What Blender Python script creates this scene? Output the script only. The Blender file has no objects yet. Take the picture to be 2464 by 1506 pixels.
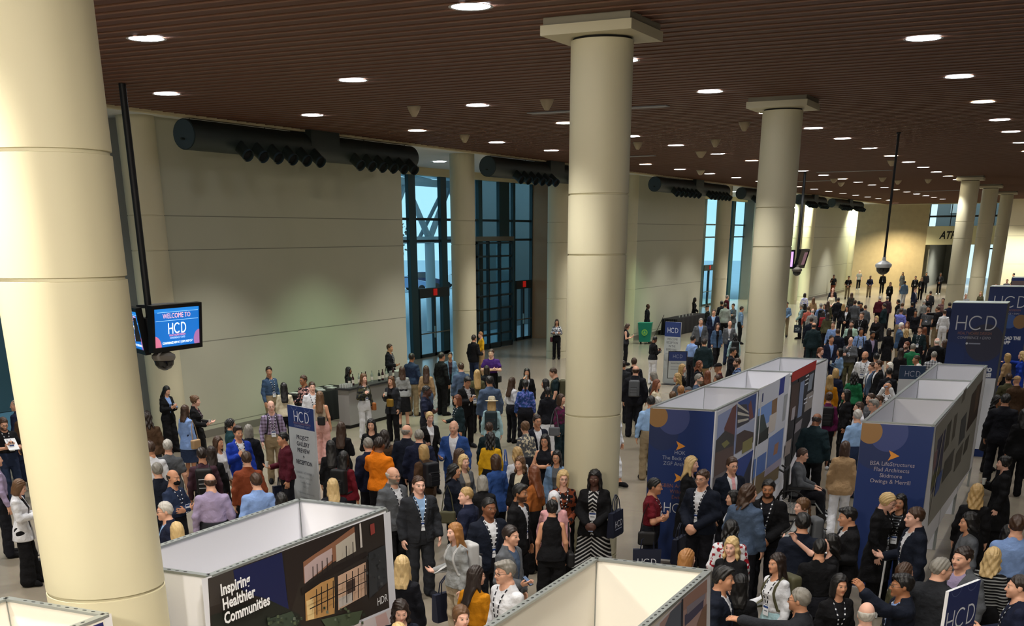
import bpy, bmesh, math, random
import numpy as np
from mathutils import Vector, Matrix

# ------------------------------------------------------------------ camera, world, exposure
SC = bpy.context.scene
COL = SC.collection
CAM_H = 5.0
F_PX, PP_X, PP_Y = 2778.07, 1189.14, 1753.77          # focal length and principal point in the 2464x1506 frame
YAW, PITCH, ROLL = -0.455664, 0.402812, -0.0080875


def cam_axes():
    f = np.array([math.sin(YAW) * math.cos(PITCH), math.cos(YAW) * math.cos(PITCH), -math.sin(PITCH)])
    r = np.array([math.cos(YAW), -math.sin(YAW), 0.0])
    u = np.cross(r, f)
    c, s = math.cos(ROLL), math.sin(ROLL)
    return np.array([c * r + s * u, s * r - c * u, f])


AX = cam_axes()
cd = bpy.data.cameras.new('camera')
cam = bpy.data.objects.new('camera', cd)
COL.objects.link(cam)
cd.sensor_width = 36.0
cd.lens = F_PX / 2464 * 36
cd.shift_x = (1232 - PP_X) / 2464
cd.shift_y = (PP_Y - 753) / 2464
cd.clip_start, cd.clip_end = 0.1, 600
R3 = Matrix((AX[0], -AX[1], -AX[2])).transposed()
cam.matrix_world = Matrix.Translation((0, 0, CAM_H)) @ R3.to_4x4()
SC.camera = cam

w = bpy.data.worlds.new('daylight')
SC.world = w
w.use_nodes = True
bg = w.node_tree.nodes['Background']
bg.inputs[0].default_value = (0.50, 0.76, 0.90, 1)
bg.inputs[1].default_value = 0.8

SC.view_settings.view_transform = 'Standard'
SC.view_settings.look = 'None'
SC.view_settings.gamma = 1.0
SC.view_settings.use_curve_mapping = False
SC.view_settings.exposure = 0.9
SC.cycles.use_denoising = True
SC.cycles.max_bounces = 5
SC.cycles.diffuse_bounces = 3
SC.cycles.glossy_bounces = 2
SC.cycles.transmission_bounces = 3
SC.cycles.transparent_max_bounces = 6
SC.cycles.caustics_reflective = False
SC.cycles.caustics_refractive = False
SC.cycles.sample_clamp_indirect = 3.0


def ray(x, y):
    return AX.T @ np.array([x - PP_X, y - PP_Y, F_PX])


def at_z(x, y, z):
    """Point of the place seen at pixel x, y, at height z."""
    d = ray(x, y)
    return d * ((z - CAM_H) / d[2]) + np.array([0, 0, CAM_H])


# ------------------------------------------------------------------ materials
MATS = {}


def srgb(c):
    if isinstance(c, str):
        c = [int(c[i:i + 2], 16) / 255 for i in (0, 2, 4)]
    return tuple(((v / 12.92) if v <= 0.04045 else ((v + 0.055) / 1.055) ** 2.4) for v in c)


def mat(name, col, rough=0.6, metal=0.0, bump=None, var=0.0, spec=0.4, vscale=3.0, emit=None, estr=0.0):
    """Plain procedural surface: base colour with a little noise variation and an optional noise bump."""
    if name in MATS:
        return MATS[name]
    m = bpy.data.materials.new(name)
    m.use_nodes = True
    nt = m.node_tree
    b = nt.nodes['Principled BSDF']
    c = srgb(col)
    b.inputs['Base Color'].default_value = (*c, 1)
    b.inputs['Roughness'].default_value = rough
    b.inputs['Metallic'].default_value = metal
    b.inputs['Specular IOR Level'].default_value = spec
    if emit:
        b.inputs['Emission Color'].default_value = (*srgb(emit), 1)
        b.inputs['Emission Strength'].default_value = estr
    if var or bump:
        tc = nt.nodes.new('ShaderNodeTexCoord')
        nz = nt.nodes.new('ShaderNodeTexNoise')
        nt.links.new(tc.outputs['Object'], nz.inputs['Vector'])
        nz.inputs['Scale'].default_value = vscale
        nz.inputs['Detail'].default_value = 3
        if var:
            mx = nt.nodes.new('ShaderNodeMix')
            mx.data_type = 'RGBA'
            mx.inputs['A'].default_value = (*[v * (1 - var) for v in c], 1)
            mx.inputs['B'].default_value = (*[min(1, v * (1 + var)) for v in c], 1)
            nt.links.new(nz.outputs['Fac'], mx.inputs['Factor'])
            nt.links.new(mx.outputs['Result'], b.inputs['Base Color'])
        if bump:
            bp = nt.nodes.new('ShaderNodeBump')
            bp.inputs['Distance'].default_value = bump
            bp.inputs['Strength'].default_value = 0.6
            nt.links.new(nz.outputs['Fac'], bp.inputs['Height'])
            nt.links.new(bp.outputs['Normal'], b.inputs['Normal'])
    MATS[name] = m
    return m


# ------------------------------------------------------------------ object helpers
def tag(o, label=None, cat=None, group=None, kind=None):
    if label:
        o['label'] = label
    if cat:
        o['category'] = cat
    if group:
        o['group'] = group
    if kind:
        o['kind'] = kind
    return o


def empty(name, loc=(0, 0, 0), rz=0.0, label=None, cat=None, group=None):
    o = bpy.data.objects.new(name, None)
    COL.objects.link(o)
    o.location = loc
    o.rotation_euler = (0, 0, rz)
    o.empty_display_size = 0.1
    return tag(o, label, cat, group)


def link(name, me, parent=None, loc=None, rot=None):
    o = bpy.data.objects.new(name, me)
    COL.objects.link(o)
    if parent is not None:
        o.parent = parent
    if loc is not None:
        o.location = loc
    if rot is not None:
        o.rotation_euler = rot
    return o


class MB:
    """Collects boxes, tubes, lathes and polygons, each with its own material slot, into ONE mesh."""

    def __init__(self):
        self.v, self.f, self.mi, self.sm, self.mats = [], [], [], [], []

    def slot(self, m):
        if m not in self.mats:
            self.mats.append(m)
        return self.mats.index(m)

    def add(self, verts, faces, m, smooth=False):
        k = self.slot(m)
        n = len(self.v)
        self.v += [tuple(map(float, p)) for p in verts]
        for f in faces:
            self.f.append([i + n for i in f])
            self.mi.append(k)
            self.sm.append(smooth)
        return self

    def box(self, x0, x1, y0, y1, z0, z1, m):
        v = [(x, y, z) for z in (z0, z1) for y in (y0, y1) for x in (x0, x1)]
        return self.add(v, [(0, 2, 3, 1), (4, 5, 7, 6), (0, 1, 5, 4), (2, 6, 7, 3), (0, 4, 6, 2), (1, 3, 7, 5)], m)

    def poly(self, pts, m):
        return self.add(pts, [list(range(len(pts)))], m)

    def tube(self, pts, r, m, n=10, caps=True):
        pts = [Vector(p) for p in pts]
        rs = r if isinstance(r, (list, tuple)) else [r] * len(pts)
        v, f = [], []
        u = None
        for i, p in enumerate(pts):
            d = (pts[min(i + 1, len(pts) - 1)] - pts[max(i - 1, 0)]).normalized()
            if u is None:
                a = Vector((0, 0, 1)) if abs(d.z) < 0.9 else Vector((1, 0, 0))
                u = d.cross(a).normalized()
            else:
                u = (u - d * u.dot(d)).normalized()
            w_ = d.cross(u)
            for k in range(n):
                t = 2 * math.pi * k / n
                v.append(p + (u * math.cos(t) + w_ * math.sin(t)) * rs[i])
        for i in range(len(pts) - 1):
            for k in range(n):
                a, b = i * n + k, i * n + (k + 1) % n
                f.append((a, b, b + n, a + n))
        if caps:
            f.append(list(range(n - 1, -1, -1)))
            f.append(list(range((len(pts) - 1) * n, len(pts) * n)))
        return self.add(v, f, m, True)

    def lathe(self, prof, m, n=32, c=(0, 0), close=True):
        v, f = [], []
        for r, z in prof:
            for k in range(n):
                t = 2 * math.pi * k / n
                v.append((c[0] + r * math.cos(t), c[1] + r * math.sin(t), z))
        for i in range(len(prof) - 1):
            for k in range(n):
                a, b = i * n + k, i * n + (k + 1) % n
                f.append((a, b, b + n, a + n))
        if close:
            f.append(list(range(n - 1, -1, -1)))
            f.append(list(range((len(prof) - 1) * n, len(prof) * n)))
        return self.add(v, f, m, True)

    def mesh(self, name):
        me = bpy.data.meshes.new(name)
        me.from_pydata(self.v, [], self.f)
        for m in self.mats:
            me.materials.append(m)
        me.polygons.foreach_set('material_index', self.mi)
        me.polygons.foreach_set('use_smooth', self.sm)
        me.set_sharp_from_angle(angle=math.radians(40))
        return me

    def build(self, name, parent=None, loc=None, rot=None):
        return link(name, self.mesh(name), parent, loc, rot)


def text_geo(body, size, spacing=1.0, align='CENTER', bold=0.0, shear=0.0, xs=1.0):
    """Flat filled lettering as (verts, faces) in its own xy plane."""
    cu = bpy.data.curves.new('t', 'FONT')
    cu.body, cu.size, cu.align_x, cu.space_character = body, size, align, spacing
    cu.offset, cu.shear, cu.resolution_u = bold, shear, 2
    o = bpy.data.objects.new('t', cu)
    COL.objects.link(o)
    dg = bpy.context.evaluated_depsgraph_get()
    me = o.evaluated_get(dg).to_mesh()
    v = [(p.co.x * xs, p.co.y) for p in me.vertices]
    f = [list(p.vertices) for p in me.polygons]
    o.evaluated_get(dg).to_mesh_clear()
    bpy.data.objects.remove(o)
    bpy.data.curves.remove(cu)
    return v, f


def stroke(pts, wd):
    """A flat ribbon of width wd along 2-D points."""
    v, f = [], []
    n = len(pts)
    for i, p in enumerate(pts):
        a, b = pts[max(i - 1, 0)], pts[min(i + 1, n - 1)]
        dx, dy = b[0] - a[0], b[1] - a[1]
        l = math.hypot(dx, dy) or 1
        nx, ny = -dy / l * wd / 2, dx / l * wd / 2
        v += [(p[0] + nx, p[1] + ny), (p[0] - nx, p[1] - ny)]
    for i in range(n - 1):
        f.append((2 * i, 2 * i + 1, 2 * i + 3, 2 * i + 2))
    return v, f


def arc(cx, cy, r, a0, a1, n=24):
    return [(cx + r * math.cos(math.radians(a0 + (a1 - a0) * i / n)), cy + r * math.sin(math.radians(a0 + (a1 - a0) * i / n))) for i in range(n + 1)]


def logo(cx, cy, h, wd=0.09):
    """The thin H C D letters, h tall, centred at cx, cy: list of (verts, faces)."""
    t = wd * h
    parts = []
    W = 2.75 * h
    x = cx - W / 2
    y0, y1 = cy - h / 2, cy + h / 2
    for p in ([(x + t / 2, y0), (x + t / 2, y1)], [(x + .68 * h, y0), (x + .68 * h, y1)], [(x + t / 2, cy), (x + .68 * h, cy)]):
        parts.append(stroke(p, t))
    c = x + 1.38 * h
    parts.append(stroke(arc(c, cy, h / 2 - t / 2, 45, 315), t))
    d = x + 2.07 * h
    parts.append(stroke([(d, y1 - t / 2), (d + .2 * h, y1 - t / 2)] + arc(d + .2 * h, cy, h / 2 - t / 2, 90, -90) + [(d, y0 + t / 2)], t))
    parts.append(stroke([(d, y0), (d, y1)], t))
    return parts


class Print:
    """A flat print on a plane: origin o, unit axes u and v, normal n; polygons and letters in u,v metres, stacked in thin layers."""

    def __init__(self, o, u, v, n, start=0.002, step=0.0006):
        self.o, self.u, self.v, self.n = (np.array(a, float) for a in (o, u, v, n))
        self.h, self.step = start, step
        self.mb = MB()
        self.flip = np.dot(np.cross(self.u, self.v), self.n) < 0

    def P(self, a, b):
        return self.o + self.u * a + self.v * b + self.n * self.h

    def poly(self, pts, m):
        q = [self.P(a, b) for a, b in pts]
        self.mb.poly(q[::-1] if self.flip else q, m)
        self.h += self.step
        return self

    def rect(self, a0, a1, b0, b1, m):
        return self.poly([(a0, b0), (a1, b0), (a1, b1), (a0, b1)], m)

    def disc(self, a, b, r, m, lo=None, n=40, clip=None):
        pts = [(a + r * math.cos(2 * math.pi * k / n), b + r * math.sin(2 * math.pi * k / n)) for k in range(n)]
        if clip:
            pts = [(min(max(p, clip[0]), clip[1]), min(max(q, clip[2]), clip[3])) for p, q in pts]
        return self.poly(pts, m)

    def geo(self, vf, m, a=0, b=0):
        v, f = vf
        self.mb.add([self.P(a + p[0], b + p[1]) for p in v], [x[::-1] for x in f] if self.flip else f, m)
        return self

    def text(self, s, a, b, size, m, **k):
        self.geo(text_geo(s, size, **k), m, a, b)
        self.h += self.step
        return self

    def logo(self, a, b, h, m, wd=0.09):
        for g in logo(a, b, h, wd):
            self.geo(g, m)
        self.h += self.step
        return self

    def build(self, name, parent):
        return self.mb.build(name, parent)
# ------------------------------------------------------------------ figures: distance fields turned into one closed surface each
f32 = np.float32


def V3(*a):
    return np.array(a, f32)


def cap(P, a, b, ra, rb):
    a, b = np.asarray(a, f32), np.asarray(b, f32)
    ab = b - a
    h = np.clip(((P - a) @ ab) / max(float(ab @ ab), 1e-9), 0, 1)
    q = P - a - h[:, None] * ab
    return np.sqrt((q * q).sum(1)) - (ra + (rb - ra) * h)


def ell(P, c, r):
    c, r = np.asarray(c, f32), np.asarray(r, f32)
    q = (P - c) / r
    return (np.sqrt((q * q).sum(1)) - 1) * float(r.min())


def smin(a, b, k):
    h = np.maximum(k - np.abs(a - b), 0) / k
    return np.minimum(a, b) - h * h * k * 0.25


def smax(a, b, k):
    return -smin(-a, -b, k)


def loft(P, tab, pad=0.0, cx=0.0):
    z = P[:, 2]
    Z = tab[0]
    w_ = np.interp(z, Z, tab[1]) + pad
    d_ = np.interp(z, Z, tab[2]) + pad
    c_ = np.interp(z, Z, tab[3])
    q = np.sqrt(((P[:, 0] - cx) / w_) ** 2 + ((P[:, 1] - c_) / d_) ** 2)
    d = (q - 1) * np.minimum(w_, d_)
    d = np.maximum(d, z - Z[-1] - pad * .5)
    return np.maximum(d, Z[0] - z - pad * .5).astype(f32)


def surface(fn, lo, hi, res, name, B=8):
    """Surface nets over a block-sparse grid: returns a smooth closed mesh of fn(P) < 0."""
    lo = np.array(lo, f32)
    n = np.ceil((np.array(hi, f32) - lo) / (res * B)).astype(int)
    bx = np.stack(np.meshgrid(*[np.arange(k) for k in n], indexing='ij'), -1).reshape(-1, 3)
    cen = lo + (bx.astype(f32) + .5) * (res * B)
    fc = fn(cen)
    keep = np.abs(fc) < res * B * 1.05
    N = n * B + 1
    F = np.ones(tuple(N), f32)
    inside = bx[(~keep) & (fc < 0)]
    for b in inside:
        F[b[0] * B:b[0] * B + B + 1, b[1] * B:b[1] * B + B + 1, b[2] * B:b[2] * B + B + 1] = -1
    kb = bx[keep]
    o = np.stack(np.meshgrid(*[np.arange(B + 1)] * 3, indexing='ij'), -1).reshape(-1, 3)
    for s in range(0, len(kb), 600):
        k = kb[s:s + 600]
        idx = (k[:, None, :] * B + o[None]).reshape(-1, 3)
        F[idx[:, 0], idx[:, 1], idx[:, 2]] = fn(lo + idx.astype(f32) * res)
    F[0], F[-1], F[:, 0], F[:, -1], F[:, :, 0], F[:, :, -1] = 1, 1, 1, 1, 1, 1
    S = F < 0
    C = S[:-1, :-1, :-1].astype(np.int8)
    for i, j, k in [(1, 0, 0), (0, 1, 0), (0, 0, 1), (1, 1, 0), (1, 0, 1), (0, 1, 1), (1, 1, 1)]:
        C = C + S[i:N[0] - 1 + i, j:N[1] - 1 + j, k:N[2] - 1 + k]
    act = np.argwhere((C > 0) & (C < 8))
    ids = -np.ones(C.shape, np.int32)
    ids[act[:, 0], act[:, 1], act[:, 2]] = np.arange(len(act))
    acc = np.zeros((len(act), 3), f32)
    cnt = np.zeros(len(act), f32)
    cor = [(i, j, k) for i in (0, 1) for j in (0, 1) for k in (0, 1)]
    for a in cor:
        for ax in range(3):
            if a[ax]:
                continue
            b = list(a)
            b[ax] = 1
            fa = F[act[:, 0] + a[0], act[:, 1] + a[1], act[:, 2] + a[2]]
            fb = F[act[:, 0] + b[0], act[:, 1] + b[1], act[:, 2] + b[2]]
            cr = (fa < 0) != (fb < 0)
            t = np.where(cr, fa / np.where(cr, fa - fb, 1), 0)
            p = np.tile(np.array(a, f32), (len(act), 1))
            p[:, ax] += t
            acc += p * cr[:, None]
            cnt += cr
    verts = lo + (act + acc / np.maximum(cnt, 1)[:, None]) * res
    faces = []
    for ax in range(3):
        sl0 = [slice(1, -1)] * 3
        sl0[ax] = slice(0, -1)
        sl1 = [slice(1, -1)] * 3
        sl1[ax] = slice(1, None)
        A, Bv = S[tuple(sl0)], S[tuple(sl1)]
        e = np.argwhere(A != Bv)
        if not len(e):
            continue
        off = np.ones(3, int)
        off[ax] = 0
        e2 = e + off
        u, v = (ax + 1) % 3, (ax + 2) % 3
        du, dv = np.zeros(3, int), np.zeros(3, int)
        du[u], dv[v] = 1, 1
        q = [e2 - du - dv, e2 - dv, e2, e2 - du]
        q = np.stack([ids[p[:, 0], p[:, 1], p[:, 2]] for p in q], 1)
        fl = A[e[:, 0], e[:, 1], e[:, 2]]
        q[~fl] = q[~fl][:, ::-1]
        faces.append(q)
    q = np.concatenate(faces)
    q = q[(q >= 0).all(1)]
    me = bpy.data.meshes.new(name)
    me.vertices.add(len(verts))
    me.vertices.foreach_set('co', verts.astype(f32).ravel())
    me.loops.add(q.size)
    me.loops.foreach_set('vertex_index', q.ravel().astype(np.int32))
    me.polygons.add(len(q))
    me.polygons.foreach_set('loop_start', np.arange(0, q.size, 4, dtype=np.int32))
    me.polygons.foreach_set('use_smooth', np.ones(len(q), bool))
    me.update(calc_edges=True)
    me.validate()
    me.materials.append(None)
    return me


TORSO = {
    'm': np.array([[.80, .88, .95, 1.03, 1.12, 1.22, 1.31, 1.37, 1.41, 1.445, 1.48, 1.51],
                   [.15, .166, .170, .160, .155, .160, .170, .166, .146, .110, .072, .056],
                   [.10, .118, .120, .112, .110, .116, .118, .108, .092, .078, .064, .054],
                   [.02, .02, .02, .012, .008, .006, .010, .018, .022, .024, .022, .02]], f32),
    'f': np.array([[.80, .88, .95, 1.03, 1.11, 1.20, 1.28, 1.35, 1.40, 1.435, 1.47, 1.51],
                   [.155, .174, .168, .144, .128, .134, .144, .144, .124, .092, .062, .048],
                   [.105, .122, .116, .100, .092, .102, .120, .104, .084, .068, .056, .046],
                   [.02, .022, .02, .012, .006, .000, -.008, .012, .020, .024, .022, .02]], f32)}
SHX = {'m': .168, 'f': .142}

# arm targets: (elbow, wrist, hand direction, palm normal, curl) for the figure's right (x<0) side; mirrored for the left
ARM = {
    'down': ((-.235, .03, 1.135), (-.245, -.045, .90), (-.04, -.18, -.98), (1, .1, 0), .45),
    'phone': ((-.235, -.01, 1.13), (-.075, -.235, 1.17), (.35, -.75, .55), (.55, .1, .8), .75),
    'cross': ((-.25, -.06, 1.14), (.06, -.20, 1.16), (.95, -.05, .12), (0, .95, .2), .5),
    'cup': ((-.24, 0, 1.13), (-.13, -.225, 1.24), (.45, -.55, .70), (.75, .2, .1), .95),
    'clasp': ((-.24, -.01, 1.12), (-.06, -.215, .97), (.65, -.35, -.65), (.2, .9, 0), .7),
    'chin': ((-.20, -.10, 1.13), (-.075, -.19, 1.36), (.25, .25, .93), (.5, .6, -.3), 1.2),
    'mouth': ((-.23, -.10, 1.18), (-.10, -.20, 1.45), (.45, .25, .85), (.6, .5, 0), 1.1),
    'up': ((-.25, -.20, 1.44), (-.22, -.42, 1.62), (.05, -.45, .9), (.6, -.6, 0), 1.0),
    'out': ((-.26, -.26, 1.40), (-.20, -.52, 1.40), (.1, -.98, .05), (.3, 0, -.95), .3),
    'photo': ((-.22, -.22, 1.38), (-.08, -.26, 1.60), (.35, -.25, .9), (.5, .6, 0), .8),
    'hip': ((-.30, .05, 1.15), (-.19, -.08, .99), (.6, -.2, -.75), (.7, .3, .4), .6),
    'fore': ((-.235, .02, 1.13), (-.17, -.24, 1.10), (.1, -.95, .25), (.5, 0, .8), .4),
    'ear': ((-.26, -.10, 1.22), (-.13, -.09, 1.50), (.2, .05, .95), (.8, .3, 0), 1.1),
    'lap': ((-.23, -.06, 1.14), (-.12, -.28, 1.06), (.2, -.95, -.2), (.2, 0, -.95), .3),
}
# pose: right arm, left arm, legs, head (yaw right+, pitch down+)
POSE = {
    'stand': ('down', 'down', 'std', 0, 4), 'left': ('down', 'down', 'std', 38, 4), 'right': ('down', 'down', 'std', -38, 4),
    'phone': ('phone', 'phone', 'std', 0, 24), 'cross': ('cross', 'cross', 'std', 0, 6), 'cup': ('cup', 'down', 'std', 0, 4),
    'cupl': ('down', 'cup', 'std', 0, 4), 'clasp': ('clasp', 'clasp', 'std', 0, 6), 'chin': ('chin', 'cross', 'std', 0, 2),
    'mouth': ('mouth', 'down', 'std', 0, 4), 'up': ('up', 'down', 'std', 0, 2), 'upl': ('down', 'up', 'std', 0, 2),
    'out': ('out', 'down', 'std', 0, 2), 'outl': ('down', 'out', 'std', 0, 2), 'photo': ('photo', 'photo', 'std', 0, -8),
    'walk': ('down', 'down', 'walk', 0, 4), 'hip': ('hip', 'hip', 'std', 0, 2), 'fore': ('fore', 'down', 'std', 0, 4),
    'foreb': ('fore', 'fore', 'std', 0, 8), 'ear': ('down', 'ear', 'std', 0, 6), 'sit': ('lap', 'lap', 'sit', 0, 12),
    'wphone': ('phone', 'down', 'walk', 0, 20), 'look': ('down', 'down', 'std', 0, 22),
}
LEGS = {
    'std': (((-.092, .02, .90), (-.105, .0, .49), (-.112, .035, .09), (-.14, -.16, .03)), ((.092, .02, .90), (.105, -.01, .49), (.112, .02, .09), (.14, -.175, .03))),
    'walk': (((-.09, .02, .90), (-.10, -.15, .51), (-.10, -.20, .10), (-.11, -.40, .05)), ((.09, .02, .90), (.10, .05, .49), (.10, .26, .15), (.11, .10, .035))),
    'sit': (((-.095, .0, .93), (-.12, -.42, .93), (-.11, -.46, .52), (-.13, -.64, .45)), ((.095, .0, .93), (.12, -.42, .93), (.11, -.46, .52), (.13, -.64, .45))),
}


def unit(v):
    v = np.asarray(v, float)
    return v / np.linalg.norm(v)


def where(P, mask, fn, big=.3):
    out = np.full(len(P), big, f32)
    if mask.any():
        out[mask] = fn(P[mask])
    return out


class Rig:
    def __init__(self, sex, pose):
        self.sex, self.pose = sex, pose
        ra, la, lg, yaw, pit = POSE[pose]
        self.tab = TORSO[sex]
        sx = SHX[sex]
        self.arms = []
        for nm, s in ((ra, 1), (la, -1)):
            e, wr, hd, pn, cu = ARM[nm]
            k = (sx + .02) / .185
            mir = np.array([s, 1, 1])
            mul = np.array([k, 1, 1])
            self.arms.append((np.array([-sx, .018, 1.388]) * mir, np.array(e) * mir * mul, np.array(wr) * mir * (mul if nm == 'down' else 1), unit(np.array(hd) * mir), unit(np.array(pn) * mir), cu, s))
        self.legs = LEGS[lg]
        self.sit = lg == 'sit'
        a, b = math.radians(yaw), math.radians(pit)
        self.neck = np.array([0, .012, 1.53])
        Rz = np.array([[math.cos(a), -math.sin(a), 0], [math.sin(a), math.cos(a), 0], [0, 0, 1]])
        Rx = np.array([[1, 0, 0], [0, math.cos(b), -math.sin(b)], [0, math.sin(b), math.cos(b)]])
        self.hR = (Rz @ Rx).astype(f32)
        self.hs = .97 if sex == 'm' else .93
        self.hc = self.neck + self.hR @ np.array([0, -.022, .097])

    def head_local(self, P):
        return ((P - self.hc.astype(f32)) @ self.hR) / self.hs

    def head_matrix(self):
        M = np.eye(4)
        M[:3, :3] = self.hR * self.hs
        M[:3, 3] = self.hc
        return Matrix(M.tolist())

    def arm(self, P, k, pad=0.0, upto=2.0, fl=0.0):
        """k-th arm to 'upto': 1 = elbow, 2 = wrist, fractions between."""
        s, e, wr, hd, pn, cu, sg = self.arms[k]
        m = 1.0 if self.sex == 'm' else .84
        if upto < 1:
            e2 = s + (e - s) * upto
            return cap(P, s, e2, .054 * m + pad, (.054 - .012 * upto) * m + pad + fl)
        d = cap(P, s, e, .054 * m + pad, .041 * m + pad)
        if upto > 1:
            t = min(upto - 1, 1)
            d = smin(d, cap(P, e, e + (wr - e) * t, .041 * m + pad, (.041 - .013 * t) * m + pad + fl), .03)
        return d

    def hand(self, P, k):
        s, e, wr, hd, pn, cu, sg = self.arms[k]
        m = 1.0 if self.sex == 'm' else .9
        side = unit(np.cross(hd, pn)) * sg          # towards the thumb
        d = cap(P, wr, wr + hd * .02, .027 * m, .026 * m)
        for i in range(4):
            o = side * (1.5 - i) * .0195 * m
            d = smin(d, cap(P, wr + hd * .02 + o * .7, wr + hd * .082 * m + o, .0155 * m, .0115 * m), .018)
        for i, L in enumerate((.92, 1.0, .94, .76)):
            o = side * (1.5 - i) * .0225 * m
            p = wr + hd * .085 * m + o
            a = 0.25 * cu
            for j, ln in enumerate((.040, .026, .021)):
                a += cu * (.55 if j else .35)
                dr = hd * math.cos(a) + pn * math.sin(a) + side * (1.5 - i) * .035
                q = p + dr * ln * L * m
                d = smin(d, cap(P, p, q, (.0098 - .0008 * j) * m, (.0092 - .001 * j) * m), .006)
                p = q
        t0 = wr + hd * .025 + side * .022 * m
        t1 = t0 + (hd * .62 + side * .72 + pn * .30) * .046 * m
        t2 = t1 + (hd * .88 + side * .22 + pn * .42) * .032 * m
        return smin(smin(d, cap(P, t0, t1, .0145 * m, .0115 * m), .014), cap(P, t1, t2, .0112 * m, .0088 * m), .006)

    def torso(self, P, pad=0.0):
        return loft(P, self.tab, pad)

    def leg(self, P, k, pad=0.0, end=1.0, flare=0.0):
        h, kn, an, to = [np.array(p) for p in self.legs[k]]
        d = cap(P, h, kn, .088 + pad, .060 + pad + flare * .4)
        return smin(d, cap(P, kn, kn + (an - kn) * end, .060 + pad + flare * .4, .043 + pad + flare), .03)

    def foot(self, P, k, pad=0.0):
        h, kn, an, to = [np.array(p) for p in self.legs[k]]
        heel = an + np.array([0, .03, -.045])
        ball = an + (to - an) * .72
        d = smin(cap(P, heel, ball, .034 + pad, .040 + pad), cap(P, ball, to, .038 + pad, .027 + pad), .03)
        d = smin(d, cap(P, an, ball + np.array([0, .03, .012]), .042 + pad, .030 + pad), .03)
        return np.maximum(d, (min(an[2] - .088, to[2] - .03) + .002 - P[:, 2]))

    def head(self, Q):
        """Distance to the head in head-local space (face towards -y)."""
        d = ell(Q, (0, .016, .030), (.077, .096, .098))
        d = smin(d, ell(Q, (0, -.030, -.050), (.058, .060, .062)), .05)
        d = smin(d, cap(Q, (0, -.076, -.090), (0, -.074, -.088), .020, .02), .03)
        d = smin(d, cap(Q, (-.030, -.078, .030), (.030, -.078, .030), .011, .011), .022)
        for s in (-1, 1):
            d = smin(d, cap(Q, (s * .042, -.062, -.018), (s * .03, -.068, -.03), .018, .016), .03)
            d = smax(d, -ell(Q, (s * .0315, -.103, .010), (.016, .011, .0105)), .012)
            d = smin(d, ell(Q, (s * .0315, -.0755, .010), (.0145, .0135, .0125)), .004)
            d = smin(d, ell(Q, (s * .077, .016, -.002), (.010, .021, .033)), .008)
        d = smin(d, cap(Q, (0, -.086, .016), (0, -.108, -.022), .0085, .0125), .016)
        d = smin(d, cap(Q, (-.012, -.092, -.026), (.012, -.092, -.026), .008, .008), .010)
        d = smin(d, cap(Q, (-.016, -.083, -.052), (.016, -.083, -.052), .0085, .0085), .008)
        d = smin(d, cap(Q, (-.014, -.081, -.064), (.014, -.081, -.064), .0085, .0085), .008)
        d = smax(d, -cap(Q, (-.022, -.096, -.058), (.022, -.096, -.058), .0035, .0035), .006)
        return d * self.hs

    def body(self, P):
        k = 1.0 if self.sex == 'm' else .86
        d = where(P, P[:, 2] > .62, self.torso)
        d = smin(d, cap(P, (0, .025, 1.44), self.neck + np.array([0, .004, .03]), .062 * k, .055 * k), .05)
        d = smin(d, where(P, P[:, 2] > 1.34, lambda q: self.head(self.head_local(q))), .02)
        for i in (0, 1):
            s_, e_, w_ = self.arms[i][:3]
            h = where(P, ((P - (w_ + self.arms[i][3] * .1).astype(f32)) ** 2).sum(1) < .04, lambda q: self.hand(q, i))
            lo_, hi_ = np.minimum(np.minimum(s_, e_), w_) - .14, np.maximum(np.maximum(s_, e_), w_) + .14
            a = where(P, ((P > lo_) & (P < hi_)).all(1), lambda q: self.arm(q, i))
            d = smin(d, smin(a, h, .012), .05)
            d = smin(d, smin(where(P, P[:, 2] < 1.12, lambda q: self.leg(q, i)), where(P, P[:, 2] < (.7 if self.sit else .3), lambda q: self.foot(q, i)), .02), .05 if i == 0 else .02)
        return d

    # ---------------------------------------------------------------- clothes
    def top(self, P, kind):
        th, hem, sl, fl = {'tee': (.013, .90, .62, .014), 'polo': (.013, .92, .60, .014), 'shirt': (.012, .96, 1.93, .006), 'loose': (.022, .86, 1.93, .012),
                           'sweater': (.018, .90, 1.95, .006), 'blazer': (.026, .83, 1.92, .008), 'cardi': (.024, .76, 1.9, .010), 'coat': (.030, .80, 1.92, .012), 'lcoat': (.032, .50, 1.92, .012),
                           'inner': (.010, .95, 0, 0), 'sleeveless': (.012, .90, 0, 0), 'vest': (.022, .88, 0, 0), 'dress': (.014, .52, 1.85, .006), 'maxi': (.016, .14, 1.0, .01),
                           'puffer': (.036, .84, 1.92, .006), 'blouse': (.018, .90, 1.90, .016)}[kind]
        z = P[:, 2]
        tab = self.tab.copy()
        if hem < .8:
            f = 1.6 if kind == 'maxi' else (1.18 if kind == 'dress' else 1.06)
            ext = np.array([[hem], [tab[1][1] * f], [tab[2][1] * f * 1.05], [.02]], f32)
            tab = np.concatenate([ext, tab[:, 1:]], 1)
        else:
            tab[1][:3] += .004
        flare = np.clip((1.10 - z) * (.05 if kind in ('blazer', 'cardi', 'coat', 'lcoat', 'loose', 'blouse') else .01), 0, .05)
        d = loft(P, tab, th) - flare
        fold = .004 * np.sin(P[:, 0] * 38 + z * 11) * np.sin(z * 29 + P[:, 1] * 21)
        if kind in ('sweater', 'tee', 'loose', 'puffer', 'vest'):
            d = d - np.clip((1.09 - z) * .25, 0, .016).astype(f32)
        d = d + fold.astype(f32) * (.5 if kind in ('inner', 'tee', 'polo') else 1.0)
        d = np.maximum(d, hem - z)
        if kind in ('shirt', 'polo', 'inner', 'sleeveless', 'blouse'):
            d = d + np.clip((1.065 - z) * .5, 0, .020).astype(f32)
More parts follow.
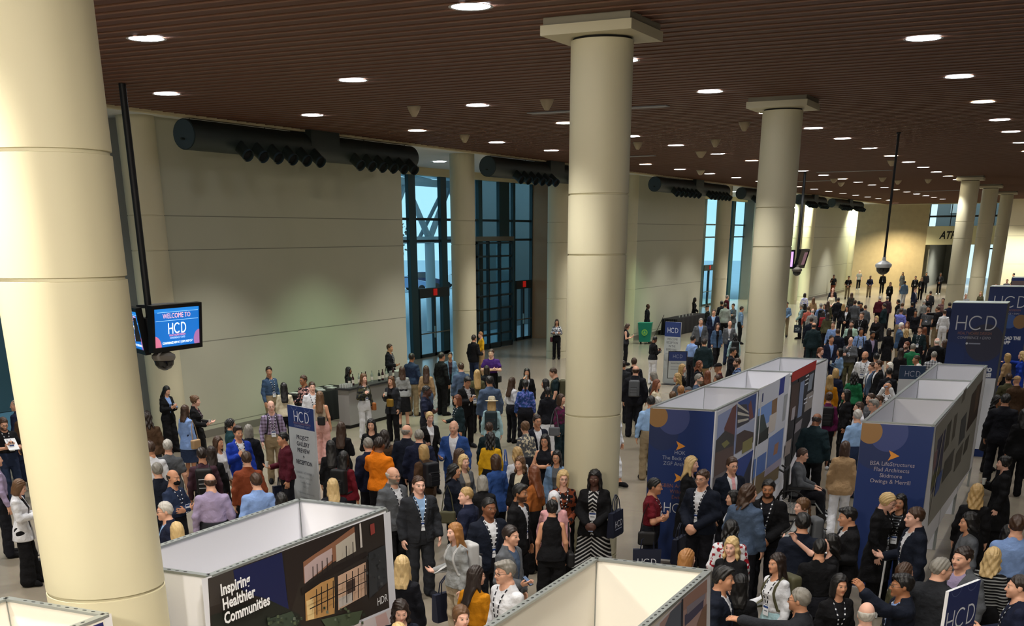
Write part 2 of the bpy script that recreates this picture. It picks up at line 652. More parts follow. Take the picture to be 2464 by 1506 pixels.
        if kind in ('blazer', 'cardi', 'coat', 'lcoat'):
            bz = 1.10 if kind == 'blazer' else .7
            hw = np.where(z > bz, .016 + (z - bz) * (.20 if kind == 'blazer' else .07), .012 + (bz - z) * .16)
            e = np.abs(P[:, 0]) - hw
            front = P[:, 1] < -.02
            if kind != 'cardi':
                d = d - np.where(front & (z > bz - .02) & (e > 0) & (e < .042), .006, 0)
            d = np.where(front, smax(d, -e, .012), d)
        if sl:
            for i in (0, 1):
                s_, e_, w_ = self.arms[i][:3]
                lo_, hi_ = np.minimum(np.minimum(s_, e_), w_) - .16, np.maximum(np.maximum(s_, e_), w_) + .16
                a = where(P, ((P > lo_) & (P < hi_)).all(1), lambda q: self.arm(q, i, th * .85, sl, fl))
                if kind != 'inner':
                    a = a + (.003 * np.sin(z * 52 + P[:, 0] * 30)).astype(f32)
                d = smin(d, a, .045)
        if kind in ('shirt', 'polo', 'inner', 'blazer', 'coat', 'lcoat'):
            jk = kind in ('blazer', 'coat', 'lcoat')
            c = cap(P, (0, .028, 1.445), (0, .010, 1.50), .083 if jk else .070, .072 if jk else .064)
            if jk:
                c = np.maximum(c, -.02 - P[:, 1])
            c = np.maximum(c, z - (1.505 if kind in ('shirt', 'inner', 'polo') else 1.49))
            d = smin(d, c, .012)
        # the neck opening
        k = 1.0 if self.sex == 'm' else .88
        low = {'sleeveless': .05, 'maxi': .05, 'tee': .02, 'blouse': .03, 'loose': .03}.get(kind, 0)
        nk = cap(P, (0, -.01, 1.47 - low), (0, -.03, 1.62), .060 * k + low * .35, .085)
        return smax(d, -nk, .008)

    def bottom(self, P, kind):
        z = P[:, 2]
        if kind in ('skirt', 'lskirt'):
            hem = .47 if kind == 'skirt' else .12
            t = self.tab[:, 1:5]
            ext = np.array([[hem, .70], [.205, .195], [.165, .150], [.02, .02]], f32)
            return np.maximum(loft(P, np.concatenate([ext, t], 1), .022), hem - z)
        pad, fl, end = {'pants': (.012, .020, 1.06), 'slim': (.006, .004, 1.0), 'wide': (.02, .07, 1.0), 'capri': (.012, .02, .62)}[kind]
        d = np.maximum(loft(P, self.tab, .016), z - 1.05)
        for i in (0, 1):
            l = self.leg(P, i, pad, end, fl) + (.003 * np.sin(z * 40 + P[:, 0] * 25)).astype(f32)
            d = smin(d, l, .05 if i == 0 else .015)
        return d


RIGS, MESH = {}, {}


def rig(sex, pose):
    k = (sex, pose)
    if k not in RIGS:
        RIGS[k] = Rig(sex, pose)
    return RIGS[k]


def bounds(r, pad=.05):
    pts = [p for a in r.arms for p in (a[0], a[1], a[2], a[2] + a[3] * .20)] + [np.array(p) for l in r.legs for p in l] + [np.array([.24, .17, 0]), np.array([-.24, -.17, 1.5])]
    pts = np.array(pts)
    return pts.min(0) - .09 - pad, pts.max(0) + .09 + pad


def body_mesh(sex, pose, res):
    key = ('body', sex, pose, res)
    if key in MESH:
        return MESH[key]
    r = rig(sex, pose)
    lo, hi = bounds(r)
    lo[2] = (.4 if r.sit else -.02)
    hi[2] = 1.82
    me = surface(r.body, lo, hi, res, 'person_body')
    n = len(me.vertices)
    co = np.empty(n * 3, f32)
    me.vertices.foreach_get('co', co)
    co = co.reshape(-1, 3)
    Q = r.head_local(co)
    x, y, z = np.abs(Q[:, 0]), Q[:, 1], Q[:, 2]
    fr = y < -.05
    S = lambda d, w_: np.clip(.5 - d / w_, 0, 1)
    lips = S(np.sqrt((x / .024) ** 2 + ((z + .059) / .0105) ** 2) - 1, .4) * fr
    ex = np.sqrt(((x - .0315) / .0150) ** 2 + ((z - .010) / .0074) ** 2)
    iris = np.sqrt(((x - .0315) / .0092) ** 2 + ((z - .010) / .0092) ** 2)
    eye = S(ex - 1, .3) * fr * .5 + S(iris - 1, .3) * S(ex - 1.1, .3) * fr * .5
    brow = S(np.sqrt(((x - .034) / .021) ** 2 + ((z - .036 + (x - .028) ** 2 * 10) / .0045) ** 2) - 1, .6) * fr
    beard = np.clip((-.028 - z) / .012, 0, 1) * (y < .03) * np.clip((z + .135) / .02, 0, 1) * np.clip(1.5 - lips * 2, 0, 1)
    beard = np.maximum(beard * np.clip(((x / .032) ** 2 + ((z + .056) / .02) ** 2 - .9) * 4, 0, 1), 0)
    a = me.color_attributes.new('feat', 'FLOAT_COLOR', 'POINT')
    a.data.foreach_set('color', np.stack([lips, eye, brow, beard], 1).astype(f32).ravel())
    MESH[key] = me
    return me


def part_mesh(what, kind, sex, pose, res):
    """what: top, bottom, shoe0, shoe1"""
    key = (what, kind, sex, pose, res)
    if key in MESH:
        return MESH[key]
    r = rig(sex, pose)
    lo, hi = bounds(r)
    if what == 'top':
        lo[2] = {'maxi': .10, 'dress': .45, 'lcoat': .44, 'coat': .72, 'cardi': .68}.get(kind, .78)
        lo[:2] -= .06 if kind == 'maxi' else 0
        hi[:2] += .06 if kind == 'maxi' else 0
        hi[2] = max(1.56, max(a[1][2] for a in r.arms) + .12, max(a[2][2] for a in r.arms) + .1)
        lo[2] = min(lo[2], min(a[2][2] for a in r.arms) - .08)
        fn = lambda P: r.top(P, kind)
    elif what == 'bottom':
        lo[2], hi[2] = (.40 if r.sit else 0), 1.10
        fn = lambda P: r.bottom(P, kind)
    else:
        i = int(what[-1])
        p = np.array(r.legs[i])[2:]
        lo, hi = p.min(0) - .10, p.max(0) + .10
        fn = lambda P: np.maximum(r.foot(P, i, .007), P[:, 2] - (r.legs[i][2][2] + .02))
    MESH[key] = surface(fn, lo, hi, res, {'t': 'garment', 'b': 'legwear', 's': 'shoe'}[what[0]])
    return MESH[key]


def hair_sdf(style):
    def cut(Q, pts):
        h = np.interp(Q[:, 1], [p[0] for p in pts], [p[1] for p in pts]).astype(f32)
        return (h - Q[:, 2]) * .75
    LINE = [(-.10, .090), (-.078, .086), (-.058, .066), (-.036, .046), (-.022, .004), (-.008, -.004), (.004, .020), (.026, .016), (.036, -.035), (.09, -.070)]
    WLINE = [(-.10, .082), (-.07, .074), (-.045, .045), (-.03, -.03), (.0, -.07), (.09, -.10)]

    def fn(Q):
        n = (.004 * np.sin(Q[:, 0] * 95 + Q[:, 1] * 60) * np.sin(Q[:, 2] * 70 + Q[:, 1] * 85)).astype(f32)
        if style in ('short', 'buzz', 'quiff', 'cap'):
            t = {'short': .010, 'buzz': .005, 'quiff': .013, 'cap': .010}[style]
            d = ell(Q, (0, .019, .034), (.078 + t, .097 + t, .098 + t)) + n
            d = smax(d, cut(Q, LINE), .01)
            if style == 'quiff':
                d = smin(d, ell(Q, (0, -.055, .108), (.055, .045, .024)) + n, .03)
            if style == 'cap':
                b = ell(Q, (0, .012, .05), (.094, .108, .092))
                b = np.maximum(b, .052 - Q[:, 2])
                v = np.maximum(ell(Q, (0, -.10, .055), (.075, .085, .014)), Q[:, 1] + .02)
                d = np.minimum(b, v)
            return d
        if style == 'fringe':
            d = ell(Q, (0, .020, .022), (.086, .104, .098)) + n
            d = smax(d, cut(Q, [(-.1, .2), (-.02, .12), (-.012, -.01), (.02, -.01), (.035, -.04), (.09, -.07)]), .01)
            return smax(d, (Q[:, 2] - .045) * .8, .02)
        if style == 'thin':
            d = ell(Q, (0, .026, .032), (.083, .100, .100)) + n
            return smax(d, cut(Q, [(-.1, .3), (-.055, .14), (-.03, .06), (-.012, 0), (.02, -.005), (.035, -.04), (.09, -.075)]), .012)
        base = ell(Q, (0, .020, .036), (.094, .112, .114)) + n
        d = smax(base, cut(Q, WLINE), .014)
        if style in ('bob', 'long', 'vlong', 'curly', 'wavy'):
            zb = {'bob': -.155, 'long': -.27, 'vlong': -.42, 'curly': -.22, 'wavy': -.24}[style]
            z = Q[:, 2]
            amp = {'curly': .016, 'wavy': .010}.get(style, .003)
            zz = [-.44, -.30, -.20, -.12, -.02, .05]
            cc = [.158, .142, .112, .066, .035, .025]
            T = np.array([[zb, zb + .05, -.12, -.02, .05], [.078, .098, .106, .100, .090], [.028, .040, .07, .10, .10], [np.interp(zb, zz, cc), np.interp(zb + .05, zz, cc), .066, .035, .025]], f32)
            if style == 'bob':
                T = np.array([[zb, -.12, -.05, .02, .06], [.090, .104, .104, .099, .09], [.085, .095, .105, .108, .10], [.030, .030, .028, .024, .02]], f32)
            c = loft(Q, T, 0) + (amp * np.sin(Q[:, 0] * 70) * np.sin(z * 45 + Q[:, 1] * 30)).astype(f32)
            face = smax(np.abs(Q[:, 0]) - (.060 - .10 * np.maximum(z, 0)), Q[:, 1] - .005, .03)
            c = smax(c, -face, .015)
            if style in ('long', 'vlong', 'wavy'):
                for s in (-1, 1):
                    c = smin(c, cap(Q, (s * .082, -.0, -.02), (s * .095, -.015, zb * .75), .022, .020) + (amp * np.sin(z * 60)).astype(f32), .03)
            d = smin(d, c, .02)
        elif style == 'pony':
            d = smin(d, cap(Q, (0, .12, .05), (0, .135, -.16), .028, .018) + n * 2, .02)
        elif style == 'bun':
            d = smin(d, ell(Q, (0, .10, .085), (.045, .042, .042)) + n * 2, .012)
        elif style == 'up':
            d = smin(d, ell(Q, (0, .09, .03), (.055, .045, .06)) + n * 2, .02)
        elif style == 'hijab':
            d = ell(Q, (0, .012, .03), (.096, .112, .115))
            d = smin(d, cap(Q, (0, .01, -.06), (0, .02, -.16), .085, .12), .06)
            return smax(d, -ell(Q, (0, -.12, -.012), (.060, .08, .085)), .015)
        elif style == 'hat':
            b = loft(Q, np.array([[.045, .10, .150, .165], [.098, .094, .080, .05], [.112, .108, .09, .06], [.015, .015, .015, .015]], f32), 0)
            br = ell(Q, (0, .015, .05), (.175, .185, .016))
            return smin(b, br, .012)
        return d
    return fn


def hair_mesh(style, res=.0055):
    key = ('hair', style, res)
    if key not in MESH:
        lo = (-.2, -.22, -.46 if style == 'vlong' else -.32 if style in ('long', 'wavy', 'curly', 'hijab') else -.2)
        MESH[key] = surface(hair_sdf(style), lo, (.2, .22, .19), res, 'hair')
    return MESH[key]


def lanyard_mesh(sex, pose, kind):
    """Strap from behind the neck down the chest, lying on the top garment; slot 0 strap. Returns (strap, badge)."""
    key = ('lan', sex, pose, kind)
    if key in MESH:
        return MESH[key]
    r = rig(sex, pose)
    fn = lambda P: np.minimum(r.top(P, kind), r.body(P))

    def front(x, z, o):
        ys = np.linspace(-.40, .06, 160, dtype=f32)
        P = np.stack([np.full(160, x, f32), ys, np.full(160, z, f32)], 1)
        i = np.argmax(fn(P) < 0)
        return np.array([x, ys[i] - o, z])
    mb = MB()
    m = lanyard_mat()
    zb = 1.13 if pose not in ('cross', 'chin', 'phone') else 1.25
    for s in (-1, 1):
        prev = None
        for i in range(11):
            t = i / 10
            x, z = s * (.062 * (1 - t) + .012), 1.465 + (zb - 1.465) * t
            p = front(x, z, .006)
            a, b = p + np.array([-.008, 0, 0]), p + np.array([.008, 0, 0])
            if prev is not None:
                q = [prev[0], prev[1], b, a]
                k = [c + np.array([0, .003, 0]) for c in q]
                mb.add(q + k, [(3, 2, 1, 0), (4, 5, 6, 7), (0, 1, 5, 4), (1, 2, 6, 5), (2, 3, 7, 6), (3, 0, 4, 7)], m)
            prev = (a, b)
    p = front(0, zb - .05, .012)
    q = front(0, zb, .012)
    y = min(p[1], q[1])
    bd = MB()
    wm = mat('badge_white', 'e8ecf2', .4)
    bd.box(-.048, .048, y, y + .004, zb - .125, zb - .002, wm)
    bd.box(-.044, .044, y - .0008, y, zb - .034, zb - .008, mat('badge_blue', '24407c', .5))
    bd.box(-.030, .030, y - .0008, y, zb - .075, zb - .062, mat('badge_grey', '70747c', .5))
    MESH[key] = (mb.mesh('lanyard'), bd.mesh('badge'))
    return MESH[key]


def lanyard_mat():
    if 'lanyard' in MATS:
        return MATS['lanyard']
    m = mat('lanyard', '0c0f1c', .6)
    nt = m.node_tree
    tc, sp, ma, cr = (nt.nodes.new(t) for t in ('ShaderNodeTexCoord', 'ShaderNodeSeparateXYZ', 'ShaderNodeMath', 'ShaderNodeValToRGB'))
    nt.links.new(tc.outputs['Object'], sp.inputs[0])
    ma.operation = 'PINGPONG'
    ma.inputs[1].default_value = .028
    nt.links.new(sp.outputs['Z'], ma.inputs[0])
    cr.color_ramp.interpolation = 'CONSTANT'
    cr.color_ramp.elements[0].color = (*srgb('0c0f1c'), 1)
    cr.color_ramp.elements[1].position = .016
    cr.color_ramp.elements[1].color = (*srgb('dde0e6'), 1)
    nt.links.new(ma.outputs[0], cr.inputs[0])
    nt.links.new(cr.outputs[0], nt.nodes['Principled BSDF'].inputs['Base Color'])
    return m


def glasses_mesh():
    if 'glasses' in MESH:
        return MESH['glasses']
    mb = MB()
    m = mat('glasses_frame', '1a1614', .3)
    for s in (-1, 1):
        c = [(s * .0325 + .0225 * math.cos(t), -.102 + abs(s * .0325 + .0225 * math.cos(t)) * .12, .008 + .0165 * math.sin(t)) for t in np.linspace(0, 2 * math.pi, 17)]
        mb.tube(c, .0019, m, 5, False)
        mb.tube([(s * .054, -.095, .012), (s * .079, -.05, .013), (s * .083, .02, .010)], .0018, m, 5)
    mb.tube([(-.011, -.104, .012), (.011, -.104, .012)], .0018, m, 5)
    MESH['glasses'] = mb.mesh('glasses')
    return MESH['glasses']


SKIN = {'a': 'd9a68c', 'b': 'c58f70', 'c': 'a36f4e', 'd': '7a4e36', 'e': '50332a', 'p': 'e0b09c'}


def info_mat(name, rough, spec, bump=None, var=0.1, vscale=7, stretch=None):
    """Material whose base colour is the object's own colour, so that copies share one mesh."""
    if name in MATS:
        return MATS[name]
    m = mat(name, '808080', rough, bump=bump, var=.5 if var else 0, vscale=vscale, spec=spec)
    nt = m.node_tree
    b = nt.nodes['Principled BSDF']
    oi = nt.nodes.new('ShaderNodeObjectInfo')
    if var:
        nz = next(x for x in nt.nodes if x.type == 'TEX_NOISE')
        old = next(x for x in nt.nodes if x.type == 'MIX')
        nt.nodes.remove(old)
        mr = nt.nodes.new('ShaderNodeMapRange')
        mr.inputs[3].default_value, mr.inputs[4].default_value = 1 - var, 1 + var
        nt.links.new(nz.outputs['Fac'], mr.inputs[0])
        vm = nt.nodes.new('ShaderNodeVectorMath')
        vm.operation = 'SCALE'
        nt.links.new(oi.outputs['Color'], vm.inputs[0])
        nt.links.new(mr.outputs[0], vm.inputs['Scale'])
        nt.links.new(vm.outputs[0], b.inputs['Base Color'])
        if stretch:
            mp = nt.nodes.new('ShaderNodeMapping')
            mp.inputs['Scale'].default_value = stretch
            src = nz.inputs['Vector'].links[0].from_socket
            nt.links.new(src, mp.inputs[0])
            nt.links.new(mp.outputs[0], nz.inputs['Vector'])
    else:
        nt.links.new(oi.outputs['Color'], b.inputs['Base Color'])
    return m


def skin_material():
    """Skin: tone from the object colour; lips, eyes, brows and beard from the modelled face attribute; alpha tells the beard."""
    if 'skin' in MATS:
        return MATS['skin']
    m = info_mat('skin', .5, .35, None, 0)
    nt = m.node_tree
    b = nt.nodes['Principled BSDF']
    oi = next(x for x in nt.nodes if x.type == 'OBJECT_INFO')
    at = nt.nodes.new('ShaderNodeAttribute')
    at.attribute_name = 'feat'
    sp = nt.nodes.new('ShaderNodeSeparateColor')
    nt.links.new(at.outputs['Color'], sp.inputs[0])
    cur = oi.outputs['Color']

    def mix(fac, col):
        nonlocal cur
        x = nt.nodes.new('ShaderNodeMix')
        x.data_type = 'RGBA'
        nt.links.new(cur, x.inputs['A'])
        if isinstance(col, tuple):
            x.inputs['B'].default_value = (*col, 1)
        else:
            nt.links.new(col, x.inputs['B'])
        nt.links.new(fac, x.inputs['Factor'])
        cur = x.outputs['Result']

    def node(op, a_, b_):
        q = nt.nodes.new('ShaderNodeMath')
        q.operation = op
        for i, v in enumerate((a_, b_)):
            if isinstance(v, (int, float)):
                q.inputs[i].default_value = v
            else:
                nt.links.new(v, q.inputs[i])
        return q.outputs[0]

    def ramp(src, a, b_):
        r = nt.nodes.new('ShaderNodeMapRange')
        r.inputs[1].default_value, r.inputs[2].default_value = a, b_
        nt.links.new(src, r.inputs[0])
        return r.outputs[0]
    al = oi.outputs['Alpha']
    mix(node('MULTIPLY', node('MULTIPLY', at.outputs['Alpha'], .85), node('LESS_THAN', al, .9)), srgb('241812'))
    mix(node('MULTIPLY', node('MULTIPLY', at.outputs['Alpha'], .80), node('LESS_THAN', al, .4)), srgb('8f8a80'))
    vm = nt.nodes.new('ShaderNodeVectorMath')
    vm.operation = 'MULTIPLY'
    vm.inputs[1].default_value = (.72, .45, .45)
    nt.links.new(oi.outputs['Color'], vm.inputs[0])
    mix(sp.outputs[0], vm.outputs[0])
    mix(ramp(sp.outputs[1], 0, .5), srgb('a8998c'))
    mix(ramp(sp.outputs[1], .5, 1), srgb('24170f'))
    mix(node('MULTIPLY', sp.outputs[2], .7), srgb('2c2019'))
    nt.links.new(cur, b.inputs['Base Color'])
    return m


HAIR = {'k': '0e0c0c', 'd': '241812', 'b': '3d2819', 'l': '5e4229', 'y': 'a98a58', 'w': 'c8ab78', 'r': '6b3a20', 'g': '7e7a72', 's': 'b4b0a8', 'o': '9a6a3a', 'W': 'e6e2d8'}


CLOTH = {'black': '101013', 'ink': '14151c', 'navy': '171d33', 'dnavy': '121826', 'blue': '2b4a86', 'royal': '1c3aa0', 'char': '26282d', 'grey': '55585d', 'lgrey': '8e9090', 'white': 'd2d4da', 'cream': 'c9bfa6',
         'lblue': '7f9cd0', 'sky': '8fb0d8', 'denim': '3f5674', 'ldenim': '6782a2', 'lav': '9c8fae', 'plum': '3c2630', 'maroon': '4a1422', 'red': '8c1220', 'dred': '641420', 'rust': '7a3c24', 'brown': '4a3626', 'tan': 'a08462',
         'khaki': '8a7a60', 'beige': 'b3a48e', 'olive': '4c4a34', 'green': '1f6a44', 'teal': '1c3a40', 'dteal': '16272c', 'ltblue': '9fc0c8', 'orange': 'e07a12', 'mustard': 'b8780e', 'yellow': 'd0a01c', 'pink': 'd8a0a4', 'purple': '40206a',
         'rose': 'c89a94', 'gold': '8a6a20', 'jean': '24304a', 'mint': 'aac8b8', 'salmon': 'b05a50', 'bluegrey': '46566e', 'magenta': '5c1a44', 'violet': '6a72c0', 'tango': '9a5a2a', 'floor': '888888', 'plim': 'b8b8b8'}


def cloth(k):
    """A garment colour (shared material) or, for patterns, a material of its own."""
    if '_' not in k:
        return CLOTH[k]
    n = 'cloth_' + k
    if n in MATS:
        return MATS[n]
    kind, a, b_ = k.split('_')
    m = mat(n, CLOTH[a], .85, spec=.2)
    nt = m.node_tree
    B = nt.nodes['Principled BSDF']
    tc = nt.nodes.new('ShaderNodeTexCoord')
    mx = nt.nodes.new('ShaderNodeMix')
    mx.data_type = 'RGBA'
    mx.inputs['A'].default_value = (*srgb(CLOTH[a]), 1)
    mx.inputs['B'].default_value = (*srgb(CLOTH[b_]), 1)
    if kind in ('stripe', 'chev', 'plaid'):
        sp = nt.nodes.new('ShaderNodeSeparateXYZ')
        nt.links.new(tc.outputs['Object'], sp.inputs[0])

        def M(op, x, y):
            q = nt.nodes.new('ShaderNodeMath')
            q.operation = op
            for i, v in enumerate((x, y)):
                if isinstance(v, (int, float)):
                    q.inputs[i].default_value = v
                elif v is not None:
                    nt.links.new(v, q.inputs[i])
            return q.outputs[0]
        z = sp.outputs['Z']
        if kind == 'chev':
            z = M('ADD', z, M('MULTIPLY', M('ABSOLUTE', sp.outputs['X'], None), .8))
        sc = {'stripe': 26, 'chev': 17, 'plaid': 14}[kind]
        fz = M('GREATER_THAN', M('FRACT', M('MULTIPLY', z, sc), None), .62)
        if kind == 'plaid':
            fx = M('GREATER_THAN', M('FRACT', M('MULTIPLY', sp.outputs['X'], sc), None), .62)
            fz = M('MULTIPLY', M('ADD', fz, fx), .4)
        nt.links.new(fz, mx.inputs['Factor'])
    else:
        v = nt.nodes.new('ShaderNodeTexNoise')
        v.inputs['Scale'].default_value = 16 if kind == 'floral' else 34
        nt.links.new(tc.outputs['Object'], v.inputs['Vector'])
        r = nt.nodes.new('ShaderNodeMapRange')
        r.inputs[1].default_value, r.inputs[2].default_value = .50, .56
        nt.links.new(v.outputs['Fac'], r.inputs[0])
        nt.links.new(r.outputs[0], mx.inputs['Factor'])
    nt.links.new(mx.outputs['Result'], B.inputs['Base Color'])
    return m


PATTERNED = {}


def dress_part(name, me, m, parent, M=None, label=None):
    if isinstance(m, str):
        if me.materials[0] is None:
            me.materials[0] = info_mat('hair_strands', .42, .5, .006, .35, 9, (14, 14, 1.6)) if name == 'hair' else info_mat('fabric', .85, .2, .05, .14, 10)
    else:
        key = (me.name, m.name)
        if key not in PATTERNED:
            PATTERNED[key] = me.copy()
            PATTERNED[key].materials[0] = m
        me = PATTERNED[key]
    o = bpy.data.objects.new(name, me)
    COL.objects.link(o)
    o.parent = parent
    if isinstance(m, str):
        o.color = (*srgb(m), 1)
    if M is not None:
        o.matrix_local = M
    if label:
        o['label'] = label
    return o


GARMENT_NAME = {'tee': 'shirt', 'polo': 'polo_shirt', 'shirt': 'shirt', 'loose': 'shirt', 'sweater': 'sweater', 'blazer': 'jacket', 'cardi': 'cardigan', 'coat': 'jacket', 'lcoat': 'coat', 'inner': 'shirt', 'sleeveless': 'top', 'vest': 'waistcoat',
                'dress': 'dress', 'maxi': 'dress', 'puffer': 'jacket', 'blouse': 'blouse', 'pants': 'trousers', 'slim': 'trousers', 'wide': 'trousers', 'capri': 'trousers', 'skirt': 'skirt', 'lskirt': 'skirt'}


def person(loc, rz, sex, pose, hair, top, bot, skin, flags, label, h, wide, res, drop=0.0):
    """Body as one mesh; hair, clothes, shoes, lanyard and glasses are its children."""
    beard = None
    for f in flags:
        if f.startswith('beard'):
            beard = HAIR[f[5:] or 'd']
    r = rig(sex, pose)
    o = bpy.data.objects.new('person', body_mesh(sex, pose, res))
    COL.objects.link(o)
    if o.data.materials[0] is None:
        o.data.materials[0] = skin_material()
    o.color = (*srgb(SKIN[skin]), 1 if not beard else .3 if beard in (HAIR['s'], HAIR['g']) else .7)
    k = h / 1.75
    o.scale = (k * wide, k * wide, k)
    o.location = (loc[0], loc[1], -drop * k)
    o.rotation_euler = (0, 0, rz)
    tag(o, label, 'person', 'people in the hall')
    hm = r.head_matrix()
    st = hair.split(':')
    if st[0] not in ('none', ''):
        dress_part({'hijab': 'headscarf', 'hat': 'hat', 'cap': 'cap'}.get(st[0], 'hair'), hair_mesh(st[0]), cloth(st[1]) if st[0] in ('hijab', 'cap', 'hat') else HAIR[st[1]], o, hm)
        if st[0] == 'hat':
            dress_part('hair', hair_mesh('long'), HAIR[st[2]], o, hm)
    rg = max(res, .007)
    t = top.split(':')
    if t[0] in ('blazer', 'cardi', 'coat', 'lcoat') and len(t) > 2:
        dress_part('shirt', part_mesh('top', 'inner', sex, 'stand', rg), cloth(t[2]), o)
        if len(t) > 3:
            dress_part('tie', tie_mesh(sex), cloth(t[3]), o)
    dress_part(GARMENT_NAME[t[0]], part_mesh('top', t[0], sex, pose, rg), cloth(t[1]), o)
    b = bot.split(':')
    if b[0] not in ('none', ''):
        dress_part(GARMENT_NAME[b[0]], part_mesh('bottom', b[0], sex, pose if POSE[pose][2] != 'std' else 'stand', rg), cloth(b[1]), o)
    shc = next((f[4:] for f in flags if f.startswith('shoe')), 'black')
    for i in (0, 1):
        dress_part('shoe', part_mesh('shoe%d' % i, '', 'm', pose if POSE[pose][2] != 'std' else 'stand', .009), cloth(shc), o)
    if 'L' in flags:
        s, bd = lanyard_mesh(sex, pose, 'inner' if t[0] in ('blazer', 'cardi', 'coat', 'lcoat') else t[0])
        l = link('lanyard', s, o)
        link('badge', bd, l)
    if 'G' in flags:
        g = link('glasses', glasses_mesh(), o)
        g.matrix_local = hm
    if 'mask' in flags:
        dress_part('face_mask', mask_mesh(), cloth('black'), o, hm)
    return o


def tie_mesh(sex):
    key = ('tie', sex)
    if key not in MESH:
        r = rig(sex, 'stand')
        pts = []
        for z in np.linspace(1.47, 1.05, 10):
            ys = np.linspace(-.3, .05, 150, dtype=f32)
            P = np.stack([np.zeros(150, f32), ys, np.full(150, z, f32)], 1)
            i = np.argmax(np.minimum(r.top(P, 'inner'), r.body(P)) < 0)
            pts.append((ys[i] - .006, z))
        mb = MB()
        m = info_mat('fabric', .85, .2, .02, .10, 7)
        n = len(pts)
        for i in range(n - 1):
            w0, w1 = .022 + .022 * i / n, .022 + .022 * (i + 1) / n
            (y0, z0), (y1, z1) = pts[i], pts[i + 1]
            q = [(-w0, y0, z0), (w0, y0, z0), (w1, y1, z1), (-w1, y1, z1)]
            mb.add(q + [(a, b + .004, c) for a, b, c in q], [(3, 2, 1, 0), (4, 5, 6, 7), (0, 3, 7, 4), (1, 5, 6, 2)], m)
        MESH[key] = mb.mesh('tie')
    return MESH[key]


def mask_mesh():
    if 'mask' not in MESH:
        r = rig('m', 'stand')

        def fn(Q):
            d = ell(Q, (0, -.052, -.052), (.062, .068, .052))
            return smax(d, Q[:, 1] - .0, .01)
        MESH['mask'] = surface(fn, (-.1, -.15, -.13), (.1, .03, .03), .005, 'face_mask')
    return MESH['mask']
# ------------------------------------------------------------------ surfaces of the hall
def jointed(name, col, zs, rough=.7, wd=.012, ys=None):
    """Wall finish with thin horizontal panel joints at heights zs."""
    if name in MATS:
        return MATS[name]
    m = mat(name, col, rough, var=.04, vscale=.8, bump=.002)
    nt = m.node_tree
    b = nt.nodes['Principled BSDF']
    base = b.inputs['Base Color'].links[0].from_socket
    tc = nt.nodes.new('ShaderNodeTexCoord')
    sp = nt.nodes.new('ShaderNodeSeparateXYZ')
    nt.links.new(tc.outputs['Object'], sp.inputs[0])
    acc = None
    for ax, vals in (('Z', zs), ('Y', ys or [])):
        for z in vals:
            q = nt.nodes.new('ShaderNodeMath')
            q.operation = 'COMPARE'
            q.inputs[1].default_value, q.inputs[2].default_value = z, wd
            nt.links.new(sp.outputs[ax], q.inputs[0])
            if acc is None:
                acc = q.outputs[0]
            else:
                a = nt.nodes.new('ShaderNodeMath')
                a.operation = 'MAXIMUM'
                nt.links.new(acc, a.inputs[0])
                nt.links.new(q.outputs[0], a.inputs[1])
                acc = a.outputs[0]
    x = nt.nodes.new('ShaderNodeMix')
    x.data_type = 'RGBA'
    nt.links.new(base, x.inputs['A'])
    x.inputs['B'].default_value = (*[v * .45 for v in srgb(col)], 1)
    nt.links.new(acc, x.inputs['Factor'])
    nt.links.new(x.outputs['Result'], b.inputs['Base Color'])
    return m


def struct(name, mb, parent=None):
    o = mb.build(name, parent)
    if parent is None:
        o['kind'] = 'structure'
    return o


ZC = 7.75
JZ = (.30, 2.48, 4.75, 5.55)
CREAM = 'b6b6a2'
wall_m = jointed('wall_cream', CREAM, JZ)
col_m = mat('column_cream', 'cbc5a8', .55, var=.03, vscale=.7)
stone_m = mat('wall_stone', 'b0a07c', .7, var=.12, vscale=2.2, bump=.004)
greywall_m = mat('wall_grey', '74746e', .75, var=.04)
brown_m = mat('wall_brown_stone', '9a7c5e', .65, var=.10, vscale=1.5)
base_m = mat('plinth_grey', '77736a', .5)
soffit_m = mat('soffit_white', 'd6d8d4', .8)
trim_m = mat('trim_cream', 'c8bd98', .7)


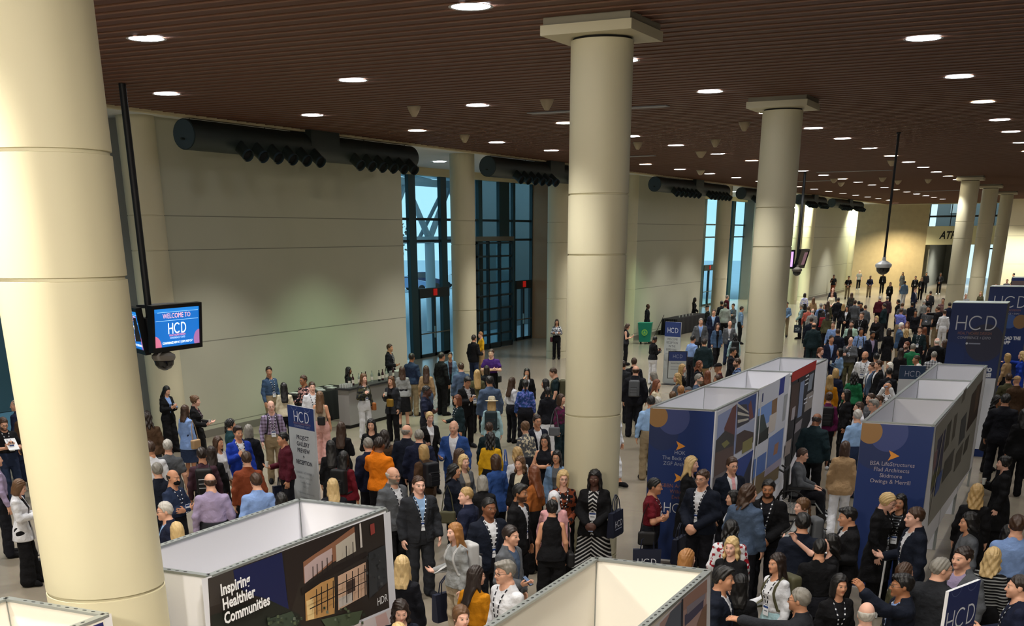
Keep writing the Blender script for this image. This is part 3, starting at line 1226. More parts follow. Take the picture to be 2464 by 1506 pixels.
def floor_mat():
    m = mat('floor_polished', '8c8374', .22, var=.16, vscale=1.6, spec=.5)
    nt = m.node_tree
    b = nt.nodes['Principled BSDF']
    base = b.inputs['Base Color'].links[0].from_socket
    tc = nt.nodes.new('ShaderNodeTexCoord')
    n2 = nt.nodes.new('ShaderNodeTexNoise')
    n2.inputs['Scale'].default_value = 26
    n2.inputs['Detail'].default_value = 2
    nt.links.new(tc.outputs['Object'], n2.inputs['Vector'])
    x = nt.nodes.new('ShaderNodeMix')
    x.data_type, x.blend_type = 'RGBA', 'OVERLAY'
    x.inputs['Factor'].default_value = .10
    nt.links.new(base, x.inputs['A'])
    nt.links.new(n2.outputs['Color'], x.inputs['B'])
    sp = nt.nodes.new('ShaderNodeSeparateXYZ')
    nt.links.new(tc.outputs['Object'], sp.inputs[0])
    acc = None
    for ax in 'XY':
        d = nt.nodes.new('ShaderNodeMath')
        d.operation = 'PINGPONG'
        d.inputs[1].default_value = 5.4
        nt.links.new(sp.outputs[ax], d.inputs[0])
        q = nt.nodes.new('ShaderNodeMath')
        q.operation = 'LESS_THAN'
        q.inputs[1].default_value = .008
        nt.links.new(d.outputs[0], q.inputs[0])
        if acc is None:
            acc = q.outputs[0]
        else:
            a = nt.nodes.new('ShaderNodeMath')
            a.operation = 'MAXIMUM'
            nt.links.new(acc, a.inputs[0])
            nt.links.new(q.outputs[0], a.inputs[1])
            acc = a.outputs[0]
    y = nt.nodes.new('ShaderNodeMix')
    y.data_type = 'RGBA'
    nt.links.new(x.outputs['Result'], y.inputs['A'])
    y.inputs['B'].default_value = (.17, .15, .13, 1)
    nt.links.new(acc, y.inputs['Factor'])
    nt.links.new(y.outputs['Result'], b.inputs['Base Color'])
    return m


struct('floor', MB().box(-26.95, 6.2, -8, 160, -.25, 0, floor_mat()))
struct('ground', MB().box(-160, -26.96, -60, 260, -.25, -.02, mat('paving_outside', 'bccbd6', .8, var=.1, vscale=.3)))

# slatted ceiling: a board and the long slats under it
mb = MB().box(-19.95, 6.2, -8, 131, ZC, ZC + .1, mat('ceiling_back', '24150e', .9))
sl = mat('ceiling_slat', '54301f', .6, var=.12, vscale=.9)
lit_edge = mat('ceiling_slat_lit_edge', '7d5a48', .6)  # lighter colour painted in for the light caught along each slat edge
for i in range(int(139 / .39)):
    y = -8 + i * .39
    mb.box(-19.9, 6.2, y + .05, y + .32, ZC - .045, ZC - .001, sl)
    mb.box(-19.9, 6.2, y, y + .05, ZC - .055, ZC - .001, lit_edge)
struct('ceiling', mb)
struct('ceiling_vestibule', MB().box(-27.0, -20.05, -8, 131, ZC, ZC + .1, soffit_m))
struct('trim_1', MB().box(-20.08, -19.9, -8, 131, ZC - .10, ZC + .1, trim_m))
struct('trim_2', MB().box(-19.9, 6.2, 130.7, 131, ZC - .12, ZC + .1, trim_m))

# left wall pieces between the window bays, with the return walls of the vestibules
for i, (a, b) in enumerate(((24.5, 36.6), (59.5, 71.7), (102.3, 119.6))):
    struct('wall_left.%03d' % i, MB().box(-21.62, -21.2, a, b, 0, ZC, wall_m).box(-26.9, -21.62, a, a + .3, 0, ZC, brown_m if i == 1 else greywall_m).box(-26.9, -21.62, b - .3, b, 0, ZC, wall_m))
    struct('baseboard_left.%03d' % i, MB().box(-21.2, -21.17, a, b, 0, .2, base_m))
dim_m = mat('wall_dark_right', '5a564e', .8)
struct('wall_right', MB().box(6.2, 6.5, -8, 131, -.2, ZC, dim_m))
struct('wall_behind', MB().box(-27, 6.5, -8.3, -8, -.2, ZC + .1, dim_m))
# far end: stone wall, beam over the passage, gallery above, cream wall to the right
struct('wall_back', MB().box(-27, -15.9, 131, 131.5, 0, ZC + .1, stone_m))
bm = struct('wall_beam', MB().box(-15.9, -7.6, 131, 131.6, 3.95, 5.65, mat('beam_cream', 'd8d4ae', .7)))
p = Print((-13.25, 131, 4.5), (1, 0, 0), (0, 0, 1), (0, -1, 0), .004)
p.text('ATRIUM', 0, 0, .98, mat('sign_black', '101010', .5), bold=.03, shear=.25, align='CENTER', xs=.80)
p.build('lettering', bm)
gal = MB().box(-15.9, -6, 137, 137.3, 5.65, ZC + .1, mat('gallery_grey', '7c807e', .8)).box(-15.9, -6, 131.6, 137, 5.55, 5.65, greywall_m)
gal.box(-14.6, -13.9, 136.9, 136.98, 6.9, 7.8, soffit_m)
struct('wall_gallery', gal)
rail = MB().box(-15.9, -7.6, 131.25, 131.33, 6.45, 6.62, mat('rail_dark', '23282a', .4))
for k in range(5):
    rail.box(-15.9 + 2.0 * k, -15.82 + 2.0 * k, 131.25, 131.33, 5.65, ZC, MATS['rail_dark'])
struct('trim_3', rail)
struct('wall_passage', MB().box(-15.9, -15.5, 131.5, 160, 0, 5.6, mat('passage_stone', '7f827c', .7, var=.15, vscale=2)).box(-6.0, -5.6, 131.5, 160, 0, 5.6, greywall_m).box(-15.5, -13.2, 146, 146.3, 0, 5.6, MATS['passage_stone']))
struct('ceiling_passage', MB().box(-15.9, -5.6, 131.6, 160, 5.45, 5.55, soffit_m))
pg = MB()
for x in (-13.2, -11.2, -9.2, -7.2):
    pg.box(x - .05, x + .05, 159.7, 159.8, 0, 5.5, MATS['rail_dark'])
pg.box(-13.2, -6, 159.7, 159.8, 3.2, 3.35, MATS['rail_dark'])
struct('window_5', pg)
struct('wall_far_right', MB().box(-7.6, 6.2, 118, 118.4, 0, ZC, jointed('wall_cream_far', 'e2dcc0', JZ)).box(-7.6, -7.2, 118.4, 131, 0, ZC, MATS['wall_cream_far']))

# ------------------------------------------------------------------ columns
def column(x, y, r, label, cap_size=None, top=ZC - .001):
    o = MB()
    pr = [(r * 1.0, 0), (r, JZ[0] - .012)]
    for z in JZ:
        pr += [(r, z - .014), (r - .016, z - .010), (r - .016, z + .010), (r, z + .014)]
    zt = 7.465 if cap_size else top
    pr += [(r, zt)]
    o.lathe(pr, col_m, 64)
    c = o.build('column', None, (x, y, 0))
    c['kind'] = 'structure'
    c['label'] = label
    if cap_size:
        s = cap_size / 2
        MB().lathe([(r - .03, 7.465), (r - .03, 7.495)], mat('shadow_gap', '17140f', .8), 48).build('neck_gap', c)
        MB().box(-s, s, -s, s, 7.495, 7.615, col_m).box(-s + .03, s - .03, -s + .03, s - .03, 7.615, ZC - .04, mat('capital_reveal', '8d8878', .7)).build('capital', c)
    return c


CW = .433
column(-6.67, 6.63, .452, 'big cream column at the left front, lit warm', 1.30)
column(-6.66, 17.15, .433, 'tall cream column in the middle with square capital', 1.30)
column(-6.72, 28.2, .433, 'cream column behind the blue exhibit row', 1.30)
column(-6.68, 70, .46, 'first of the three far columns at right', 1.30)
column(-6.68, 82.7, .46, 'second of the three far columns at right', 1.30)
column(-6.68, 97, .44, 'third of the three far columns at right', 1.30)
for y, l in ((24.45, 'half column at the near end of the left wall'), (41.0, 'slim round column left of the glass grid'), (49.9, 'pale column beside the brown stone wall'), (59.6, 'half column at the near end of the second wall'),
             (75.8, 'pale column by the second window bay'), (85, 'round column in the second window bay'), (96.5, 'brightly lit far column, leftmost'), (102.2, 'brightly lit far column, second'), (119.4, 'brightly lit far column at the stone wall')):
    column(-21.5 if y in (24.45, 59.6, 102.2) else -21.2, y, .45, l)

# ------------------------------------------------------------------ window bays of the vestibules
teal = mat('frame_teal', '1c3a40', .45, spec=.4)
teal_d = mat('frame_dark', '14262b', .45)
steel = mat('brushed_steel', '8a8a80', .3, .9)
glass = bpy.data.materials.new('window_glass')
glass.use_nodes = True
gn = glass.node_tree
gn.nodes.remove(gn.nodes['Principled BSDF'])
gt, gg, gm = gn.nodes.new('ShaderNodeBsdfTransparent'), gn.nodes.new('ShaderNodeBsdfGlossy'), gn.nodes.new('ShaderNodeMixShader')
gt.inputs[0].default_value = (.80, .93, .96, 1)
gg.inputs['Roughness'].default_value = .03
gm.inputs[0].default_value = .06
gn.links.new(gt.outputs[0], gm.inputs[1])
gn.links.new(gg.outputs[0], gm.inputs[2])
gn.links.new(gm.outputs[0], gn.nodes['Material Output'].inputs[0])
XW = -26.8


def window_bay(n, y0, y1, posts, doors, grid=None):
    """posts: (y0, y1) of the dark uprights; doors: (y0, y1) with a head band and two leaves."""
    o = MB().box(XW - .01, XW + .01, y0, y1, 0, ZC - .15, glass).build('window_%d' % n)
    o['kind'] = 'structure'
    f = MB().box(XW - .08, XW + .08, y0, y1, 7.72, ZC, teal_d)
    for z in (4.86, 5.73):
        f.box(XW - .05, XW + .05, y0, y1, z - .05, z + .05, teal_d)
    f.build('window_frame', o)
    for a, b in posts:
        MB().box(XW - .06, XW + .10, a + .08, b - .08, 0, ZC - .15, teal).build('mullion', o)
    for k, (a, b) in enumerate(doors):
        d = MB().box(XW - .06, XW + .12, a, b, 2.52, 2.92, mat('door_head', '20282a', .4)).build('door_head', o)
        MB().box(XW + .12, XW + .16, (a + b) / 2 - .15, (a + b) / 2 + .15, 2.60, 2.88, mat('exit_red', '8c1a18', .5, emit='ff2a20', estr=.12)).build('exit_sign', d)
        m_ = (a + b) / 2
        lf = MB()
        for q, r_ in ((a, m_), (m_, b)):
            lf.box(XW - .03, XW + .10, q, q + .09, 0, 2.52, teal_d).box(XW - .03, XW + .10, r_ - .09, r_, 0, 2.52, teal_d).box(XW - .03, XW + .10, q, r_, 0, .14, teal_d)
            lf.box(XW + .10, XW + .14, q + .06, r_ - .06, 1.0, 1.05, steel)
        lf.box(XW + .10, XW + .16, m_ - .12, m_ - .06, .8, 1.3, steel)
        lf.build('door_leaf', o)
    return o


struct('trim_4', MB().box(-26.95, -26.6, 36.6, 60, ZC - .3, ZC, trim_m).box(-26.95, -26.6, 72, 102, ZC - .3, ZC, trim_m))
window_bay(1, 5, 24.5, [(8, 8.6), (12.2, 12.8), (16, 16.5)], [(12.8, 16.0), (17.5, 20.8)])
window_bay(2, 36.9, 59.5, [(37.2, 37.8), (40, 40.6), (43.2, 43.9), (46.6, 47.35), (49.45, 50.15), (53.2, 53.75), (55.45, 56.75), (57.05, 57.45), (59.35, 59.75)], [(47.35, 50.15), (57.45, 59.35)])
window_bay(3, 72.0, 102.3, [(73.5, 74.2), (76.4, 77), (80, 80.8), (83, 83.8), (86, 87), (90, 91), (94, 95), (98, 99)], [(77, 80), (91, 94)])
# glazed vestibule box standing in front of the second window bay
gb = MB().box(-26.02, -25.99, 51.6, 55.3, .02, 4.82, glass).build('door_1')
gb['kind'] = 'structure'
MB().box(-26.8, -25.9, 51.4, 55.5, 4.82, 5.02, steel).build('door_canopy', gb)
fr = MB()
for y in (51.5, 52.75, 54.0, 55.3):
    fr.box(-26.08, -25.93, y, y + .10, 0, 4.82, teal_d)
for k in range(9):
    z = .02 + k * .585
    fr.box(-26.08, -25.93, 51.5, 55.4, z, z + (.22 if k == 0 else .08), teal_d)
fr.box(-26.8, -26.0, 55.3, 55.4, 0, 4.82, glass)
fr.build('door_frame', gb)

# ------------------------------------------------------------------ outside the glass
tr = MB()
trm = mat('truss_white', 'cfd8dc', .6)
for z in (4.7, 7.6):
    tr.box(-34.4, -34.0, 20, 110, z, z + .35, trm)
for i in range(18):
    y = 22 + i * 5
    tr.tube([(-34.2, y, 4.9), (-34.2, y + 2.5, 7.7), (-34.2, y + 5, 4.9)], .18, trm, 8)
    tr.tube([(-38.2, y + 1, 5.0), (-38.2, y + 4.5, 8.0)], .12, trm, 8)
    tr.tube([(-34.2, y + 2.5, 7.7), (-40, y + 2.5, 9.0)], .12, trm, 8)
tr.box(-48, -30, 10, 112, 9.2, 9.5, trm)
for y in (30, 62, 94):
    tr.tube([(-34.2, y, 0), (-34.2, y, 4.8)], .28, trm, 14)
tag(MB().box(-33, -31.5, 63.0, 80, 0, 11, mat('pier_concrete', '8e979a', .8, var=.06)).build('concrete_wall'), 'pale concrete wall outside, behind the glass grid', 'wall')
tag(MB().box(-31.5, -30.5, -12, 36, 0, 11, mat('stone_outside', '8b9596', .8, var=.06)).build('stone_wall'), 'grey stone wall outside, left of the big column', 'wall')
tag(tr.build('canopy_truss'), 'white steel canopy truss seen through the entrance glass', 'canopy')


def car(x, y, rz, body, label, suv):
    t = empty('car', (x, y, 0), rz, label, 'car', 'cars parked outside')
    bm_ = mat('car_' + body, body, .3, .2, spec=.6)
    h = .35 if suv else .1
    pr = [(-2.3, .45), (-2.35, .85), (-1.9, 1.0 + h * .4), (-1.1, 1.35 + h), (.6, 1.38 + h), (1.25, 1.02 + h * .3), (2.15, .92), (2.35, .6), (2.3, .4)]
    v = [(a, s * (.86 if b < 1.1 else .68), b) for s in (-1, 1) for a, b in pr]
    n = len(pr)
    MB().add(v, [list(range(n - 1, -1, -1)), list(range(n, 2 * n))] + [(i, (i + 1) % n, n + (i + 1) % n, n + i) for i in range(n)], bm_).build('body', t)
    g = MB()
    gm_ = mat('car_glass', '1a2630', .1, spec=.7)
    for s in (-1, 1):
        g.poly([(-1.65, s * .80, 1.03 + h * .5), (-1.05, s * .72, 1.28 + h), (.5, s * .72, 1.31 + h), (1.05, s * .80, 1.03 + h * .4)][::s], gm_)
    g.build('side_window', t)
    for a in (-1.45, 1.45):
        for s in (-1, 1):
            MB().tube([(a, s * .70, .33), (a, s * .90, .33)], .33, mat('tyre', '141416', .8), 18).build('wheel', t)
    return t


car(-63, 112.5, .5, '1d2a52', 'dark blue car parked outside, seen through the tall glass', True)
car(-61, 117.5, .4, 'e6eaee', 'white car parked outside, right of the dark blue one', False)
car(-62, 107.5, .55, '8fa6cc', 'pale blue car parked outside, left of the dark blue one', False)
for i, (x, y, h, g, l) in enumerate(((-70, 108, 7, '6d5b58', 'bare brownish tree outside behind the parked cars'), (-72, 120, 8, '5e5a50', 'bare grey tree outside right of the parked cars'), (-60, 138, 10, '7a9a3a', 'bright green tree outside the second window bay'), (-62, 152, 11, 'a8b04a', 'yellow green tree outside the far window bay'), (-58, 125, 7, '8f9a4a', 'small yellowish tree outside beside the slim column'))):
    t = empty('tree', (x, y, 0), 0, l, 'tree', 'trees outside')
    MB().tube([(0, 0, 0), (.1, 0, h * .4), (0, .1, h * .7)], [.22, .16, .06], mat('bark', '4a3c32', .9), 9).build('trunk', t)
    rnd = random.Random(i)
    c = MB()
    lm = mat('leaf_' + g, g, .9, var=.3, vscale=2)
    for k in range(420):
        a, b, r_ = rnd.uniform(0, 6.28), rnd.uniform(-1, 1), rnd.uniform(.3, 1) ** .5
        q = np.array([math.cos(a) * math.sqrt(1 - b * b) * h * .36 * r_, math.sin(a) * math.sqrt(1 - b * b) * h * .36 * r_, h * .62 + b * h * .36 * r_])
        s = rnd.uniform(.12, .34)
        e1, e2 = unit([rnd.gauss(0, 1) for _ in '123']), unit([rnd.gauss(0, 1) for _ in '123'])
        c.poly([q, q + e1 * s, q + (e1 + e2) * s, q + e2 * s], lm)
    c.build('crown', t)

# ------------------------------------------------------------------ air ducts with nozzles under the edge of the ceiling
duct_m = mat('duct_dark', '262f2c', .55, .1, var=.15)
duct_in = mat('duct_inside', '060808', .9)
capm = mat('duct_cap', '33424a', .5)


def duct(y0, y1, label):
    """Fat round duct along the wall with two groups of short angled nozzles and a box to the ceiling between them."""
    x, z, r = -20.05, 7.30, .335
    t = empty('air_duct', (x, y0, z), 0, label, 'air duct', 'ducts with nozzles along the left wall')
    L = y1 - y0
    MB().tube([(0, 0, 0), (0, L, 0)], r, duct_m, 28).build('barrel', t)
    MB().tube([(0, -.02, 0), (0, 0, 0)], r - .02, capm, 28).build('end_cap', t)
    MB().tube([(0, -.14, -.1), (0, -.02, -.1)], .025, duct_m, 8).build('damper_handle', t)
    yb = L * .52
    MB().box(-.34, .34, yb - .75, yb + .65, 0, ZC - z - .05, duct_m).build('supply_box', t)
    ys = [L * .17 + i * L * .060 for i in range(6)] + [L * .66 + i * L * .058 for i in range(6)]
    for i, y in enumerate(ys):
        d = unit([.80, -.22, -.56])
        a, b = np.array([0, y, 0]) + d * .20, np.array([0, y, 0]) + d * .70
        n = MB().tube([a, b], [.155, .135], duct_m, 18, False)
        n.tube([b - d * .03, b + d * .03], .152, capm, 18, False)
        n.tube([b - d * .06, b - d * .05], .132, duct_in, 18)
        n.build('nozzle', t)
    for y in (.25, L * .30, L * .75, L - .3):
        MB().tube([(0, y, r), (0, y, ZC - z - .045)], .012, duct_m, 6).build('hanger', t)


for a, b, l in ((24.45, 35.2, 'long dark air duct nearest the camera, above the left wall'), (40.75, 51.5, 'second dark air duct, by the first window bay'), (59.1, 71.6, 'third dark air duct, above the second wall'),
                (75.2, 86, 'fourth dark air duct, by the second window bay'), (91, 99.5, 'fifth dark air duct, before the far lit columns'), (103, 116, 'farthest dark air duct, above the third wall')):
    duct(a, b, l)

# ------------------------------------------------------------------ recessed lights, detectors, flush strips, hung poles
lens_m = mat('lamp_lens', 'ffffff', .5, emit='f4f8ff', estr=14)
lens_w = mat('lamp_lens_warm', 'ffffff', .5, emit='fff2d8', estr=14)
lens_d = mat('lamp_lens_dim', 'ffffff', .5, emit='fff4e6', estr=4)
ring_m = mat('lamp_ring', 'b8bcc0', .4)
COLS_ = {-3.1: 'rightmost row', -8.15: 'row right of the columns', -13.75: 'middle row', -18.4: 'row along the left wall', 2.1: 'unseen row'}
LS = .9475
YS = [0.3, 5.4, 10.8, 16.1, 22.0, 27.45, 32.8, 38.1, 42.6, 47.8, 52.9, 57.8, 62.7, 67.8, 73, 78, 83, 88, 93, 98.5, 104, 109.5, 115, 121]
SKIP = {(-13.75, 5), (-8.15, 5)}
EN = 520
ring_me = MB().lathe([(.27, -.056), (.29, -.059), (.275, -.064), (.25, -.056)], ring_m, 28, close=False).mesh('trim_ring')
lens_me = {m.name: MB().lathe([(.25, -.056), (.25, -.053)], m, 28).mesh('lens') for m in (lens_m, lens_w, lens_d)}
ORD = 'first second third fourth fifth sixth seventh eighth ninth tenth eleventh twelfth thirteenth fourteenth fifteenth sixteenth seventeenth eighteenth nineteenth twentieth twenty-first twenty-second'.split()
SPOTS = {}


def spot(name, loc, power, col, angle=96, blend=.55, soft=.16, parent=None, rot=None):
    k = (name, power, col, angle, blend)
    if k not in SPOTS:
        l = bpy.data.lights.new(name, 'SPOT')
        l.energy, l.color, l.spot_size, l.spot_blend, l.shadow_soft_size = power, col, math.radians(angle), blend, soft
        SPOTS[k] = l
    o = bpy.data.objects.new(name, SPOTS[k])
    COL.objects.link(o)
    o.location = loc
    if rot is not None:
        o.rotation_euler = rot
    if parent:
        o.parent = parent
    return o


for x in (-18.4, -13.75, -8.15, -3.1, 2.1):
    nth = 0
    for i, y in enumerate(YS):
        far = y > 70
        if far and i % 2 and x != -8.15:
            pass
        warm = y < 8 and x < 0
        pw = EN * (2.0 if y >= 80 else 1.0) * (2.6 if warm and x in (-8.15, -13.75) else 2.2 if warm else 1.7 if i == 2 and x > -9 else 1) * {-3.1: .75, 2.1: .4, -18.4: 1.9}.get(x, 1.15)
        col = (1.0, .92, .80) if warm else ((.74, 1.0, .70) if (x == -18.4 and i in (6, 12)) else (1.0, .965, .91))
        seen = x < 0 and y > 11 and y < 118
        t = empty('ceiling_downlight', (x * LS, y * LS, ZC), 0)
        if seen:
            nth += 1
            tag(t, 'round recessed ceiling light, %s from the camera in the %s' % (ORD[nth - 1], COLS_[x]), 'ceiling light', 'round recessed ceiling lights')
        else:
            tag(t, 'round recessed ceiling light, above and behind the camera' if y < 11 else 'round recessed ceiling light at the far end of the hall', 'ceiling light', 'round recessed ceiling lights out of view' if y < 11 else 'round recessed ceiling lights at the far end')
        link('trim_ring', ring_me, t)
        link('lens', lens_me[lens_d.name if (far and i % 3 == 1) else lens_w.name if warm or i % 4 == 2 else lens_m.name], t)
        if y < 80 or i % 2 == 0:
            spot('downlight', (0, 0, -.07), pw, col, parent=t)
# small lamps in the vestibule soffits and beside the far columns
for i, (x, y, pw, c, l) in enumerate(((-24.0, 44.5, 300, (.9, 1, .95), 'round soffit light above the first window bay'), (-24.0, 52.5, 200, (.9, 1, .95), 'round soffit light above the glass grid'), (-24, 20, 250, (.8, .95, 1), 'round soffit light left of the left wall'),
                                      (-22.3, 95.6, 2500, (.85, 1, .75), 'soffit light beside the leftmost bright column'), (-22.0, 101.2, 2500, (1, 1, .70), 'soffit light beside the second bright column'), (-20.4, 118.2, 2500, (1, 1, .70), 'soffit light before the far bright column'), (-23.5, 86, 500, (.85, 1, .8), 'soffit light in the second window bay'), (-23, 77.5, 300, (.85, 1, .9), 'soffit light behind the second bay column'),
                                      (-18.6, 126.5, 6000, (1, .86, .58), 'warm soffit light before the far stone wall'), (-12, 134.5, 2500, (1, .97, .85), 'soffit light over the far passage'), (-9.5, 114.5, 3500, (1, .96, .78), 'soffit light by the third far column'), (-4.6, 114, 3500, (1, .94, .74), 'soffit light before the far cream wall'))):
    zz = 5.45 if y > 132 else ZC
    t = tag(empty('soffit_light', (x, y, zz)), l, 'ceiling light', 'soffit lights')
    link('trim_ring', ring_me, t).location.z = .04
    link('lens', lens_me[lens_m.name], t).location.z = .04
    spot('soffit_spot', (0, 0, -.03), pw, c, 130, .6, parent=t)

for i, (x, y, z, pw) in enumerate(((-3.6, -3.0, 7.3, 1000), (-8.5, -3.5, 7.3, 1300), (-1.0, 2.5, 7.3, 750))):  # unseen fill lights, added to brighten the near column and booths
    t = tag(empty('fill_light', (x, y, z)), 'added warm fill light, unseen above and behind the camera', 'flood light', 'added warm fill lights behind the camera')
    MB().lathe([(.05, .40), (.06, .2), (.22, .1), (.25, 0)], mat('fill_light_housing', '2a2a2c', .5), 20).build('housing', t)
    spot('flood', (0, 0, -.02), pw, (1, .91, .78), 150, .6, .30, t, (math.radians(40), 0, 0))

det_m = mat('detector_cream', 'a89a80', .6)
for i, (px, py, l) in enumerate(((996, 262, 'cone shaped ceiling detector above the first duct end'), (1316, 245, 'cone shaped ceiling detector by the near grey strip'), (1118, 330, 'small ceiling detector right of the first duct'), (1535, 348, 'small ceiling detector just right of the middle column'),
                                 (1722, 342, 'small ceiling detector between the two columns'), (1792, 300, 'small ceiling detector left of the second capital'), (1687, 370, 'tiny ceiling detector between the columns, lower'), (2147, 392, 'ceiling detector beside the camera pole'),
                                 (2007, 436, 'ceiling detector left of the far strip, first'), (2024, 445, 'ceiling detector left of the far strip, second'), (2124, 433, 'ceiling detector left of the camera pole, farther'), (2161, 440, 'ceiling detector right of the camera pole, farther'), (2234, 437, 'ceiling detector left of the far columns'), (1318 + 368, 415, 'ceiling detector above the third duct'))):
    q = at_z(px, py - 6, ZC - .05)
    t = tag(empty('ceiling_detector', (q[0], q[1], ZC - .046)), l, 'detector', 'ceiling detectors')
    s = .9 if q[1] < 40 else 1.15
    MB().lathe([(.16 * s, 0), (.165 * s, -.03), (.13 * s, -.10), (.06 * s, -.20), (.045 * s, -.21)], det_m, 18).build('housing', t)
    MB().lathe([(.18 * s, 0), (.18 * s, -.012)], mat('detector_ring', '8d8474', .6), 18).build('base_ring', t)
strip_m = mat('strip_grey', '8b8c90', .6)
for x0, x1, y, l in ((-13.45, -9.85, 29.75, 'long flush grey ceiling strip behind the middle column'), (-17.3, -16.1, 47.3, 'short flush grey ceiling strip right of the middle column'), (-13.4, -9.8, 64.3, 'long flush grey ceiling strip left of the camera pole'), (-13.0, -9.6, 97, 'far flush grey ceiling strip before the far columns'), (-17.5, -14.5, 74.5, 'faint flush ceiling strip beyond the second column')):
    tag(MB().box(x0 * LS, x1 * LS, y * LS - .17, y * LS + .17, ZC - .075, ZC - .056, strip_m).build('ceiling_strip'), l, 'ceiling strip', 'flush grey ceiling strips')

blk = mat('pole_black', '16181a', .5)


def dome_camera(t, z, white):
    """Dome camera under a hung pole."""
    wm_ = mat('dome_white', 'c8ccd0', .4) if white else mat('dome_taupe', '77716a', .5)
    MB().lathe([(.05, z + .30), (.06, z + .20), (.16, z + .15), (.235, z + .10), (.24, z + .05), (.215, z), (.17, z - .01)], wm_, 28).build('housing', t)
    MB().lathe([(.20, z - .01), (.185, z - .09), (.13, z - .16), (.04, z - .20)], mat('dome_black', '0a0b0d', .15, spec=.6), 28).build('dome', t)


q = at_z(2163, 318, ZC - .05)
t = tag(empty('ceiling_camera', (q[0], q[1], 0)), 'white dome camera on a long thin black pole', 'camera')
MB().tube([(0, 0, ZC - .05), (0, 0, 4.36)], .035, blk, 10).build('pole', t)
MB().lathe([(.07, ZC - .05), (.06, ZC - .09)], blk, 14).build('pole_flange', t)
dome_camera(t, 4.06, True)

# ------------------------------------------------------------------ hung monitors
def monitor(t, a, b, z0, z1, tilt, scr, name):
    """Screen between plan points a and b; the picture faces the right-hand normal of a-b."""
    a, b = np.array(a, float), np.array(b, float)
    L = np.linalg.norm(b - a)
    u = (b - a) / L
    n = np.array([u[1], -u[0]])
    h = z1 - z0
    up = np.array([-n[0] * math.sin(tilt), -n[1] * math.sin(tilt), math.cos(tilt)])
    nn = np.array([n[0] * math.cos(tilt), n[1] * math.cos(tilt), math.sin(tilt)])
    o = np.array([a[0], a[1], z0])
    U = np.array([u[0], u[1], 0])
    mb = MB()
    e = .09
    P = lambda p_, q_, d: o + U * p_ + up * q_ + nn * d
    bez = mat('bezel_black', '0b0c0e', .3)

    def slab(p0, p1, q0, q1, d0, d1, m):
        v = [P(p_, q_, d) for d in (d0, d1) for q_ in (q0, q1) for p_ in (p0, p1)]
        mb.add(v, [(0, 2, 3, 1), (4, 5, 7, 6), (0, 1, 5, 4), (2, 6, 7, 3), (0, 4, 6, 2), (1, 3, 7, 5)], m)
    slab(0, L, 0, h, -.10, -.01, bez)
    for p0, p1, q0, q1 in ((0, L, 0, e), (0, L, h - e * .8, h), (0, e * .8, e, h - e * .8), (L - e * .8, L, e, h - e * .8)):
        slab(p0, p1, q0, q1, -.01, .02, bez)
    sc = mb.build(name, t)
    g = Print(P(e * .8, e, -.008), U, up, nn, .001)
    scr(g, L - 1.6 * e, h - 1.8 * e)
    g.build('picture', sc)


def em(name, c, s=1.0):
    return mat(name, c, .4, emit=c, estr=s)


def welcome(g, w_, h):
    blue = em('screen_blue', '12569c', .9)
    g.rect(0, w_, 0, h, blue)
    g.rect(0, w_, h * .90, h, em('screen_blue2', '1a68ae', .9))
    pk = em('screen_pink', 'b06078', .8)
    g.disc(0, 0, h * .30, pk, clip=(0, w_, 0, h))
    g.disc(w_, h * .12, h * .26, em('screen_pink2', '8a5a86', .8), clip=(0, w_, 0, h))
    wh, li = em('screen_white', 'f0f4ff', 1.3), em('screen_lilac', 'd8b0c8', 1.0)
    g.rect(w_ * .08, w_ * .98, h * .895, h * .905, em('screen_line', '8ab4dc', 1))
    g.rect(w_ * .04, w_ * .98, h * .675, h * .685, MATS['screen_line'])
    g.text('WELCOME TO', w_ * .5, h * .74, h * .185, em('screen_coral', 'e89a98', 1.1), xs=1.0)
    g.logo(w_ * .5, h * .47, h * .28, wh, .11)
    g.text('HEALTHCARE DESIGN', w_ * .5, h * .265, h * .075, em('screen_coral2', 'd87878', 1.0), xs=.95)
    g.text('CONFERENCE + EXPO', w_ * .5, h * .195, h * .07, em('screen_pale', 'a8c0e8', 1.0), xs=.95)
    g.text('CONFERENCE NOV 4-7 | EXPO NOV 5-7', w_ * .5, h * .065, h * .085, wh, xs=.86)


t = tag(empty('hanging_monitor', (0, 0, 0)), 'cluster of black monitors on a ceiling pole, front one reading WELCOME TO', 'monitor')
MB().tube([(-17.07, 19.17, ZC - .05), (-17.07, 19.17, 3.0)], .07, blk, 12).build('pole', t)
MB().box(-17.35, -16.95, 19.0, 20.3, 3.10, 3.55, mat('mount_dark', '26282b', .5)).build('mount_bracket', t)
monitor(t, (-16.80, 18.84), (-16.86, 20.44), 2.90, 3.80, -.10, welcome, 'screen')
monitor(t, (-18.2, 19.7), (-17.02, 18.90), 2.85, 3.75, -.10, welcome, 'side_screen')
MB().box(-17.5, -16.9, 19.3, 20.3, 3.72, 3.78, MATS['mount_dark']).build('top_plate', t)
c2 = empty('dome_camera', (-16.98, 19.35, 0))
c2.parent = t
dome_camera(c2, 2.72, False)


def pinkscreen(g, w_, h):
    g.rect(0, w_, 0, h, em('screen_violet', 'b48ad8', 1.1))
    g.rect(w_ * .1, w_ * .9, h * .35, h * .42, em('screen_violet2', '9c70c4', 1.0))
    g.rect(w_ * .2, w_ * .8, h * .62, h * .70, MATS['screen_violet2'])


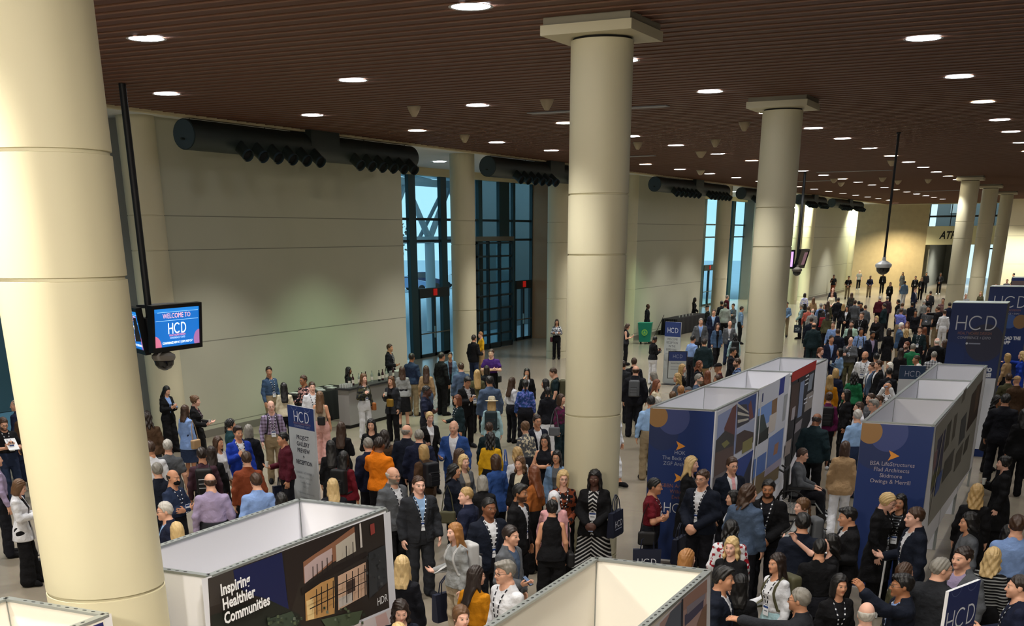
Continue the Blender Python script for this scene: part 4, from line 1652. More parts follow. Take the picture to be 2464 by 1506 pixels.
t = tag(empty('hanging_monitor', (0, 0, 0)), 'far pair of hung monitors with violet screens by the second column', 'monitor')
MB().tube([(-13.1, 60.3, ZC - .05), (-13.1, 60.3, 3.6)], .06, blk, 10).build('pole', t)
monitor(t, (-14.0, 59.8), (-13.2, 60.1), 3.48, 4.32, -.08, pinkscreen, 'screen')
monitor(t, (-13.15, 60.15), (-13.05, 61.7), 3.48, 4.36, -.25, lambda g, a, b: g.rect(0, a, 0, b, mat('screen_off', '2a2230', .2)).rect(a * .55, a * .95, b * .1, b * .9, em('screen_mauve', '7a5a64', .4)), 'side_screen')
c2 = empty('dome_camera', (-13.05, 60.2, 0))
c2.parent = t
dome_camera(c2, 3.36, False)
# ------------------------------------------------------------------ exhibit booths: open-topped rows of white panels with prints
panel_m = mat('panel_white', 'f3f4fb', .5)
panel_w = mat('panel_warm', 'f4f0e6', .5)
alu = mat('aluminium', '9da3a2', .4, .6)
hole = mat('rail_hole', '2b3130', .8)
navy_p = mat('print_navy', '17306a', .45)
BT = 2.47


def on_x(x, y, X):
    d = ray(x, y)
    q = d * (X / d[0])
    return q[1], q[2] + CAM_H


def rail_run(mb, a, b, z, wd, dots):
    a, b = np.array(a, float), np.array(b, float)
    L = np.linalg.norm(b - a)
    u = (b - a) / L
    n = np.array([-u[1], u[0]])
    c = [a + n * wd / 2, a - n * wd / 2, b - n * wd / 2, b + n * wd / 2]
    v = [(*p_, z) for p_ in c] + [(*p_, z + .02) for p_ in c]
    mb.add(v, [(3, 2, 1, 0), (4, 5, 6, 7), (0, 1, 5, 4), (1, 2, 6, 5), (2, 3, 7, 6), (3, 0, 4, 7)], alu)
    if dots:
        k = int((L - .2) / .085)
        for i in range(k):
            p_ = a + u * (.12 + i * .085)
            mb.poly([(*(p_ + u * .021 * math.cos(t) + n * .011 * math.sin(t)), z + .0208) for t in np.linspace(0, 2 * math.pi, 9)[:-1]], hole)


BOOTH_C = {}


def booth(x0, x1, y0, y1, div, label, inner, sides=(0, 0, 0, 0), dots=False, lift=0.0):
    """sides = floor clearance of (-x, +x, -y, +y) panels."""
    t = tag(empty('exhibit_booth', ((x0 + x1) / 2, (y0 + y1) / 2, 0)), label, 'exhibit booth', 'white exhibit booths')
    cx, cy = (x0 + x1) / 2, (y0 + y1) / 2
    th = .035
    def pan(a, b, c, d, z0):
        MB().box(a - cx, b - cx, c - cy, d - cy, z0, BT, inner).build('panel', t)
    pan(x0, x0 + th, y0, y1, sides[0])
    pan(x1 - th, x1, y0, y1, sides[1])
    pan(x0 + th, x1 - th, y0, y0 + th, sides[2])
    pan(x0 + th, x1 - th, y1 - th, y1, sides[3])
    for y in div:
        pan(x0 + th, x1 - th, y - th / 2, y + th / 2, 0)
    mb = MB()
    w_ = .062 if dots else .045
    X0, X1, Y0, Y1 = x0 - cx + w_ / 2 - .006, x1 - cx - w_ / 2 + .006, y0 - cy + w_ / 2 - .006, y1 - cy - w_ / 2 + .006
    for a, b in (((X0, Y0), (X1, Y0)), ((X1, Y0), (X1, Y1)), ((X1, Y1), (X0, Y1)), ((X0, Y1), (X0, Y0))):
        rail_run(mb, a, b, BT, w_, dots)
    for y in div:
        rail_run(mb, (X0, y - cy), (X1, y - cy), BT + .001, w_, dots)
    mb.build('top_rail', t)
    for y in [y0 + .02, y1 - .02] + list(div):
        for x in (x0 + .02, x1 - .02):
            MB().box(x - cx - .022, x - cx + .022, y - cy - .022, y - cy + .022, 0, BT, alu).build('corner_post', t)
    BOOTH_C[t.name] = (cx, cy)
    return t


def side_print(t, X, polys, name='print', nx=1):
    """Traced polygons on the +x face of a booth: list of (material, [(px, py), ...])."""
    cx, cy = BOOTH_C[t.name]
    g = Print((X - cx, -cy, 0), (0, 1, 0), (0, 0, 1), (nx, 0, 0), .004, .0005)
    for m, pts in polys:
        g.poly([on_x(px, py, X) for px, py in pts], m)
    return g


def pm(c, r=.5):
    return mat('ink_' + c, c, r)


# --- booth with the dark building print
t = booth(-7.16, -6.07, 7.16, 9.98, (), 'white open topped booth with dark lit building print reading Inspiring Healthier Communities', panel_m, dots=True)
X = -6.07
g = side_print(t, X, [
    (pm('d9dbe4'), [(484, 1393), (938, 1230), (955, 1500), (520, 1800)]),
    (pm('2a2420'), [(499, 1392), (922, 1236), (936, 1462), (513, 1640)]),
    (pm('3a3532'), [(500, 1393), (560, 1371), (568, 1440), (504, 1460)]),
    (pm('141c4a'), [(560, 1372), (677, 1329), (690, 1440), (694, 1468), (640, 1440), (600, 1430), (566, 1410)]),
    (pm('1d211c'), [(507, 1480), (640, 1440), (720, 1478), (726, 1540), (513, 1640)]),
    (pm('241c1a'), [(680, 1330), (860, 1262), (850, 1300), (760, 1350), (720, 1400), (700, 1470), (690, 1440)]),
    (pm('8a5f48'), [(728, 1352), (760, 1330), (800, 1304), (851, 1266), (855, 1326), (800, 1352), (770, 1376), (730, 1404)]),
    (pm('b9a4a4'), [(730, 1364), (760, 1340), (797, 1318), (799, 1346), (770, 1372), (732, 1404)]),
    (pm('b7b0a4'), [(806, 1312), (852, 1280), (855, 1326), (808, 1352)]),
    (pm('1d1614'), [(722, 1415), (770, 1384), (808, 1360), (880, 1326), (884, 1336), (812, 1376), (770, 1398), (724, 1432)]),
    (pm('b98e58'), [(732, 1428), (770, 1402), (802, 1388), (804, 1440), (803, 1476), (734, 1494)]),
    (pm('c9a890'), [(811, 1386), (850, 1366), (878, 1352), (880, 1430), (812, 1468)]),
    (pm('e0c48e'), [(735, 1446), (752, 1438), (754, 1488), (738, 1492)]),
    (pm('4a3a34'), [(832, 1400), (852, 1390), (853, 1420), (834, 1430)]),
    (pm('b9b4b0'), [(812, 1440), (846, 1424), (846, 1448), (814, 1462)]),
    (pm('c8c2be'), [(862, 1260), (866, 1258), (870, 1316), (865, 1318)]),
    (pm('8a3a34'), [(888, 1262), (898, 1258), (900, 1282), (890, 1288)]),
    (pm('39463a'), [(640, 1490), (700, 1470), (716, 1500), (690, 1530), (650, 1540)]),
    (pm('46523f'), [(770, 1490), (830, 1476), (870, 1468), (860, 1500), (790, 1520)]),
    (pm('2b2f33'), [(884, 1330), (924, 1310), (930, 1400), (886, 1440)]),
    (pm('cfc6c8'), [(938, 1464), (955, 1500), (840, 1560), (846, 1506)]),
    (pm('c9a8a4'), [(900, 1484), (926, 1472), (934, 1500), (905, 1512)])])
rnd = random.Random(7)
for k in range(60):
    px, py = rnd.choice([(rnd.uniform(640, 720), rnd.uniform(1480, 1500)), (rnd.uniform(770, 890), rnd.uniform(1462, 1498)), (rnd.uniform(870, 925), rnd.uniform(1330, 1420))])
    s_ = rnd.uniform(2, 5)
    g.poly([on_x(px + s_ * math.cos(a), py + s_ * math.sin(a), X) for a in (5.2, 3.9, 2.4, 1.0)], pm(rnd.choice(['3e4a38', '55614a', '2c362c', '6a7468'] if px < 860 or py > 1440 else ['34373a', '464a4c', '1e2022'])))
bl = pm('1c1614')
for a, b in ((742, 744), (752, 754), (764, 766), (776, 778), (788, 790), (822, 824), (838, 840)):
    g.poly([on_x(a, 1362 - (a - 742) * .62, X), on_x(b, 1361 - (a - 742) * .62, X), on_x(b + 1, 1400 - (a - 742) * .62, X), on_x(a + 1, 1401 - (a - 742) * .62, X)], bl)
for a in (750, 762, 776, 790, 822, 836, 850, 866):
    g.poly([on_x(a, 1420 - (a - 742) * .5, X), on_x(a + 2, 1419 - (a - 742) * .5, X), on_x(a + 3, 1480 - (a - 742) * .4, X), on_x(a + 1, 1481 - (a - 742) * .4, X)], bl)
for z0, z1 in ((1460, 1462), (1436, 1438)):
    g.poly([on_x(734, z0 + 2, X), on_x(878, z0 - 68, X), on_x(878, z1 - 68, X), on_x(734, z1 + 3, X)], bl)
wt = pm('eceef2')
for s, y_, z_, k in (('Inspiring', 7.215, 2.314, .86), ('Healthier', 7.222, 2.191, .86), ('Communities', 7.224, 2.068, .86)):
    g.text(s, y_, z_, .135, wt, align='LEFT', bold=.004, xs=k)
g.text('HDR', 9.604, 1.565, .115, wt, align='LEFT', xs=.85)
g.build('print', t)

# --- booth in the lower middle
t = booth(-3.46, -2.43, 5.9, 9.02, (), 'cream lit open topped booth at the bottom edge, middle of the photo', panel_w, dots=True)
X = -2.43
side_print(t, X, [
    (pm('d9dbe4'), [(1708, 1382), (1640, 1440), (1560, 1520), (1560, 1700), (1706, 1700)]),
    (pm('b79a98'), [(1700, 1393), (1640, 1442), (1586, 1500), (1570, 1640), (1694, 1640)]),
    (pm('a7837a'), [(1700, 1393), (1640, 1442), (1642, 1470), (1670, 1452), (1700, 1424)]),
    (pm('5a6478'), [(1640, 1446), (1612, 1472), (1598, 1506), (1600, 1640), (1640, 1640)]),
    (pm('4a4868'), [(1646, 1480), (1692, 1440), (1690, 1462), (1660, 1494), (1646, 1506)]),
    (pm('8f8a9c'), [(1650, 1460), (1696, 1426), (1694, 1440), (1652, 1478)]),
    (pm('8a6a5a'), [(1690, 1462), (1699, 1452), (1694, 1640), (1670, 1640), (1676, 1500)]),
    (pm('1a2036'), [(1638, 1442), (1642, 1440), (1640, 1640), (1634, 1640)])]).build('print', t)

# --- booth at the lower left corner
t = booth(-7.13, -6.08, 3.1, 6.05, (), 'cream open topped booth corner at the bottom left edge of the photo', panel_w, dots=True)
X = -6.08
cx, cy = BOOTH_C[t.name]
g = Print((X - cx, 3.1 - cy, 0), (0, 1, 0), (0, 0, 1), (1, 0, 0), .004)
g.rect(.02, 2.86, .3, BT - .02, pm('1f2564'))
g.rect(2.87, 2.95, .02, BT + .02, pm('e4e4e8'))
g.build('print', t)


def hcd_circles(g, W_, Z):
    g.rect(0, W_, 0.03, Z, navy_p)
    g.disc(.22, Z - .38, .27, mat('print_dim', '22315e', .5), clip=(0, W_, 0, Z))
    g.disc(.39, Z - .12, .27, mat('print_lilac', '3e4a80', .5), clip=(0, W_, 0, Z))
    g.disc(.13, Z - .12, .17, mat('print_amber', '9a7448', .5), clip=(0, W_, 0, Z))


amber = mat('print_arrow', 'e0943a', .5)
txt = mat('print_text', '98a0b8', .5)
rust_t = mat('print_rust', '8a5a50', .5)
whitep = mat('print_white', 'dfe4ee', .5)


def arrow(g, a, b):
    g.poly([(a, b + .075), (a + .155, b), (a, b - .075), (a + .035, b)], amber)


# --- long booth row, left (blue front)
t = booth(-6.08, -5.02, 18.18, 27.0, (21.1, 24.1), 'left long booth row with blue end panel naming HOK', panel_m)
cx, cy = BOOTH_C[t.name]
g = Print((-6.08 - cx, 18.18 - cy, 0), (1, 0, 0), (0, 0, 1), (0, -1, 0), .004)
hcd_circles(g, 1.06, BT - .01)
arrow(g, .46, 1.90)
for s, b in (('HOK', 1.765), ('The Beck Group', 1.675), ('ZGF Architects', 1.585)):
    g.text(s, .53, b, .085, txt, xs=1.0)
arrow(g, .46, 1.39)
for s, b in (('GBBN Architects', 1.23), ('Wilke S', 1.14), ('Ewing', 1.05)):
    g.text(s, .53, b, .085, rust_t, xs=1.0)
g.logo(.53, .90, .16, whitep)
g.build('end_print', t)
X = -5.02
g = side_print(t, X, [
    (pm('c8ccd8'), [(1725, 992), (1821, 941), (1800, 1230), (1700, 1330)]),
    (pm('8f9cc4'), [(1727, 1000), (1776, 972), (1770, 1090), (1720, 1130)]),
    (pm('6a3f3c'), [(1762, 980), (1772, 972), (1766, 1062), (1744, 1078), (1742, 1030)]),
    (pm('3a3838'), [(1722, 1060), (1744, 1036), (1766, 1046), (1764, 1110), (1716, 1150)]),
    (pm('5a4640'), [(1720, 1090), (1764, 1072), (1762, 1130), (1716, 1160)]),
    (pm('7c7a44'), [(1735, 1068), (1748, 1058), (1755, 1066), (1742, 1078)]),
    (pm('2f4a8c'), [(1775, 968), (1820, 946), (1815, 1004), (1772, 1030)]),
    (pm('3b3b44'), [(1774, 974), (1796, 972), (1802, 1014), (1772, 1030)]),
    (pm('c9c4b8'), [(1774, 970), (1800, 990), (1800, 994), (1774, 978)]),
    (pm('c9c4b8'), [(1774, 990), (1802, 998), (1802, 1002), (1774, 998)]),
    (pm('c9c4b8'), [(1774, 1010), (1800, 1006), (1800, 1010), (1774, 1018)]),
    (pm('7a4a44'), [(1800, 975), (1806, 962), (1812, 1004), (1802, 1010)]),
    (pm('aab4d0'), [(1771, 1034), (1815, 1008), (1812, 1060), (1768, 1084)]),
    (pm('4a3a34'), [(1771, 1046), (1790, 1034), (1812, 1040), (1811, 1064), (1768, 1092)]),
    (pm('8a8450'), [(1786, 1064), (1810, 1050), (1808, 1078), (1784, 1092)]),
    (pm('1f3f8c'), [(1770, 1108), (1811, 1082), (1803, 1152), (1768, 1176)]),
    (pm('23283a'), [(1786, 1150), (1808, 1096), (1803, 1160), (1784, 1180)]),
    (pm('6a6468'), [(1712, 1150), (1764, 1120), (1760, 1190), (1708, 1230)]),
    # second unit: white board with pictures
    (pm('cfd3de'), [(1825, 939), (1900, 897), (1874, 1160), (1806, 1214)]),
    (pm('27386e'), [(1831, 948), (1836, 945), (1834, 966), (1829, 969)]),
    (pm('2a3a90'), [(1876, 912), (1888, 905), (1884, 944), (1872, 952)]),
    (pm('7aa0e0'), [(1823, 984), (1858, 962), (1855, 1010), (1820, 1034)]),
    (pm('3c4a48'), [(1821, 1002), (1836, 996), (1846, 1040), (1816, 1072)]),
    (pm('262a24'), [(1818, 1050), (1850, 1024), (1846, 1054), (1816, 1074)]),
    (pm('8a6a4a'), [(1856, 964), (1869, 956), (1866, 1000), (1854, 1010)]),
    (pm('d0c8c0'), [(1850, 1000), (1868, 990), (1862, 1034), (1846, 1044)]),
    (pm('a0a4a8'), [(1886, 950), (1894, 946), (1886, 1010), (1880, 1014)]),
    (pm('6f88c0'), [(1848, 1054), (1884, 1028), (1878, 1100), (1842, 1128)]),
    (pm('a87c64'), [(1862, 1070), (1872, 1062), (1868, 1090), (1858, 1096)]),
    (pm('5a78b8'), [(1812, 1106), (1842, 1086), (1838, 1130), (1808, 1156)]),
    (pm('7a6a50'), [(1810, 1150), (1874, 1110), (1870, 1150), (1806, 1200)]),
    (pm('a8a0b4'), [(1838, 1130), (1878, 1100), (1876, 1118), (1836, 1148)]),
    # third unit: dark board with a red header
    (pm('2a2b30'), [(1906, 895), (1962, 866), (1948, 1010), (1884, 1150)]),
    (pm('b03028'), [(1904, 897), (1963, 866), (1960, 888), (1902, 920)]),
    (pm('4a3a34'), [(1903, 928), (1921, 918), (1915, 1000), (1896, 1012)]),
    (pm('8090b0'), [(1924, 920), (1934, 914), (1926, 1000), (1916, 1006)]),
    (pm('8f9aa8'), [(1946, 902), (1956, 896), (1950, 936), (1940, 942)]),
    (pm('9a9490'), [(1938, 950), (1956, 938), (1950, 980), (1932, 992)]),
    (pm('b0aab0'), [(1904, 982), (1912, 976), (1908, 1008), (1900, 1012)]),
    (pm('a89c98'), [(1888, 1064), (1902, 1054), (1898, 1090), (1884, 1100)]),
    (pm('8f8a90'), [(1912, 1020), (1928, 1006), (1924, 1030), (1908, 1044)])])
for a, b in ((1936, 905), (1935, 914), (1934, 924), (1932, 960), (1931, 970), (1944, 955)):
    g.poly([on_x(a, b, X), on_x(a + 8, b - 5, X), on_x(a + 8, b - 2, X), on_x(a, b + 3, X)], whitep)
g.build('side_print', t)
for y in (18.2, 21.1, 24.1, 26.97):
    MB().box(X - cx, X - cx + .02, y - cy - .03, y - cy + .03, 0, BT, pm('d4d6dc')).build('edge_strip', t)

# --- long booth row, right (blue front)
t = booth(-2.73, -1.73, 17.88, 26.8, (20.8, 23.8), 'right long booth row with blue end panel naming BSA LifeStructures', panel_m, sides=(0, .42, .0, .42))
cx, cy = BOOTH_C[t.name]
g = Print((-2.73 - cx, 17.88 - cy, 0), (1, 0, 0), (0, 0, 1), (0, -1, 0), .004)
hcd_circles(g, 1.0, BT - .01)
arrow(g, .42, 2.02)
for s, b in (('BSA LifeStructures', 1.87), ('Flad Architects', 1.785), ('Skidmore', 1.70), ('Owings & Merrill', 1.615)):
    g.text(s, .49, b, .085, mat('print_text2', 'a8a0ac', .5), xs=.98)
g.logo(.5, .9, .15, whitep)
g.build('end_print', t)
X = -1.73
side_print(t, X, [
    (pm('98968e'), [(2252, 1028), (2368, 884), (2332, 1130), (2232, 1266)]),
    (pm('3a3c5c'), [(2256, 1060), (2276, 1030), (2262, 1150), (2240, 1190)]),
    (pm('8a6a70'), [(2248, 1090), (2256, 1080), (2250, 1124), (2243, 1136)]),
    (pm('5a5a34'), [(2243, 1146), (2262, 1118), (2258, 1150), (2238, 1182)]),
    (pm('4a4840'), [(2279, 1024), (2290, 1008), (2282, 1070), (2270, 1090)]),
    (pm('5c5850'), [(2296, 1002), (2304, 992), (2296, 1050), (2288, 1064)]),
    (pm('4a4c50'), [(2312, 1010), (2326, 990), (2320, 1052), (2305, 1072)]),
    (pm('6a665e'), [(2318, 940), (2326, 930), (2320, 960), (2312, 972)]),
    (pm('3c2c28'), [(2338, 950), (2364, 912), (2350, 1000), (2324, 1040)]),
    (pm('5a4234'), [(2350, 930), (2358, 920), (2350, 980), (2342, 994)]),
    (pm('4c4a48'), [(2272, 1112), (2296, 1078), (2288, 1130), (2264, 1164)]),
    (pm('56524c'), [(2300, 1090), (2318, 1062), (2310, 1110), (2294, 1136)]),
    (pm('4a4640'), [(2322, 1060), (2332, 1044), (2326, 1080), (2316, 1096)]),
    (pm('3c5a9c'), [(2252, 1150), (2268, 1126), (2258, 1176), (2246, 1196)]),
    (pm('b0aca4'), [(2268, 1040), (2270, 1036), (2236, 1240), (2234, 1243)])]).build('side_print', t)

# ------------------------------------------------------------------ towers and sign boards
def tower(x0, x1, y0, y1, z1, label, draw):
    t = tag(empty('sign_tower', ((x0 + x1) / 2, y0, 0)), label, 'sign tower', 'blue sign towers')
    w_ = (x1 - x0) / 2
    MB().box(-w_, w_, 0, y1 - y0, 0, z1, mat('tower_side', '5c5f66', .6)).build('carcass', t)
    MB().box(-w_, w_, 0, y1 - y0, z1, z1 + .015, mat('tower_top', 'b8c4c4', .5)).build('top_panel', t)
    g = Print((-w_, 0, 0), (1, 0, 0), (0, 0, 1), (0, -1, 0), .004)
    draw(g, 2 * w_, z1)
    g.build('front_print', t)


def t1(g, w_, z):
    g.rect(0, w_, 0, z, navy_p)
    g.disc(.83, 2.62, .42, mat('print_brown2', '33364e', .5), clip=(0, w_, 0, z))
    g.disc(.10, 2.30, .32, mat('print_dim2', '1a3470', .5), clip=(0, w_, 0, z))
    g.rect(.0, w_, .18, 1.83, whitep)
    g.logo(w_ * .485, 3.06, .32, whitep, .085)
    g.text('HEALTHCARE DESIGN', w_ * .485, 2.80, .088, mat('print_rust2', '9a6a5c', .5), xs=.86)
    g.text('CONFERENCE + EXPO', w_ * .485, 2.70, .085, mat('print_pale', 'a8aebe', .5), xs=.86)
    g.disc(.44, 2.60, .025, whitep).rect(.48, .74, 2.585, 2.615, txt)
    g.text('TO', w_ - .12, 1.98, .12, whitep, align='RIGHT', bold=.01).text('RS!', w_ - .12, 1.86, .12, whitep, align='RIGHT', bold=.01)
    for b in (1.62, 1.48, 1.34, 1.2, 1.08, 1.0, .92):
        g.rect(w_ - .45, w_ - .34, b, b + .012, pm('5a6078'))
    g.rect(w_ - .40, w_ - .37, .60, .63, pm('2a3040'))


def t2(g, w_, z):
    g.rect(0, w_, 0, z, navy_p)
    g.logo(w_ * .52, z - .42, .33, whitep, .085)
    g.text('HEALTHCARE DESIGN', w_ * .52, z - .68, .075, mat('print_rust2', '9a6a5c', .5), xs=.9)
    g.text('CONFERENCE + EXPO', w_ * .52, z - .78, .07, mat('print_pale', 'a8aebe', .5), xs=.9)
    g.disc(.70, z - .98, .2, mat('print_blue3', '3a5a9a', .5)).disc(1.0, z - .98, .2, mat('print_amber2', '8a6a48', .5), clip=(0, w_, 0, z))
    g.text('DOWNLOAD THE', w_ * .52, z - 1.50, .13, whitep, bold=.008, xs=.85).text('APP', w_ * .58, z - 1.63, .13, whitep, bold=.008)


tower(-2.95, -1.75, 30.7, 31.55, 3.49, 'blue HCD sign tower with white lower panel, nearest of the towers', t1)
tower(-2.86, -1.66, 40.2, 41.1, 3.5, 'blue HCD sign tower reading DOWNLOAD THE APP, behind the nearest tower', t2)
tower(-2.75, -1.6, 48.5, 49.4, 3.5, 'third blue sign tower, only its top showing behind the others', lambda g, w_, z: g.rect(0, w_, 0, z, navy_p).rect(0, w_ * .5, z - .3, z - .1, pm('6a5a5c')))


def sign(a, b, z0, z1, label, draw, frame=None, legs=True):
    """Board standing between plan points a (its left as seen from the front) and b."""
    a, b = np.array(a, float), np.array(b, float)
    L = np.linalg.norm(b - a)
    t = tag(empty('sign_board', ((a[0] + b[0]) / 2, (a[1] + b[1]) / 2, 0), math.atan2(b[1] - a[1], b[0] - a[0])), label, 'sign', 'HCD sign boards')
    MB().box(-L / 2, L / 2, -.012, .02, z0, z1, frame or pm('c8ccd2')).build('board', t)
    if z0 > .2:
        MB().tube([(0, .005, .02), (0, .005, z0)], .025, alu, 10).build('post', t)
    MB().box(-L * .35, L * .35, -.22, .22, 0, .025, mat('sign_foot', '2a2c30', .5)).build('foot', t)
    g = Print((-L / 2, -.012, 0), (1, 0, 0), (0, 0, 1), (0, -1, 0), .002, .0005)
    draw(g, L, z0, z1)
    g.build('print', t)
    return t


dk = pm('43464e')


def sg_gallery(g, w_, z0, z1):
    hd = z1 - .40
    g.rect(0, w_, z0, z1, pm('b4b9bc'))
    g.rect(0, w_, hd, z1, pm('24376e'))
    for c in (.26, .76):
        g.geo(stroke(arc(c * w_, z1 + .03, .11, 200, 340), .006), pm('7c88ac'))
    g.logo(w_ * .52, hd + .215, .19, whitep)
    g.text('HEALTHCARE DESIGN', w_ * .53, hd + .075, .055, pm('8a6a70'), xs=1.1).text('CONFERENCE + EXPO', w_ * .53, hd + .025, .05, pm('8f98b4'), xs=1.1)
    for s, b in (('PROJECT', .20), ('GALLERY', .32), ('PREVIEW', .44), ('+', .55), ('RECEPTION', .66)):
        g.text(s, w_ * .52, hd - b, .108, dk, bold=.003, xs=1.0)
    for s, b, k in (('SUNDAY, NOVEMBER 5', .84, .06), ('5:00 p.m. - 6:00 p.m.', .93, .06), ('Tuesday Garden', 1.02, .055), ('Hall 2-3', 1.10, .055), ('These drawing winners from', 1.22, .05), ('award-ceremonies in', 1.30, .05), ('our Project Gallery', 1.38, .05)):
        g.text(s, w_ * .52, hd - b, k, pm('7c8088'), xs=1.0)


sign((-13.30, 18.42), (-12.46, 18.05), 0.03, 2.13, 'tall white HCD sign board reading PROJECT GALLERY PREVIEW + RECEPTION', sg_gallery)


def sg_welcome(g, w_, z0, z1):
    g.rect(0, w_, z0, z1, pm('b0b6b6'))
    g.rect(0, w_, z1 - .50, z1, pm('2a3c74'))
    g.logo(w_ * .5, z1 - .28, .17, whitep)
    for s, b in (('WELCOME', .62), ('RECEPTION', .74), ('IN THE', .86), ('EXPO HALL', .98)):
        g.text(s, w_ * .5, z1 - b, .11, dk, xs=.9)
    g.rect(w_ * .1, w_ * .9, z1 - 1.10, z1 - 1.08, pm('8a8f94'))


sign((-13.70, 42.25), (-13.03, 42.00), .03, 2.15, 'white HCD sign board reading WELCOME RECEPTION IN THE EXPO HALL', sg_welcome)


def sg_reg(g, w_, z0, z1):
    g.rect(.02, w_ - .02, z0 + .02, z1 - .02, pm('b0b6b6'))
    g.rect(.02, w_ - .02, z1 - .28, z1 - .02, pm('24376e'))
    g.logo(w_ * .5, z1 - .15, .10, pm('9aa4c0'))
    g.text('REGISTRATION', w_ * .5, z1 - .37, .06, dk, xs=.9)
    g.rect(w_ * .15, w_ * .85, z1 - .46, z1 - .44, pm('8a8f94')).rect(w_ * .15, w_ * .85, z1 - .53, z1 - .51, pm('8a8f94'))
    g.poly([(w_ * .38, z1 - .66), (w_ * .52, z1 - .62), (w_ * .52, z1 - .645), (w_ * .62, z1 - .645), (w_ * .62, z1 - .675), (w_ * .52, z1 - .675), (w_ * .52, z1 - .70)], pm('16181c'))


sign((-11.20, 34.95), (-10.66, 35.12), 1.02, 1.81, 'black framed HCD registration sign standing in front of the white board', sg_reg, mat('sign_black', '101010', .5))


def sg_small(g, w_, z0, z1):
    g.rect(0, w_, z0, z1, pm('c8ccd2')).rect(0, w_, z1 - .32, z1, pm('1c3a5c'))
    g.logo(w_ * .52, z1 - .19, .13, pm('b0b8cc'))


sign((-4.02, 31.2), (-3.42, 31.3), .03, 2.0, 'HCD sign board half hidden behind the right booth row', sg_small)


def sg_front(g, w_, z0, z1):
    g.rect(0, w_, z0, z1, pm('1d2c62'))
    for c in (.24, .74):
        g.geo(stroke(arc(c * w_, z1 + .03, .10, 200, 340), .006), pm('5c6890'))
    g.logo(w_ * .50, z1 - .30, .19, whitep)
    g.text('HEALTHCARE DESIGN', w_ * .5, z1 - .455, .058, pm('7a5a68'), xs=.95).text('CONFERENCE + EXPO', w_ * .5, z1 - .515, .055, pm('6a6e96'), xs=.95)
    g.rect(w_ * .3, w_, z0, z1 - .62, pm('d8c4c0'))


sign((-.735, 10.75), (-.515, 11.29), .03, 2.05, 'navy HCD sign board at the lower right, in front of the grey suits', sg_front, pm('e2e4ea'))

# ------------------------------------------------------------------ bars, tables, bin
t = tag(empty('bar_counter', (-18.75, 30.1, 0)), 'pale grey portable bar with dark top by the left wall', 'bar')
MB().box(0, .36, -1.7, 1.9, .10, 1.06, pm('8f8c8c')).build('front_panel', t)
MB().box(-.06, .42, -1.75, 1.95, 1.06, 1.11, pm('2c2c30')).build('countertop', t)
MB().box(.04, .30, -1.65, 1.85, 0, .10, pm('1c1c1e')).build('plinth', t)


def drape(name, x, y, w_, l, h, rz, label):
    t = tag(empty(name, (x, y, 0), rz), label, 'table')
    n = 40
    v, f = [], []
    per = [(-w_ / 2 + w_ * i / n, -l / 2) for i in range(n)] + [(w_ / 2, -l / 2 + l * i / n) for i in range(n)] + [(w_ / 2 - w_ * i / n, l / 2) for i in range(n)] + [(-w_ / 2, l / 2 - l * i / n) for i in range(n)]
    m_ = len(per)
    for k, z in enumerate((h, h - .02, .35, .02)):
        for i, (a, b) in enumerate(per):
            s = 1 + (.015 + .012 * k) * (1 if k else 0) + (.012 * k) * math.sin(i * 1.1)
            v.append((a * s, b * s, z))
    for k in range(3):
        for i in range(m_):
            a, b = k * m_ + i, k * m_ + (i + 1) % m_
            f.append((a, a + m_, b + m_, b))
    f.append(list(range(m_)))
    MB().add(v, f, mat('drape_black', '0c0c0e', .8), False).build('tablecloth', t)
    return t


drape('draped_table', -20.3, 29.7, .9, 2.6, .85, 0, 'black draped table beside the grey bar, covered with napkins')
drape('draped_table', -20.4, 66.4, .85, 5.2, .85, -.02, 'long black draped table by the second wall')
bot_m = [mat('bottle_dark', '14201a', .15, spec=.6), mat('bottle_red', '2c0f14', .15, spec=.6), mat('bottle_clear', '8a9488', .1, spec=.6)]
bm_ = {}
for k in range(3):
    o = MB().lathe([(.036, 0), (.038, .02), (.038, .19), (.030, .225), (.014, .25), (.0135, .30), (.016, .302), (.016, .315)], bot_m[k], 14)
    bm_[k] = o.mesh('bottle')
    bm_['l', k] = MB().lathe([(.0386, .06), (.0386, .15)], pm('d8d2c4'), 14, close=False).mesh('label')
rnd = random.Random(4)
BL = 'first second third fourth fifth sixth seventh eighth ninth tenth eleventh twelfth'.split()
for k in range(11):
    y = 28.9 + k * .235
    o = link('bottle', bm_[k % 3], None, (-18.62 + rnd.uniform(-.10, .10), y, 1.11))
    tag(o, '%s %s bottle from the near end of the grey bar' % (BL[k], ['dark green', 'dark red', 'clear'][k % 3]), 'bottle', 'bottles on the bar')
    link('label', bm_['l', k % 3], o)
cup_me = MB().lathe([(.028, 0), (.038, .10), (.036, .10), (.027, .004)], mat('cup_clear', 'c8ccc8', .15, spec=.6), 14).mesh('cup')
for k in range(12):
    o = link('cup', cup_me, None, (-18.70 + (k % 3) * .09, 28.46 + (k // 3) * .10, 1.11))
    tag(o, 'clear plastic cup in the cluster at the near end of the bar', 'cup', 'cups on the bar')
nap = MB().box(-.12, .12, -.10, .10, 0, .03, pm('c4c8c4')).mesh('napkin_stack')
for k in range(7):
    o = link('napkin_stack', nap, None, (-20.45 + .3 * (k % 2), 28.7 + .3 * k, .85), (0, 0, .3 * k))
    tag(o, '%s pale napkin stack from the near end of the black draped table' % BL[k], 'napkins', 'napkin stacks')
for k in range(8):
    o = link('cup', cup_me, None, (-20.3 + .1 * (k % 2), 65.0 + .3 * k, .85))
    tag(o, 'clear cup on the long black far table', 'cup', 'cups on the far table')
